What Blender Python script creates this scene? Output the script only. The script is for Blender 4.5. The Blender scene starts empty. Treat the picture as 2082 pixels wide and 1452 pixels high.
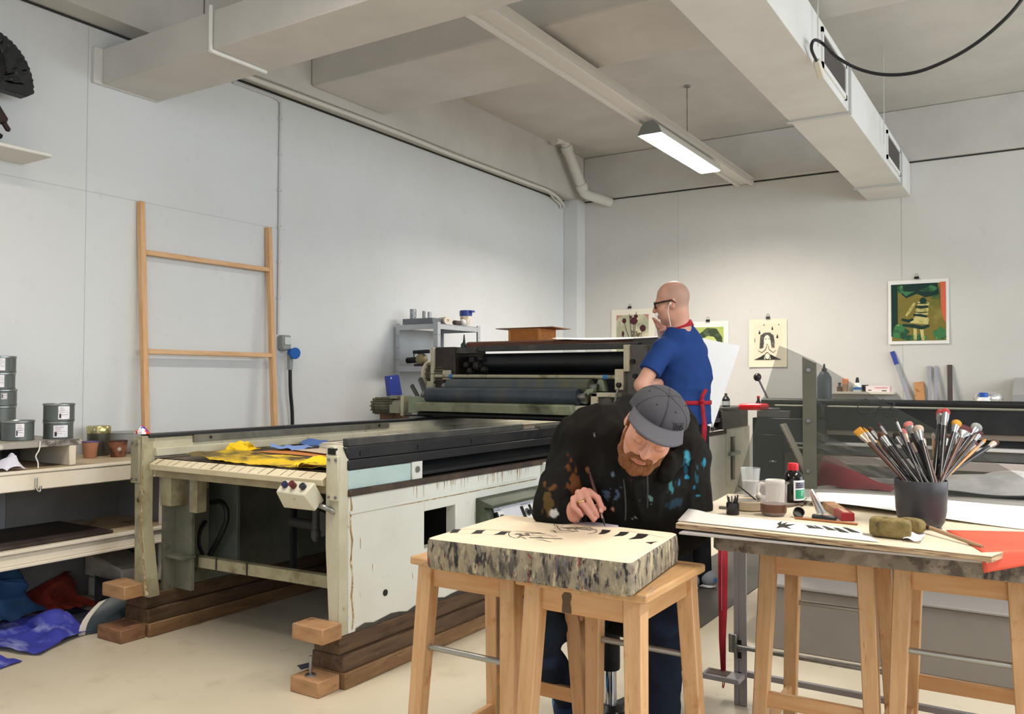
import bpy, math, random
import numpy as np
from mathutils import Vector, Matrix
random.seed(7)
sc = bpy.context.scene
col = sc.collection

# ------------------------------------------------------------------ camera, light, exposure
CH = 1.237
FPX = 1713.0
YAW, PIT, ROL = (math.radians(a) for a in (32.3, 1.5, .13))
_f = np.array([-math.sin(YAW)*math.cos(PIT), math.cos(YAW)*math.cos(PIT), math.sin(PIT)])
_r = np.array([math.cos(YAW), math.sin(YAW), 0.0]); _u = np.cross(_r, _f)
CR = math.cos(ROL)*_r + math.sin(ROL)*_u
CU = -math.sin(ROL)*_r + math.cos(ROL)*_u
CF = _f
CO = np.array([0, 0, CH])
cam = bpy.data.objects.new('camera', bpy.data.cameras.new('camera'))
col.objects.link(cam)
cam.data.sensor_width = 36.0
cam.data.lens = FPX/2082*36.0
cam.data.clip_start = .05
cam.matrix_world = Matrix(((CR[0], CU[0], -CF[0], 0), (CR[1], CU[1], -CF[1], 0), (CR[2], CU[2], -CF[2], CH), (0, 0, 0, 1)))
sc.camera = cam

w = bpy.data.worlds.new('daylight'); sc.world = w
w.use_nodes = True
bg = w.node_tree.nodes['Background']
bg.inputs[0].default_value = (.80, .88, 1.0, 1)
bg.inputs[1].default_value = 1.0
sc.view_settings.view_transform = 'Standard'
sc.view_settings.look = 'None'
sc.view_settings.exposure = 0.14
sc.view_settings.gamma = 1.0
sc.view_settings.use_curve_mapping = False
sc.cycles.max_bounces = 7
sc.cycles.diffuse_bounces = 5
sc.cycles.glossy_bounces = 3
sc.cycles.transmission_bounces = 5
sc.cycles.transparent_max_bounces = 10
sc.cycles.caustics_reflective = False
sc.cycles.caustics_refractive = False
sc.cycles.use_denoising = True
sc.cycles.sample_clamp_indirect = 6.0

def area(name, loc, direction, sx, sy, power, color):
    l = bpy.data.lights.new(name, 'AREA'); l.shape = 'RECTANGLE'
    l.size, l.size_y, l.energy, l.color = sx, sy, power, color
    if name == 'tube_light': l.spread = math.radians(150)
    o = bpy.data.objects.new(name, l); col.objects.link(o)
    o.location = loc
    o.rotation_euler = Vector(direction).to_track_quat('-Z', 'Y').to_euler()
    return o
# daylight coming in through the window openings of the right wall and of the wall behind
for yc in (1.4, 4.3, 7.2):
    area('window_daylight', (4.46, yc, 2.15), (-1, 0, -.12), 2.3, 2.1, 80, (.86, .93, 1.0))
for xc in (-2.6, .4, 2.9):
    area('window_daylight', (xc, -3.46, 2.15), (0, 1, -.12), 2.3, 2.1, 13, (.86, .93, 1.0))

# ------------------------------------------------------------------ pixel helpers (a point of the place seen at a pixel, at a known plane)
def ray(px, py): return (px-1041)/FPX*CR - (py-726)/FPX*CU + CF
def PZ(px, py, z):
    d = ray(px, py); return CO + d*((z-CH)/d[2])
def PX(px, py, x):
    d = ray(px, py); return CO + d*(x/d[0])
def PY(px, py, y):
    d = ray(px, py); return CO + d*(y/d[1])
def PD(px, py, dep): return CO + ray(px, py)*dep

# ------------------------------------------------------------------ materials
def lin(h):
    h = h.lstrip('#'); c = [int(h[i:i+2], 16)/255 for i in (0, 2, 4)]
    return tuple(v/12.92 if v <= .04045 else ((v+.055)/1.055)**2.4 for v in c) + (1,)
MATS = {}
def mat(name, h, rough=.6, metal=0.0, v=(), bump=None, stretch=(1, 1, 1), spec=.5, trans=0, ior=1.45, emit=None, attr=None, sheen=0, alpha=1, coat=0):
    """base colour h; v = layers (hex, scale, lo, hi[, stretch]) mixed over it where a noise passes lo..hi"""
    if name in MATS: return MATS[name]
    m = bpy.data.materials.new(name); m.use_nodes = True
    nt = m.node_tree; b = nt.nodes['Principled BSDF']
    b.inputs['Base Color'].default_value = lin(h)
    b.inputs['Roughness'].default_value = rough
    b.inputs['Metallic'].default_value = metal
    b.inputs['Specular IOR Level'].default_value = spec
    b.inputs['IOR'].default_value = ior
    if trans: b.inputs['Transmission Weight'].default_value = trans
    if alpha < 1: b.inputs['Alpha'].default_value = alpha
    if sheen: b.inputs['Sheen Weight'].default_value = sheen
    if coat: b.inputs['Coat Weight'].default_value = coat
    if emit: b.inputs['Emission Color'].default_value = lin(emit[0]); b.inputs['Emission Strength'].default_value = emit[1]
    L = nt.links.new; N = nt.nodes.new
    tc = None
    cur = None
    if attr:
        a = N('ShaderNodeAttribute'); a.attribute_name = attr; cur = a.outputs['Color']
    seed = sum(map(ord, name)) % 50
    for k, la in enumerate(v):
        if tc is None: tc = N('ShaderNodeTexCoord')
        st = la[4] if len(la) > 4 else stretch
        mp = N('ShaderNodeMapping'); mp.inputs['Scale'].default_value = st
        mp.inputs['Location'].default_value = (seed+k*7.3, k*3.1, k*1.7)
        L(tc.outputs['Object'], mp.inputs['Vector'])
        nz = N('ShaderNodeTexNoise'); nz.inputs['Scale'].default_value = la[1]; nz.inputs['Detail'].default_value = 5; nz.inputs['Roughness'].default_value = .6
        L(mp.outputs[0], nz.inputs['Vector'])
        mr = N('ShaderNodeMapRange'); mr.inputs['From Min'].default_value = la[2]; mr.inputs['From Max'].default_value = la[3]
        L(nz.outputs['Fac'], mr.inputs['Value'])
        mx = N('ShaderNodeMix'); mx.data_type = 'RGBA'
        L(mr.outputs[0], mx.inputs['Factor'])
        if cur is None: mx.inputs['A'].default_value = lin(h)
        else: L(cur, mx.inputs['A'])
        mx.inputs['B'].default_value = lin(la[0])
        cur = mx.outputs['Result']
    if cur is not None: L(cur, b.inputs['Base Color'])
    if bump:
        if tc is None: tc = N('ShaderNodeTexCoord')
        mp = N('ShaderNodeMapping'); mp.inputs['Scale'].default_value = bump[2] if len(bump) > 2 else stretch
        L(tc.outputs['Object'], mp.inputs['Vector'])
        nz = N('ShaderNodeTexNoise'); nz.inputs['Scale'].default_value = bump[1]; nz.inputs['Detail'].default_value = 6
        L(mp.outputs[0], nz.inputs['Vector'])
        bp = N('ShaderNodeBump'); bp.inputs['Strength'].default_value = bump[0]; bp.inputs['Distance'].default_value = .01
        L(nz.outputs['Fac'], bp.inputs['Height']); L(bp.outputs[0], b.inputs['Normal'])
    MATS[name] = m
    return m

# ------------------------------------------------------------------ mesh helpers
def wloc(o):
    p = Vector((0, 0, 0))
    while o is not None:
        p = p + Vector(o.location); o = o.parent
    return p
def tag(o, label=None, cat=None, group=None, kind=None):
    if label: o['label'] = label
    if cat: o['category'] = cat
    if group: o['group'] = group
    if kind: o['kind'] = kind
    return o
def thing(name, label, cat, loc=(0, 0, 0), group=None):
    o = bpy.data.objects.new(name, None); col.objects.link(o)
    o.empty_display_size = .05
    o.location = [float(q) for q in loc]
    return tag(o, label, cat, group)
def A(*p): return np.array(p, float)
def unit(v):
    v = np.asarray(v, float); return v/(np.linalg.norm(v)+1e-12)
def frame(d, up=(0, 0, 1)):
    d = unit(d); up = np.asarray(up, float)
    if abs(d @ unit(up)) > .98: up = A(1, 0, 0) if abs(d[0]) < .9 else A(0, 1, 0)
    s = unit(np.cross(d, up)); return s, np.cross(s, d), d
class MB:
    def __init__(s): s.v = []; s.f = []; s.mi = []; s.m = 0
    def add(s, vs, fs):
        o = len(s.v)
        s.v += [tuple(float(c) for c in p) for p in vs]
        s.f += [tuple(int(i)+o for i in f) for f in fs]; s.mi += [s.m]*len(fs)
        return s
    def obox(s, c, a, b, d):
        c, a, b, d = (np.asarray(q, float) for q in (c, a, b, d))
        if np.dot(np.cross(a, b), d) < 0: a = -a
        vs = [c+i*a+j*b+k*d for k in (-1, 1) for j in (-1, 1) for i in (-1, 1)]
        return s.add(vs, [(0, 2, 3, 1), (4, 5, 7, 6), (0, 1, 5, 4), (2, 6, 7, 3), (0, 4, 6, 2), (1, 3, 7, 5)])
    def box(s, x0, x1, y0, y1, z0, z1):
        return s.obox(((x0+x1)/2, (y0+y1)/2, (z0+z1)/2), (abs(x1-x0)/2, 0, 0), (0, abs(y1-y0)/2, 0), (0, 0, abs(z1-z0)/2))
    def bar(s, p, q, w, h, up=(0, 0, 1), w2=None, h2=None):
        p, q = np.asarray(p, float), np.asarray(q, float)
        sd, u, d = frame(q-p, up); w2 = w if w2 is None else w2; h2 = h if h2 is None else h2
        vs = [p+i*sd*w/2+j*u*h/2 for j in (-1, 1) for i in (-1, 1)] + [q+i*sd*w2/2+j*u*h2/2 for j in (-1, 1) for i in (-1, 1)]
        return s.add(vs, [(0, 1, 3, 2), (4, 6, 7, 5), (0, 4, 5, 1), (2, 3, 7, 6), (0, 2, 6, 4), (1, 5, 7, 3)])
    def tube(s, pts, r, n=8, caps=True):
        pts = [np.asarray(p, float) for p in pts]; rs = r if hasattr(r, '__len__') else [r]*len(pts)
        vs = []; up = A(0, 0, 1); sd = None
        for i, p in enumerate(pts):
            d = pts[min(i+1, len(pts)-1)] - pts[max(i-1, 0)]
            if sd is None: sd, u, d = frame(d, up)
            else:
                d = unit(d); sd = unit(sd - d*(sd @ d)); u = np.cross(sd, d)
            for k in range(n):
                t = 2*math.pi*k/n; vs.append(p + rs[i]*(math.cos(t)*sd + math.sin(t)*u))
        fs = []
        for i in range(len(pts)-1):
            for k in range(n):
                a, b = i*n+k, i*n+(k+1) % n; fs.append((a, a+n, b+n, b))
        if caps: fs.append(tuple(range(n))); fs.append(tuple(reversed(range((len(pts)-1)*n, len(pts)*n))))
        return s.add(vs, fs)
    def cyl(s, p, q, r, r2=None, n=20): return s.tube([p, q], [r, r if r2 is None else r2], n)
    def lathe(s, c, prof, n=28, axis=(0, 0, 1), close=False):
        sd, u, d = frame(axis, (0, 1, 0)); c = np.asarray(c, float); vs = []
        for (r, z) in prof:
            for k in range(n):
                t = 2*math.pi*k/n; vs.append(c + d*z + max(r, 1e-4)*(math.cos(t)*sd + math.sin(t)*u))
        fs = []; m = len(prof)
        for i in range(m if close else m-1):
            j = (i+1) % m
            for k in range(n):
                k2 = (k+1) % n; fs.append((i*n+k, i*n+k2, j*n+k2, j*n+k))
        if not close:
            fs.append(tuple(reversed(range(n)))); fs.append(tuple(range((m-1)*n, m*n)))
        return s.add(vs, fs)
    def ell(s, c, r, n=16, m=10, R=None):
        c = np.asarray(c, float); R = np.eye(3) if R is None else R
        vs = [c + R @ A(0, 0, -r[2])]; fs = []
        for i in range(1, m):
            a = -math.pi/2 + math.pi*i/m
            for k in range(n):
                t = 2*math.pi*k/n; vs.append(c + R @ A(r[0]*math.cos(a)*math.cos(t), r[1]*math.cos(a)*math.sin(t), r[2]*math.sin(a)))
        vs.append(c + R @ A(0, 0, r[2]))
        for k in range(n):
            k2 = (k+1) % n; fs.append((0, 1+k2, 1+k)); fs.append((len(vs)-1, 1+(m-2)*n+k, 1+(m-2)*n+k2))
            for i in range(m-2): fs.append((1+i*n+k, 1+i*n+k2, 1+(i+1)*n+k2, 1+(i+1)*n+k))
        return s.add(vs, fs)
    def prism(s, poly, off):
        """solid of a flat polygon (3-D points) pushed by off"""
        P = [np.asarray(p, float) for p in poly]; off = np.asarray(off, float); n = len(P)
        nrm = sum((np.cross(P[i]-P[0], P[(i+1) % n]-P[0]) for i in range(n)), A(0, 0, 0))
        if nrm @ off > 0: P = P[::-1]
        vs = P + [p+off for p in P]
        return s.add(vs, [tuple(range(n)), tuple(reversed(range(n, 2*n)))] + [(i, i+n, (i+1) % n+n, (i+1) % n) for i in range(n)])
    def face(s, pts): return s.add(pts, [tuple(range(len(pts)))])
    def grid(s, fn, nu, nv, th=0):
        """surface fn(u,v) 0..1; th > 0 gives it thickness along its normal"""
        G = np.array([[fn(i/nu, j/nv) for j in range(nv+1)] for i in range(nu+1)], float)
        idx = lambda i, j: i*(nv+1)+j
        fs = [(idx(i, j), idx(i+1, j), idx(i+1, j+1), idx(i, j+1)) for i in range(nu) for j in range(nv)]
        if not th: return s.add(G.reshape(-1, 3), fs)
        du = np.gradient(G, axis=0); dv = np.gradient(G, axis=1); nn = np.cross(du, dv)
        nn /= np.linalg.norm(nn, axis=2, keepdims=True)+1e-12
        B = G - nn*th; o = (nu+1)*(nv+1)
        f2 = [tuple(reversed([k+o for k in f])) for f in fs]
        rim = [idx(i, 0) for i in range(nu)] + [idx(nu, j) for j in range(nv)] + [idx(i, nv) for i in range(nu, 0, -1)] + [idx(0, j) for j in range(nv, 0, -1)]
        f3 = [(rim[k], rim[k]+o, rim[(k+1) % len(rim)]+o, rim[(k+1) % len(rim)]) for k in range(len(rim))]
        return s.add(np.concatenate([G.reshape(-1, 3), B.reshape(-1, 3)]), fs+f2+f3)
    def ribbon(s, pts, wd, nrm=(0, 0, 1)):
        pts = [np.asarray(p, float) for p in pts]; ws = wd if hasattr(wd, '__len__') else [wd]*len(pts); vs = []
        for i, p in enumerate(pts):
            d = unit(pts[min(i+1, len(pts)-1)]-pts[max(i-1, 0)]); sd = unit(np.cross(d, nrm))
            vs += [p-sd*ws[i]/2, p+sd*ws[i]/2]
        return s.add(vs, [(2*i, 2*i+1, 2*i+3, 2*i+2) for i in range(len(pts)-1)])
    def build(s, name, mats, parent=None, bevel=0, seg=1, ang=38, label=None, cat=None, group=None, kind=None, origin=None):
        me = bpy.data.meshes.new(name)
        V = np.array(s.v)
        if parent is not None: base = np.array(wloc(parent))
        elif origin is not None: base = np.asarray(origin, float)
        else: base = A((V[:, 0].min()+V[:, 0].max())/2, (V[:, 1].min()+V[:, 1].max())/2, V[:, 2].min())
        me.from_pydata((V-base).tolist(), [], s.f)
        mats = mats if isinstance(mats, (list, tuple)) else [mats]
        for m_ in mats: me.materials.append(m_)
        if len(mats) > 1: me.polygons.foreach_set('material_index', s.mi)
        me.polygons.foreach_set('use_smooth', [True]*len(me.polygons))
        me.update()
        me.set_sharp_from_angle(angle=math.radians(ang))
        o = bpy.data.objects.new(name, me); col.objects.link(o)
        if parent is not None: o.parent = parent
        else: o.location = base.tolist()
        if bevel:
            b = o.modifiers.new('bevel', 'BEVEL'); b.width = bevel; b.segments = seg; b.limit_method = 'ANGLE'; b.angle_limit = math.radians(50)
        return tag(o, label, cat, group, kind)
def build_split(mb, name, mats, parent, **k):
    """every loose piece of the mesh becomes a part of its own"""
    par = list(range(len(mb.v)))
    def root(i):
        while par[i] != i: par[i] = par[par[i]]; i = par[i]
        return i
    for f in mb.f:
        for j in f[1:]: par[root(j)] = root(f[0])
    groups = {}
    for f in mb.f: groups.setdefault(root(f[0]), []).append(f)
    for fs in groups.values():
        ids = sorted({i for f in fs for i in f}); mp = {i: n for n, i in enumerate(ids)}
        b = MB(); b.add([mb.v[i] for i in ids], [tuple(mp[i] for i in f) for f in fs]); b.build(name, mats, parent, **k)
def copy_tree(o, parent=None):
    c = o.copy(); col.objects.link(c)
    if parent is not None: c.parent = parent
    for ch in [x for x in bpy.data.objects if x.parent == o]: copy_tree(ch, c)
    return c
def dup(o, loc, rz, label):
    c = copy_tree(o); c.location = [float(q) for q in loc]; c.rotation_euler = (0, 0, rz); c['label'] = label
    return c
def spline(pts, k=8):
    P = [np.asarray(p, float) for p in pts]; P = [2*P[0]-P[1]] + P + [2*P[-1]-P[-2]]; out = []
    for i in range(1, len(P)-2):
        for j in range(k):
            t = j/k
            out.append(.5*((2*P[i]) + (P[i+1]-P[i-1])*t + (2*P[i-1]-5*P[i]+4*P[i+1]-P[i+2])*t*t + (3*P[i]-P[i-1]-3*P[i+1]+P[i+2])*t**3))
    return out + [P[-2]]
def vnoise(P, scale, seed=0):
    """smooth value noise of points P (n,3), -1..1"""
    Q = np.asarray(P, float)*scale + seed*13.7; I = np.floor(Q).astype(np.int64); f = Q-I; f = f*f*(3-2*f); out = 0
    def h(a, b, c):
        n = (a*374761393 + b*668265263 + c*2147483647 + seed*974634777) & 0x7fffffff
        n = ((n ^ (n >> 13))*1274126177) & 0x7fffffff
        return ((n ^ (n >> 16)) & 0xffff)/32767.5-1
    for dx in (0, 1):
        for dy in (0, 1):
            for dz in (0, 1):
                wgt = (f[..., 0] if dx else 1-f[..., 0])*(f[..., 1] if dy else 1-f[..., 1])*(f[..., 2] if dz else 1-f[..., 2])
                out = out + wgt*h(I[..., 0]+dx, I[..., 1]+dy, I[..., 2]+dz)
    return out
# common materials
PAL = dict(
    steel=mat('steel', '#9a9a98', .35, .9, v=(('#6d6b66', 14, .45, .7),)),
    chrome=mat('chrome', '#d8d8da', .12, 1.0),
    black=mat('black_paint', '#141414', .4, v=(('#26241f', 9, .45, .75),)),
    blackrub=mat('black_rubber', '#0d0e0f', .55),
    white=mat('white_plastic', '#e8e8e4', .45),
    paper=mat('white_paper', '#f2f1ee', .8),
    glass=mat('clear_glass', '#ffffff', .02, trans=1, ior=1.45),
    cream=mat('cream_enamel', '#cfcdb8', .45, v=(('#b9b295', 5, .5, .75), ('#6b5a3a', 10, .68, .80), ('#8f8a72', 30, .6, .8))),
    pine=mat('pine', '#d9a873', .6, v=(('#bf8a55', 3, .45, .7), ('#8a5a34', 5, .68, .8)), stretch=(18, 18, 1.4)),
)
# ------------------------------------------------------------------ the setting
XW, XB, YB, HC = -4.675, -4.496, 8.7, 3.8
XR, YN = 4.5, -3.5
wallm = mat('painted_wall', '#d8dbdc', .75, v=(('#d3d5d4', 1.2, .4, .7), ('#cbcdcb', 9, .62, .85), ('#6f6f6c', 13, .755, .775)), bump=(.08, 60))
wallb = mat('painted_back_wall', '#d6d4cf', .75, v=(('#d0cec9', 1.4, .4, .7), ('#c6c4bf', 8, .62, .85), ('#7c7a76', 12, .76, .78)), bump=(.08, 60))
ceilm = mat('painted_concrete', '#cac7c1', .85, v=(('#c0bdb7', 2.2, .4, .7), ('#b7b3ab', 20, .6, .85)), bump=(.15, 40))
beamm = mat('painted_beam', '#cdcac5', .8, v=(('#c3c0bb', 2.5, .4, .7),), bump=(.12, 35))
floorm = mat('floor_paint', '#d3cab6', .32, v=(('#cabfa8', 1.1, .4, .7), ('#b9ad95', 6, .58, .8), ('#7d6d52', 16, .72, .78), ('#57503f', 34, .74, .77)), bump=(.04, 12))
mb = MB(); mb.box(XW-.3, XR+.3, YN-.3, YB+.3, -.2, 0); mb.build('floor', floorm, kind='structure')
mb = MB(); mb.box(XW-.3, XR+.3, YN-.3, YB+.3, HC, HC+.2); mb.build('ceiling', ceilm, kind='structure')
mb = MB(); mb.box(XW-.2, XW, YN-.2, YB+.2, 0, HC); mb.build('wall_left', wallm, kind='structure')
mb = MB(); mb.box(XW, XR, YB, YB+.2, 0, HC); mb.build('wall_back', wallb, kind='structure')
def holed_wall(name, mats, axis, c0, c1, a0, a1, holes):
    """wall slab with rectangular window openings; axis 'x' runs along y"""
    mb = MB()
    def bx(p, q, z0, z1):
        if axis == 'x': mb.box(c0, c1, p, q, z0, z1)
        else: mb.box(p, q, c0, c1, z0, z1)
    cur = a0
    for (h0, h1, z0, z1) in holes:
        bx(cur, h0, 0, HC); bx(h0, h1, 0, z0); bx(h0, h1, z1, HC); cur = h1
    bx(cur, a1, 0, HC)
    return mb.build(name, mats, kind='structure')
holed_wall('wall_right', wallm, 'x', XR, XR+.2, YN-.2, YB+.2, [(yc-1.2, yc+1.2, 1.05, 3.25) for yc in (1.4, 4.3, 7.2)])
holed_wall('wall_front', wallm, 'y', YN-.2, YN, XW, XR, [(xc-1.2, xc+1.2, 1.05, 3.25) for xc in (-2.6, .4, 2.9)])
frm = mat('window_frame_paint', '#e4e4e2', .4)
k = 0
for yc in (1.4, 4.3, 7.2):
    k += 1; mb = MB()
    for q in (yc-1.18, yc, yc+1.18): mb.box(XR+.08, XR+.13, q-.03, q+.03, 1.05, 3.25)
    for z in (1.08, 3.22): mb.box(XR+.08, XR+.13, yc-1.2, yc+1.2, z-.03, z+.03)
    mb.build('window_%d' % k, frm, kind='structure')
for xc in (-2.6, .4, 2.9):
    k += 1; mb = MB()
    for q in (xc-1.18, xc, xc+1.18): mb.box(q-.03, q+.03, YN-.13, YN-.08, 1.05, 3.25)
    for z in (1.08, 3.22): mb.box(xc-1.2, xc+1.2, YN-.13, YN-.08, z-.03, z+.03)
    mb.build('window_%d' % k, frm, kind='structure')
# beams and corner column
mb = MB(); mb.box(XW, XB, YN, YB, 3.30, HC); mb.build('ceiling_beam', beamm, kind='structure')
mb = MB(); mb.box(XB, XR, 4.36, 5.16, 3.37, HC); mb.build('ceiling_beam', beamm, bevel=.012, kind='structure')
mb = MB(); mb.box(XB, XR, .2, 1.0, 3.37, HC); mb.build('ceiling_beam', beamm, bevel=.012, kind='structure')
mb = MB(); mb.box(XB, XR, 8.66, YB, 3.30, HC); mb.build('ceiling_beam', beamm, bevel=.01, kind='structure')
mb = MB(); mb.box(XW, XB, 8.505, YB, 0, 3.30); mb.build('column', mat('column_paint', '#d9dbda', .6), bevel=.004, kind='structure')
mb = MB(); mb.box(XB, XR, 8.692, 8.699, 3.285, 3.298); mb.build('trim_1', mat('shadow_gap', '#3a3836', .9), kind='structure')
mb = MB(); mb.box(XW+.001, XW+.008, YN, 8.5, 3.286, 3.299); mb.build('trim_2', MATS['shadow_gap'], kind='structure')
# plasterboard joints of the two walls
jm = mat('wall_joint', '#bcbdbb', .9)
for i, y in enumerate((2.78,)):
    mb = MB(); mb.box(XW+.0002, XW+.0016, y-.0015, y+.0015, .2, 3.28); mb.build('trim_%d' % (3+i), jm, kind='structure')
for i, x in enumerate((-3.36, -1.13)):
    mb = MB(); mb.box(x-.002, x+.002, YB-.0016, YB-.0002, .2, 3.28); mb.build('trim_%d' % (6+i), jm, kind='structure')
mb = MB(); mb.box(XW+.0002, XW+.0016, YN, 4.3, 2.318, 2.321); mb.build('trim_8', jm, kind='structure')
# dark floor covering beside the press
mb = MB(); mb.box(-1.98, -1.46, 3.92, 8.4, 0, .004)
mb.build('floor_mat', mat('grey_floor_mat', '#55524c', .6, v=(('#474540', 3, .4, .7), ('#6a665f', 25, .6, .8))), label='dark grey floor runner along the right side of the press', cat='mat')

# ------------------------------------------------------------------ ducts, rail, lamps, pipes
ductm = mat('duct_paint', '#d0cdc8', .55, v=(('#c5c2bd', 2, .4, .7),))
ductw = mat('duct_white', '#dcdbd8', .55, v=(('#d2d0cc', 2, .4, .7),))
d1 = thing('ventilation_duct', 'long grey square duct crossing under the ceiling from the left wall', 'duct', (-3, 3.04, 2.96))
mb = MB(); mb.box(XW+.03, -1.44, 2.85, 3.23, 2.96, 3.165); mb.build('duct_body', ductm, d1, bevel=.004)
mb = MB(); mb.box(XW, XW+.03, 2.80, 3.232, 2.957, 3.168); mb.build('wall_flange', ductw, d1, bevel=.003)
mb = MB(); mb.cyl((-3.98, 3.04, 3.16), (-3.98, 3.04, HC), .005, n=6); mb.cyl((-3.05, 3.04, 3.16), (-3.05, 3.04, HC), .005, n=6); build_split(mb, 'hanger_rod', PAL['steel'], d1)
mb = MB(); p = [PY(380, 40, 2.84), PY(381, 118, 2.84)]
mb.tube(spline([(-3.66, 2.838, 3.185), (-3.66, 2.838, 2.965), (-3.66, 2.85, 2.95), (-3.66, 3.0, 2.95), (-3.66, 3.21, 2.95)], 5), .011, 8)
mb.build('cable_conduit', mat('conduit_white', '#e2e2df', .5), label='thin white cable pipe bent around the grey cross duct', cat='pipe')

d2 = thing('ventilation_duct', 'long white square duct running to the back wall with dark vent slots', 'duct', (-1.24, 5.8, 2.97))
X0, X1, Z0, Z1 = -1.43, -1.05, 2.97, 3.28
mb = MB(); mb.box(X0, X1, 2.85, 8.69, Z0, Z1); mb.build('duct_body', ductw, d2, bevel=.004)
for y in (5.74, 8.06):
    mb = MB()
    for (a, b, c, d) in ((X0-.012, X1+.012, Z0-.012, Z0), (X0-.012, X1+.012, Z1, Z1+.012), (X0-.012, X0, Z0, Z1), (X1, X1+.012, Z0, Z1)): mb.box(a, b, y-.02, y+.02, c, d)
    build_split(mb, 'joint_flange', mat('galvanised', '#c4c6c6', .4, .5), d2)
for (ya, yb) in ((4.93, 5.62), (7.26, 7.98)):
    mb = MB()
    for q in ((ya, yb, Z0+.04, Z0+.07), (ya, yb, Z1-.07, Z1-.04), (ya, ya+.03, Z0+.04, Z1-.04), (yb-.03, yb, Z0+.04, Z1-.04)): mb.box(X1, X1+.012, *q)
    g = mb.build('vent_frame', mat('vent_frame_paint', '#dddcd8', .5), d2)
    mb = MB(); mb.box(X1, X1+.004, ya+.03, yb-.03, Z0+.07, Z1-.07)
    mb.build('vent_grille', mat('vent_dark', '#4a4340', .7), d2, label='dark vent slot')
for y in (4.72, 6.95):
    mb = MB(); mb.tube([(-1.02, y, 3.05), (-1.02, y, HC)], .004, 6); build_split(mb, 'hanger_rod', mat('rod_white', '#cfcfcc', .4, .4), d2)
# lighting rail
rail = thing('light_rail', 'long white ceiling rail carrying the fluorescent lamp', 'rail', (-2.61, 5.5, 3.27))
mb = MB(); mb.box(-2.70, -2.52, YN+.2, 8.66, 3.29, 3.33); mb.box(-2.70, -2.66, YN+.2, 8.66, 3.25, 3.29); mb.box(-2.56, -2.52, YN+.2, 8.66, 3.25, 3.29)
mb.box(-2.66, -2.56, YN+.2, 8.66, 3.27, 3.29); mb.build('rail_body', mat('rail_paint', '#dcd9d4', .5), rail, bevel=.003)
for y in (2.2, 6.98):
    mb = MB(); mb.cyl((-2.61, y, 3.32), (-2.61, y, HC), .004, n=6); mb.ell((-2.61, y, HC-.005), (.03, .03, .012)); build_split(mb, 'hanger_rod', PAL['steel'], rail)
lampm = mat('lamp_diffuser', '#ffffff', .5, emit=('#fff2e4', 9.0))
def fluo(x, y0, y1, label, power, kindname='fluorescent_lamp'):
    t = thing(kindname, label, 'lamp', (x, (y0+y1)/2, 3.13))
    mb = MB()
    pr = [(x-.10, 3.135), (x-.07, 3.20), (x-.03, 3.235), (x+.03, 3.235), (x+.07, 3.20), (x+.10, 3.135)]
    mb.prism([(q[0], y0, q[1]) for q in pr], (0, .01, 0)); mb.prism([(q[0], y1-.01, q[1]) for q in pr], (0, .01, 0))
    build_split(mb, 'end_cap', mat('lamp_end_grey', '#8a8f8e', .3, .6), t)
    mb = MB()
    for i in range(5):
        a, b = pr[i], pr[i+1]
        mb.prism([(a[0], y0+.01, a[1]), (b[0], y0+.01, b[1]), (b[0]*.985+x*.015, y0+.01, b[1]-.003), (a[0]*.985+x*.015, y0+.01, a[1]-.003)], (0, y1-y0-.02, 0))
    mb.build('lamp_housing', mat('lamp_housing_white', '#e6e4df', .35), t)
    mb = MB(); mb.box(x-.085, x+.085, y0+.015, y1-.015, 3.128, 3.14); mb.build('diffuser', lampm, t, label='glowing white diffuser')
    for yy in (y0+.15, y1-.15):
        mb = MB(); mb.tube([(x, yy, 3.23), (x-.01, yy, 3.265)], .006, 6); mb.build('hook', PAL['steel'], t)
    area('tube_light', (x, (y0+y1)/2, 3.12), (0, 0, -1), .17, y1-y0-.05, power, (1.0, .92, .82)).parent = None
    return t
fluo(-2.56, 6.03, 7.45, 'lit fluorescent lamp hanging from the rail near the back wall', 80)
fluo(-2.56, 1.0, 2.45, 'fluorescent lamp on the rail in front of the grey cross duct', 30)
fluo(.55, 2.2, 3.65, 'added out-of-view fluorescent lamp brightening the table with the brush pot', 48)  # unseen lamp, added to light the stone and the table
fluo(.55, -1.2, .25, 'added out-of-view fluorescent lamp behind the camera side of the room', 24)  # unseen lamp, added as the other half of that row
# hanging black cable with plug
cab = thing('hanging_cable', 'black cable looping down from the white duct to a pale plug', 'cable', (-1.0, 4.6, 3.0))
mb = MB()
mb.tube(spline([PX(1662, 128, -1.02), PX(1650, 100, -1.02), PX(1655, 82, -1.0), PX(1672, 88, -.98)] + [PD(*q) for q in ((1700, 115, 4.35), (1745, 140, 4.3), (1800, 152, 4.2), (1862, 147, 4.1), (1925, 123, 4.0), (1985, 88, 3.9), (2040, 42, 3.8), (2078, -2, 3.75), (2120, -70, 3.7))], 6), .0085, 8)
mb.build('cable', mat('cable_black', '#1b1b1e', .45), cab)
mb = MB(); a, b = PX(1660, 122, -1.02), PX(1670, 158, -1.02); mb.bar(a, b, .036, .03); mb.build('plug', mat('plug_cream', '#d8d2c0', .5), cab, bevel=.006, label='pale cream plug')
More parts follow.
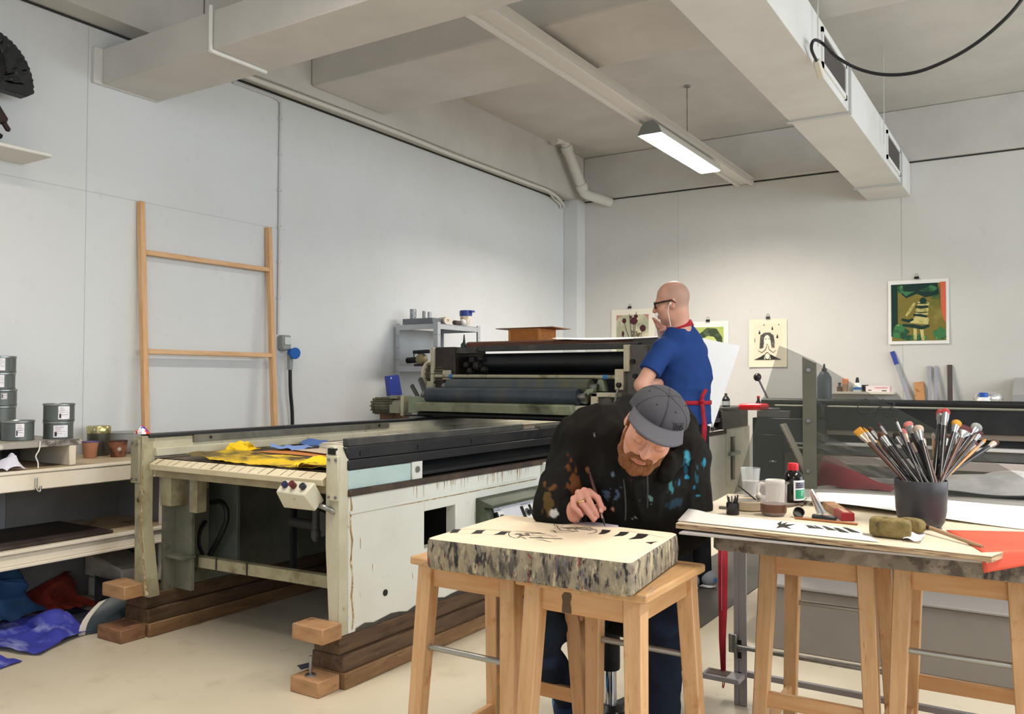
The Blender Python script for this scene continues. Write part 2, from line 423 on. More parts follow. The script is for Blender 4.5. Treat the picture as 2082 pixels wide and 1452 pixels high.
# pipes in the corner and along the beam
pw = mat('pipe_white', '#d6d4cc', .5)
t = thing('drain_pipe', 'thick white drain pipe bending from the ceiling to the back wall corner', 'pipe', PY(1185, 380, 8.5))
mb = MB(); pts = [PY(1118, 285, 7.9), PY(1143, 283, 8.05), PY(1150, 300, 8.15), PY(1172, 350, 8.35), PY(1190, 390, 8.5)]
pp = [PX(1126, 284, -4.40), PX(1146, 283, -4.38), PX(1152, 300, -4.38), PX(1184, 382, -4.36)]
mb.tube(spline(pp, 5), .055, 14); mb.build('upper_pipe', pw, t)
mb = MB(); e = PY(1241, 412, 8.69); mb.tube(spline([pp[-1], PX(1190, 394, -4.34), .5*PX(1190, 394, -4.34)+.5*e, e], 4), .055, 14); mb.build('lower_pipe', pw, t)
mb = MB()
for (p, q) in ((pp[2], pp[3]), (pp[3], pp[2])):
    d = unit(np.asarray(q)-p); mb.cyl(np.asarray(p)-d*.02, np.asarray(p)+d*.05, .066, n=14)
build_split(mb, 'coupling', pw, t)
mb = MB()
zb = 3.296
ys = [(3.3, -.02), (4.3, .0), (5.3, .012), (6.2, -.012), (7.0, -.004), (7.55, .0), (7.9, 0)]
for off, r in ((0, .016),):
    mb.tube(spline([(XB-.03+dx, y, zb-.016) for y, dx in ys] + [(XB-.10, 8.25, zb-.03), (XW+.03, 8.44, 3.235), (XW+.02, 8.46, 3.20)], 6), .017, 8)
mb.tube(spline([(XB-.035, 7.9, zb-.016), (XB-.13, 8.18, zb-.03), (XW+.03, 8.36, 3.23), (XW+.02, 8.40, 3.19)], 6), .012, 8)
mb.build('cable_pipe', pw, label='thin white pipe running under the left beam into the corner', cat='pipe')
cm = mat('conduit_grey', '#c9cac9', .5)
t = thing('wall_conduit', 'thin grey cable conduit going down the left wall to the blue socket', 'pipe', (XW+.01, 4.22, 1.55))
mb = MB(); mb.tube(spline([(XW+.012, 3.80, 3.262), (XW+.012, 4.1, 3.262), (XW+.012, 4.205, 3.25), (XW+.012, 4.225, 3.2), (XW+.012, 4.225, 2.9), (XW+.012, 4.225, 1.555)], 6), .009, 8); mb.build('conduit', cm, t)
mb = MB()
for z in (3.12, 2.86, 2.6, 2.34, 2.08, 1.82): mb.box(XW, XW+.024, 4.21, 4.24, z-.006, z+.006)
mb.build('clip', cm, t)
s = thing('power_socket', 'grey wall socket box with round blue cap', 'socket', (XW+.04, 4.29, 1.36))
gm = mat('socket_grey', '#8b9490', .5)
mb = MB(); mb.box(XW, XW+.06, 4.225, 4.31, 1.44, 1.55); mb.build('box', gm, s, bevel=.01)
mb = MB(); mb.box(XW+.06, XW+.067, 4.24, 4.30, 1.48, 1.535); mb.build('cover', mat('socket_light', '#c9cdca', .4), s, bevel=.004)
mb = MB(); mb.cyl((XW+.05, 4.31, 1.425), (XW+.10, 4.30, 1.42), .032, n=24); mb.cyl((XW+.10, 4.30, 1.42), (XW+.115, 4.297, 1.418), .042, n=24); mb.build('socket_cap', mat('socket_blue', '#1d5fb0', .4), s, label='round blue cap', bevel=.004)
mb = MB(); mb.cyl((XW+.05, 4.305, 1.42), (XW+.05, 4.305, 1.30), .024, .019, 14); mb.build('gland', gm, s)
mb = MB(); mb.tube(spline([(XW+.05, 4.305, 1.31), (XW+.05, 4.31, 1.15), (XW+.045, 4.335, .95), (XW+.04, 4.34, .6), (XW+.06, 4.32, .02)], 6), .013, 8)
mb.build('power_cable', PAL['blackrub'], label='thick black cable hanging from the blue socket down the wall', cat='cable')
# ------------------------------------------------------------------ wooden frame leaning on the left wall
lad = thing('timber_ladder', 'pine two-rung ladder frame leaning against the left wall', 'ladder', (XW+.3, 3.65, 0))
wt = mat('pine_frame', '#dbb083', .6, v=(('#cd9c69', 3, .42, .7), ('#9a6738', 6, .7, .8)), stretch=(14, 14, 1.5))
def lx(z): return XW+.020+(2.32-z)*.058
def lp(y, z, zt): return (lx(z), y, z)
for (y, zt) in ((3.115, 2.315), (4.115, 2.31)):
    mb = MB(); mb.bar((lx(0), y, 0), (lx(zt), y, zt), .042, .034, (0, 1, 0)); mb.build('rail', wt, lad, bevel=.003)
wr = mat('pine_rung', '#ddb489', .6, v=(('#cf9f6e', 3, .42, .7),), stretch=(14, 1.5, 14))
for z in (2.005, 1.40):
    mb = MB(); mb.bar((lx(z)+.004, 3.132, z), (lx(z)+.004, 4.098, z), .032, .03); mb.build('rung', wr, lad, bevel=.003)
# ------------------------------------------------------------------ the flatbed proofing press
XP, XL = -2.40, -3.70        # right and left faces
Y0, Y1 = 2.5, 8.05
pw_ = mat('press_white', '#d9dbd3', .4, v=(('#cccdc2', 2.2, .45, .75), ('#a79a78', 12, .66, .8), ('#5d5238', 30, .72, .78)))
pcream = mat('press_cream', '#c2bea9', .5, v=(('#aaa486', 4, .45, .75), ('#7a6a45', 9, .62, .75), ('#4f442e', 28, .68, .76)))
pblue = mat('press_blue', '#b9cfcd', .4, v=(('#a6c0be', 3, .45, .7), ('#7d8d86', 16, .68, .78)))
pblack = mat('press_black', '#17181a', .42, v=(('#2a2926', 5, .5, .75), ('#3f3b34', 22, .66, .78)), bump=(.1, 30))
pdark = mat('press_dark_grey', '#3a3936', .5, v=(('#57544b', 6, .5, .75), ('#23211d', 12, .6, .8)))
prust = mat('press_rust_trim', '#3e332b', .6, v=(('#5d4a38', 8, .5, .75), ('#241d18', 14, .55, .75)))
pinner = mat('press_inner_olive', '#77776a', .6, v=(('#5f6053', 4, .45, .7), ('#3f3f36', 9, .6, .75)))
pdk = mat('press_inner_dark', '#1c1c1a', .7, v=(('#2c2b27', 5, .5, .7),))  # near-black puts the shade inside the press into the colour
pdirty = mat('press_dirty_cream', '#a59f83', .55, v=(('#7d7659', 5, .42, .62), ('#5b4c31', 7, .58, .72, (1, 1, .4)), ('#3a2f20', 22, .64, .74)))
rustm = mat('rust_stain', '#a58454', .8, v=(('#7a5628', 26, .5, .7), ('#cfc3a4', 34, .48, .62)))
pgreen = mat('press_green_grey', '#7e8a74', .5, v=(('#939a80', 5, .45, .7), ('#4c5142', 14, .62, .76)))
pgdark = mat('press_dark_green', '#3f4638', .5, v=(('#525a48', 8, .5, .7),))
pr = thing('proofing_press', 'long cream and black flatbed proofing press on timber beams', 'press', (-3.05, 5.2, .15))
# right side: lower panel with the window opening
mb = MB()
T = .02
mb.box(XP-T, XP, 2.555, 3.05, .2, .77); mb.box(XP-T, XP, 3.05, 3.30, .632, .77); mb.box(XP-T, XP, 3.05, 3.30, .2, .46); mb.box(XP-T, XP, 3.30, 7.35, .2, .77)
mb.box(XP-.006, XP+.008, 2.56, 4.06, .683, .697)
for (a, b, c, d) in ((3.04, 3.055, .455, .64), (3.295, 3.31, .455, .64)): mb.box(XP-.06, XP-.002, a, b, c, d)
mb.box(XP-.06, XP-.002, 3.04, 3.31, .45, .462)
side = mb.build('side_panel', pw_, pr, bevel=.003, label='white side panel with rust streaks')
mb = MB()
R_ = random.Random(3)
x = XP+.001
pts = [(x, 2.566+.006*math.sin(i*1.9)+.0015*i, .755-i*.045) for i in range(13)]
mb.ribbon(pts, [.004+.008*abs(math.sin(i*1.3)) for i in range(13)], (1, 0, 0))
mb.ribbon([(x, 2.56, .691), (x, 3.0, .681), (x, 3.5, .681), (x, 4.05, .681)], .006, (1, 0, 0))
for i in range(46):
    y = 2.95+R_.random()*1.05; l = .035+R_.random()**1.5*.042
    mb.ribbon([(x, y, .767), (x, y+.001, .767-l*.5), (x, y, .767-l)], [.0015+.004*R_.random(), .0015+.003*R_.random(), .0008], (1, 0, 0))
for i in range(10):
    y = 2.62+R_.random()*1.2; z = .25+R_.random()*.35
    mb.ribbon([(x, y, z), (x, y+.002, z-.02-.03*R_.random())], [.004, .002], (1, 0, 0))
mb.build('rust_streak', rustm, side)
mb = MB(); mb.cyl((XP-.01, 2.783, .321), (XP+.004, 2.783, .321), .014, n=14); mb.build('hole_plug', PAL['black'], side)
mb = MB(); Rr = random.Random(5)
pts = [(XP+.002, 2.6+i*.055, .2+.004*math.sin(i*2.1)+.012*Rr.random()) for i in range(26)]
mb.ribbon(pts, [.012+.014*Rr.random() for _ in range(26)], (1, 0, 0)); mb.build('scuffed_edge', pdark, side)
# trim, blue panel, recess, rails on the right
mb = MB(); mb.box(XP-.03, XP+.012, 2.55, 7.35, .757, .785); mb.build('lower_trim', prust, pr, bevel=.003)
mb = MB(); mb.box(XP-.02, XP+.002, 2.55, 2.95, .785, .862); mb.build('blue_panel', pblue, pr, bevel=.002, label='pale blue panel')
mb = MB(); mb.box(XP-.02, XP+.006, 2.955, 3.03, .785, .872); mb.build('latch_plate', pw_, pr, bevel=.003)
mb = MB(); mb.cyl((XP, 2.99, .83), (XP+.012, 2.99, .83), .014, n=14); mb.build('latch_bolt', PAL['steel'], pr)
mb = MB(); mb.box(XP-.09, XP-.07, 3.03, 7.35, .785, .88); mb.box(XP-.07, XP-.005, 3.03, 7.35, .80, .815); mb.prism([(XP-.07, 3.03, .815), (XP-.005, 3.03, .815), (XP-.07, 3.03, .87)], (0, 4.3, 0)); mb.build('recess', pblack, pr)
mb = MB(); mb.box(XP-.07, XP+.01, 2.545, 7.9, .865, .905); mb.box(XP-.07, XP, 2.545, 7.9, .905, .958); mb.build('top_rail', pblack, pr, bevel=.004, label='black grooved top rail')
mb = MB(); mb.box(XP-.05, XP-.02, 2.57, 3.95, .958, .99); mb.box(XP-.04, XP+.004, 4.1, 7.9, .955, .975); mb.build('rail_strip', pdark, pr, bevel=.002)
for (a, b) in ((2.62, 2.68), (3.0, 3.28), (3.42, 3.46), (3.98, 4.02), (4.07, 4.11)):
    mb = MB(); mb.box(XP-.001, XP+.003, a, b, .918, .938); mb.build('rail_slot', PAL['blackrub'], pr)
# near end post right
mb = MB()
mb.prism([(XP-.075, 2.5, .965), (XP-.075, 2.5, .56), (XP-.05, 2.5, .2), (XP, 2.5, .2), (XP, 2.5, .91), (XP-.03, 2.5, .965)], (0, .055, 0)); mb.build('end_post', pcream, pr, bevel=.003)
mb = MB(); mb.box(XP-.055, XP+.004, 2.488, 2.5, .745, .925); mb.build('bolt_plate', pcream, pr, bevel=.002)
for (xx, z) in ((XP-.045, .91), (XP-.008, .91), (XP-.045, .76), (XP-.008, .76)):
    mb = MB(); mb.cyl((xx, 2.489, z), (xx, 2.483, z), .006, n=10); mb.build('bolt', PAL['steel'], pr)
mb = MB(); mb.box(XP-.06, XP-.02, 2.495, 2.51, .93, .955); mb.build('rail_end', PAL['blackrub'], pr)
# left side
mb = MB(); mb.prism([(XL, 2.47, .96), (XL-.01, 2.47, .72), (XL, 2.47, .2), (XL+.115, 2.47, .2), (XL+.05, 2.47, .55), (XL+.05, 2.47, .96)], (0, .06, 0)); mb.build('end_post', pdirty, pr, bevel=.003)
mb = MB(); mb.box(XL-.02, XL+.04, 2.455, 2.47, .735, .945); mb.build('bolt_plate', mat('press_olive', '#8c8770', .5, v=(('#6d664c', 9, .5, .7),)), pr, bevel=.002)
for (xx, z) in ((XL-.008, .925), (XL+.028, .925), (XL-.008, .755), (XL+.028, .755)):
    mb = MB(); mb.cyl((xx, 2.456, z), (xx, 2.450, z), .006, n=10); mb.build('bolt', PAL['steel'], pr)
mb = MB(); mb.ribbon([(XL+.055, 2.469, .9), (XL+.052, 2.469, .7), (XL+.05, 2.469, .5), (XL+.08, 2.469, .3), (XL+.1, 2.469, .21)], [.004, .008, .009, .014, .03], (0, -1, 0)); mb.build('rust_streak', rustm, pr)
mb = MB(); mb.box(XL, XL+.05, 2.53, 7.35, .77, .95); mb.box(XL+.05, XL+.075, 2.53, 7.35, .86, .90); mb.build('left_rail', pcream, pr, bevel=.003)
mb = MB(); mb.box(XL-.01, XL+.06, 2.50, 7.9, .95, .968); mb.build('left_rail_cap', pblack, pr, bevel=.003)
mb = MB(); mb.box(XL+.05, XL+.062, 2.75, 4.25, .915, .952); mb.build('steel_strip', mat('strip_grey', '#5f5d53', .45, .3, v=(('#77766a', 6, .4, .7), ('#4a4a42', 9, .6, .8))), pr)
for y in (2.85, 4.15):
    mb = MB(); mb.cyl((XL+.06, y, .935), (XL+.066, y, .935), .008, n=10); mb.build('bolt', PAL['black'], pr)
mb = MB(); mb.box(XL+.02, XL+.04, 2.6, 7.35, .2, .77); mb.build('side_panel', pinner, pr)
mb = MB(); mb.box(XL+.05, XP-.03, 4.3, 4.32, .2, .83); mb.build('light_block_panel', pdk, pr)  # dark panel added to keep light out of the press inside
mb = MB(); mb.box(XL+.05, XP-.1, 2.75, 7.3, .80, .83); mb.build('bed_underside', pdk, pr)
mb = MB(); mb.box(XL+.06, XL+.14, 2.56, 2.72, .62, .82); mb.box(XL+.04, XL+.12, 2.74, 2.8, .68, .82); mb.box(XL+.20, XL+.257, 2.62, 2.68, .59, .78); build_split(mb, 'bracket', pdirty, pr, bevel=.004)
mb = MB(); mb.box(XL+.04, XL+.17, 2.66, 2.68, .2, .80); mb.box(XL+.04, XL+.18, 2.60, 2.68, .36, .375); mb.build('end_plate', pinner, pr, bevel=.002)
mb = MB(); mb.box(XL+.04, XL+.26, 2.86, 2.88, .25, .76); mb.build('hose_plate', mat('press_plate_slate', '#5b6159', .6, v=(('#454a44', 4, .45, .7),)), pr, bevel=.002)
mb = MB(); mb.box(XL+.38, XL+.40, 3.1, 3.13, .25, .8); mb.box(XL+.40, XL+.8, 3.4, 3.42, .3, .75); mb.box(XL+.72, XL+.76, 3.2, 3.24, .25, .8); mb.box(XL+.8, XL+1.2, 3.7, 3.72, .3, .75); build_split(mb, 'inner_plate', pdk, pr)
mb = MB(); mb.cyl((XL+.5, 3.0, .52), (XP-.05, 3.0, .50), .025, n=12); mb.cyl((XL+.8, 2.9, .55), (XL+.8, 3.5, .55), .06, n=14); build_split(mb, 'shaft', pdark, pr)
mb = MB(); mb.tube(spline([PY(*q, 2.80) for q in ((412, 1128), (404, 1105), (407, 1080), (418, 1060))], 6), .009, 8); mb.tube(spline([PY(*q, 2.80) for q in ((430, 1022), (448, 1020), (460, 1035), (460, 1060), (445, 1095), (426, 1128))], 6), .013, 10); mb.build('hose', PAL['blackrub'], pr, label='black bent hose')
mb = MB(); mb.cyl((XP-.45, 3.1, .2), (XP-.33, 3.12, .2), .05, n=16); mb.cyl((XP-.33, 2.7, .66), (XP-.33, 2.7, .56), .016, n=10); mb.ell((XP-.33, 2.7, .55), (.022, .022, .035)); build_split(mb, 'fitting', pdark, pr)
mb = MB(); mb.bar((XL+.06, 2.74, .325), (XP-.03, 2.74, .345), .04, .055); mb.build('cross_beam', pdirty, pr, bevel=.003)
for xx in (-3.56, -3.42, -3.2):
    mb = MB(); mb.box(xx, xx+.006, 2.714, 2.722, .305, .365); mb.build('weld_seam', pdark, pr)
# bed
bedm = mat('bed_brown', '#4b3d32', .4, v=(('#5e4d3f', 5, .45, .7), ('#33291f', 14, .6, .8)))
mb = MB(); mb.box(XL+.06, XP-.075, 2.53, 7.3, .832, .85); mb.build('bed', bedm, pr)
edge = mat('bed_edge', '#d8ccae', .5, v=(('#c2b38f', 6, .5, .75), ('#4c3f2a', 30, .70, .76)))
mb = MB(); mb.prism([(XL+.08, 2.485, .826), (XL+.08, 2.53, .85), (XL+.08, 2.56, .85), (XL+.08, 2.56, .80), (XL+.08, 2.492, .80)], (1.14, 0, 0)); mb.build('bed_edge', edge, pr, bevel=.002)
mb = MB(); mb.box(XL+.08, XP-.08, 2.52, 2.56, .765, .80); mb.build('bed_apron', mat('apron_tan', '#9d9276', .5, v=(('#83785e', 5, .45, .7),)), pr)
mb = MB(); Rr = random.Random(8)
for i in range(17):
    xx = XL+.12+i*.064+.02*Rr.random(); mb.ribbon([(xx, 2.488, .8285), (xx+.010, 2.53, .8512)], .0022 if i % 6 else .005, (0, -.6, .8))
build_split(mb, 'measure_mark', PAL['black'], pr)
# hanging control box
cb = MB(); c = PY(612, 1010, 2.44)
ax = unit(A(1, 0, -.02)); dn = A(0, -.55, -.83)
q = [PY(577, 975, 2.44), PY(640, 981, 2.44), PY(618, 1007, 2.40), PY(560, 1000, 2.40)]
q2 = [PY(590, 1012, 2.52), PY(660, 1018, 2.52), PY(641, 1040, 2.44), PY(577, 1033, 2.44)]
cb.add(q+q2, [(0, 1, 2, 3), (7, 6, 5, 4), (0, 4, 5, 1), (1, 5, 6, 2), (2, 6, 7, 3), (3, 7, 4, 0)])
box = cb.build('control_box', mat('control_box_cream', '#cfcbb6', .45, v=(('#b9b49b', 6, .5, .7), ('#5b6350', 14, .64, .72))), pr, bevel=.004, label='cream push-button control box')
nrm = unit(np.cross(q[1]-q[0], q[3]-q[0])); nrm = nrm if nrm[2] > 0 else -nrm
for (u_, mcol, nm) in ((.2, '#20264a', 'blue'), (.48, '#5a1f1c', 'red'), (.80, '#232a33', 'black')):
    p = q[0]*(1-u_)*.55+q[1]*u_*.55+(q[3]*(1-u_)+q[2]*u_)*.45
    mb = MB(); mb.cyl(p, p+nrm*(.016 if nm != 'red' else .024), .0135, n=16); mb.build('push_button', mat('button_'+nm, mcol, .35), box, label=nm+' push button')
mb = MB(); a = q2[1]*.5+q2[2]*.5
mb.tube(spline([a, a+A(.03, .0, -.005), a+A(.06, .03, -.03), a+A(.075, .08, -.09)], 5), .011, 10); mb.build('corrugated_hose', PAL['steel'], box)
# side console with knobs
con = MB(); ya, yb = 3.46, 4.10
con.prism([(XP, ya, .645), (XP+.10, ya, .615), (XP+.10, ya, .60), (XP+.05, ya, .60), (XP+.14, ya, .42), (XP, ya, .42)], (0, yb-ya, 0))
cons = con.build('console', pgdark, pr, bevel=.003, label='dark green console on the side')
n_ = unit(A(.18, 0, .09)); dd = unit(A(.09, 0, -.18))
p0 = A(XP+.054, 0, .60)
pan = MB(); c = p0+dd*.095+n_*.004+A(0, 3.79, 0); pan.obox(c, dd*.09, (0, .27, 0), n_*.004)
panel = pan.build('switch_panel', mat('switch_panel_white', '#dadbe2', .35, v=(('#cfd0d8', 4, .4, .7),)), cons, bevel=.002, label='white switch panel')
for yk, sc_ in ((3.55, 1), (3.79, 1), (3.865, 1)):
    ck = p0+dd*.075+n_*.008+A(0, yk, 0)
    mb = MB(); mb.obox(ck+n_*.004, dd*.038, (0, .030, 0), n_*.006); sw = mb.build('switch_plate', PAL['white'], panel, bevel=.002)
    mb = MB(); mb.obox(ck+n_*.004-A(0, .032, 0), dd*.038, (0, .006, 0), n_*.008); mb.build('dark_edge', PAL['black'], panel)
    mb = MB(); mb.lathe(ck+n_*.01, [(.022, 0), (.020, .006), (.0, .006)], 20, n_); mb.build('dial', PAL['steel'], panel)
    mb = MB(); mb.lathe(ck+n_*.016+dd*.004, [(.013, 0), (.012, .02), (.0, .02)], 16, n_); mb.build('knob', PAL['black'], panel)
for yk, ln in ((3.555, .05), (3.82, .10)):
    mb = MB(); ck = p0+dd*.028+n_*.0085+A(0, yk, 0)
    for i in range(int(ln/.008)):
        if i == 9: continue
        mb.obox(ck+A(0, -ln/2+i*.008, 0), dd*.0022, (0, .0028, 0), n_*.0004)
    mb.build('caption', mat('caption_grey', '#6f7078', .6), panel)
for yk in (3.56, 3.72, 3.90, 4.04):
    mb = MB(); ck = p0+dd*.012+n_*.008+A(0, yk, 0); mb.cyl(ck, ck+n_*.003, .005, n=8); mb.build('screw', PAL['steel'], panel)
mb = MB(); mb.box(XP, XP+.03, 3.50, 3.515, .46, .50); mb.build('red_tag', mat('red_tag', '#b02a22', .5), cons)
mb = MB(); mb.box(XP, XP+.035, 4.10, 4.45, .60, .77); mb.build('junction_cover', pw_, pr, bevel=.004)
for yk in (4.16, 4.25):
    mb = MB(); mb.cyl((XP+.035, yk, .735), (XP+.037, yk, .735), .011, n=12); mb.build('knockout', PAL['black'], pr)
# far end of the side with the tall green window
def sidebox(a, b, z0, z1, m, nm, d=.015, lab=None):
    mb = MB(); mb.box(XP-.02, XP+d, a, b, z0, z1); return mb.build(nm, m, pr, bevel=.003, label=lab)
mb = MB(); mb.box(XP-.02, XP+.005, 7.35, 7.47, .2, .80); mb.box(XP-.02, XP+.005, 7.47, 7.60, .2, .33); mb.box(XP-.02, XP+.005, 7.47, 7.60, .72, .80); mb.box(XP-.02, XP+.005, 7.60, 8.05, .2, .80)
mb.build('end_cover', mat('press_pale', '#d8d9ca', .45, v=(('#b4b4a2', 4, .5, .75), ('#6d6a55', 18, .68, .78))), pr, bevel=.003)
sidebox(7.40, 7.68, .555, .585, mat('handle_grey', '#8f9a98', .4, .4), 'grip_bar', .035)
mb = MB(); mb.box(XP-.12, XP-.10, 7.2, 8.0, .3, .75); mb.build('inner_panel', mat('inner_green', '#1f3527', .5), pr)
sidebox(7.2, 7.95, .80, .965, pdark, 'end_block', .02)
mb = MB(); mb.box(XP-.3, XP+.05, 7.25, 7.95, .965, .99); mb.build('end_ledge', pdark, pr, bevel=.004)

# ------------------------------------------------------------------ roller carriage (parts of the press)
car = MB(); ZB = .968
YA = 4.80
def Q(px, py, y=YA): p = PY(px, py, y); return p[0], p[2]
cgrey = mat('carriage_grey', '#4f4d48', .5, v=(('#625f58', 5, .45, .7), ('#37352f', 12, .6, .8)))
ccream = mat('carriage_cream', '#bdb8a0', .5, v=(('#a19b80', 6, .5, .7), ('#5d5540', 18, .62, .75)))
# left frame
mb = MB(); mb.box(-3.80, -3.62, 4.95, 5.35, ZB, 1.47); mb.build('left_frame', mat('carriage_brown', '#2c2420', .5, v=(('#3f352d', 6, .5, .7),)), pr, bevel=.004)
mb = MB(); mb.box(-3.83, -3.80, 4.93, 5.0, 1.20, 1.47); mb.box(-3.86, -3.80, 4.92, 5.0, 1.13, 1.22); build_split(mb, 'frame_edge', ccream, pr, bevel=.004)
# right frame with stepped cream edge
mb = MB(); mb.prism([(-2.20, 4.82, ZB), (-2.27, 4.82, ZB), (-2.27, 4.82, 1.29), (-2.20, 4.82, 1.29)], (0, .6, 0))
mb.box(-2.20, -2.06, 4.82, 5.45, ZB, 1.45); mb.build('right_frame', cgrey, pr, bevel=.004)
mb = MB(); mb.box(-2.215, -2.175, 4.80, 4.825, 1.285, 1.452); mb.box(-2.275, -2.215, 4.80, 4.825, 1.17, 1.30); build_split(mb, 'frame_edge', ccream, pr, bevel=.003)
for (px, py) in ((1287, 735), (1312, 742), (1292, 765)):
    xx, zz = Q(px, py, 4.815); mb = MB(); mb.cyl((xx, 4.83, zz), (xx, 4.80, zz), .015, n=14); mb.build('frame_hole', PAL['blackrub'], pr)
# upper roller, cross bars
rub = mat('roller_black', '#101214', .38, v=(('#1c2024', 4, .4, .7),))
def roller(nm, p, q, r, m, ends=.02, lab=None):
    t = MB(); p, q = A(*p), A(*q); t.cyl(p, q, r, n=32)
    o = t.build(nm, m, pr, label=lab)
    t = MB(); d = unit(q-p); t.cyl(p-d*.05, q+d*.05, r*.45, n=14); t.build('roller_axle', PAL['steel'], o)
    return o
roller('upper_roller', (-3.42, 5.06, 1.352), (-2.27, 5.06, 1.352), .068, rub)
mb = MB(); mb.box(-3.62, -2.2, 5.12, 5.16, ZB, 1.40); mb.build('back_plate', PAL['blackrub'], pr)
mb = MB(); mb.box(-3.50, -2.2, 4.99, 5.05, 1.435, 1.475); mb.box(-3.62, -3.45, 4.96, 5.1, 1.42, 1.465); mb.build('cross_bar', pdark, pr, bevel=.003)
feed = mat('feed_board_brown', '#5b3422', .5, v=(('#6e4430', 4, .42, .7), ('#3e2317', 9, .58, .78)), stretch=(2, 10, 10))
mb = MB(); mb.box(-3.60, -2.15, 5.08, 5.9, 1.475, 1.51); mb.prism([(-3.60, 5.08, 1.475), (-3.60, 5.06, 1.455), (-3.60, 5.06, 1.50), (-3.60, 5.08, 1.51)], (1.45, 0, 0)); mb.build('feed_board', feed, pr, bevel=.003, label='brown feed board on top')
mb = MB(); mb.box(-2.26, -2.06, 5.05, 5.9, 1.452, 1.508); mb.build('board_end', cgrey, pr, bevel=.003)
# gears
for (px, py, r) in ((962, 733, .03), (972, 745, .04), (958, 755, .03), (985, 752, .025), (950, 742, .025), (978, 730, .02)):
    xx, zz = Q(px, py, 4.98); mb = MB(); mb.cyl((xx-.02, 4.98, zz), (xx+.02, 4.98, zz), r, n=16); mb.cyl((xx-.03, 4.98, zz), (xx+.03, 4.98, zz), r*.4, n=10); mb.build('gear', mat('gear_black', '#24221f', .5, .3), pr, bevel=.003)
# guide rod with tape
xx0, zz0 = Q(885, 765, 4.85); xx1, zz1 = Q(1257, 767, 4.85)
mb = MB(); mb.cyl((xx0, 4.85, zz0), (xx1, 4.85, zz1), .013, n=12); mb.build('guide_rod', mat('rod_stained', '#a7a188', .45, .2, v=(('#6d674f', 14, .5, .7),)), pr)
for f_ in (.10, .94):
    p = A(xx0, 4.85, zz0)*(1-f_)+A(xx1, 4.85, zz1)*f_
    mb = MB(); mb.cyl(p-A(.016, 0, 0), p+A(.016, 0, 0), .0145, n=12); mb.build('blue_tape', mat('blue_tape', '#2f76b5', .5), pr, label='blue tape wrap')
roller('ink_roller', (-3.56, 4.80, 1.185), (-2.44, 4.80, 1.185), .052, mat('roller_olive', '#4a5050', .42, v=(('#3d4a52', 2.2, .45, .6, (2.5, .2, .2)), ('#57563f', 2, .5, .65, (2.5, .2, .2)))), lab='olive grey ink roller')
roller('ink_roller', (-3.68, 4.715, 1.125), (-2.48, 4.715, 1.125), .052, mat('roller_blue', '#39424b', .38, v=(('#2b3540', 2, .45, .6, (2.5, .2, .2)), ('#45484a', 2, .5, .65, (2.5, .2, .2)))), lab='blue grey ink roller')
mb = MB(); mb.cyl((-3.60, 4.92, 1.06), (-2.4, 4.92, 1.06), .06, n=24); mb.build('lower_roller', rub, pr)
traym = mat('ink_tray_green', '#868b72', .5, v=(('#a0a386', 3, .45, .62), ('#4a4c3e', 3, .5, .68), ('#31322a', 20, .64, .74)))
mb = MB(); mb.prism([(-3.74, 4.70, 1.078), (-3.74, 4.64, 1.07), (-3.74, 4.66, 1.01), (-3.74, 4.72, 1.01)], (1.24, 0, 0)); mb.build('ink_tray', traym, pr, bevel=.003)
mb = MB(); mb.box(-3.75, -2.5, 4.72, 4.78, .975, 1.01); mb.cyl((-3.75, 4.70, .99), (-2.5, 4.70, .985), .018, n=10); mb.box(-3.9, -2.45, 4.72, 5.0, ZB, .976); mb.build('lower_bar', PAL['blackrub'], pr)
xa, za = Q(833, 808, 4.72); xb_, zb_ = Q(870, 838, 4.72)
mb = MB(); mb.box(xa, xb_, 4.70, 4.80, zb_-.01, za+.005); mb.build('tray_bracket', pgreen, pr, bevel=.004)
mb = MB(); mb.box(-3.955, -3.925, 4.74, 4.84, ZB, 1.115); mb.box(-3.95, -3.83, 4.80, 4.86, 1.08, 1.11); build_split(mb, 'carriage_post', ccream, pr, bevel=.004)
mb = MB(); mb.prism([(-3.80, 4.77, 1.06), (-3.62, 4.77, 1.06), (-3.6, 4.77, 1.13), (-3.66, 4.77, 1.17), (-3.74, 4.77, 1.16), (-3.80, 4.77, 1.10)], (0, .03, 0)); mb.build('side_cheek', pdark, pr, bevel=.003)
# motors
def motor(nm, p, q, r, m, lab):
    p, q = A(*p), A(*q); d = unit(q-p); L_ = np.linalg.norm(q-p); mb = MB()
    mb.cyl(p, q, r*.86, n=24)
    sd, u, _ = frame(d)
    for k in range(18):
        a = 2*math.pi*k/18; n_ = math.cos(a)*sd+math.sin(a)*u; t_ = np.cross(d, n_)
        mb.obox((p+q)/2+n_*r*.93, d*L_*.46, n_*r*.1, t_*r*.035)
    mo = mb.build(nm, m, pr, label=lab)
    mb = MB(); mb.cyl(p-d*.02, p, r*.92, r, n=24)
    for k in range(12):
        a = 2*math.pi*k/12; n_ = math.cos(a)*sd+math.sin(a)*u; mb.obox(p-d*.012+n_*r*.93, d*.014, n_*r*.1, np.cross(d, n_)*r*.07)
    mb.build('fan_cover', m, mo)
    return mo, d
mm = mat('motor_olive', '#5b5848', .5, v=(('#787460', 8, .5, .7), ('#34322a', 14, .6, .75)))
m1, d_ = motor('drive_motor', (-4.22, 4.80, 1.035), (-4.05, 4.80, 1.035), .062, mm, 'finned motor at the lower left of the carriage')
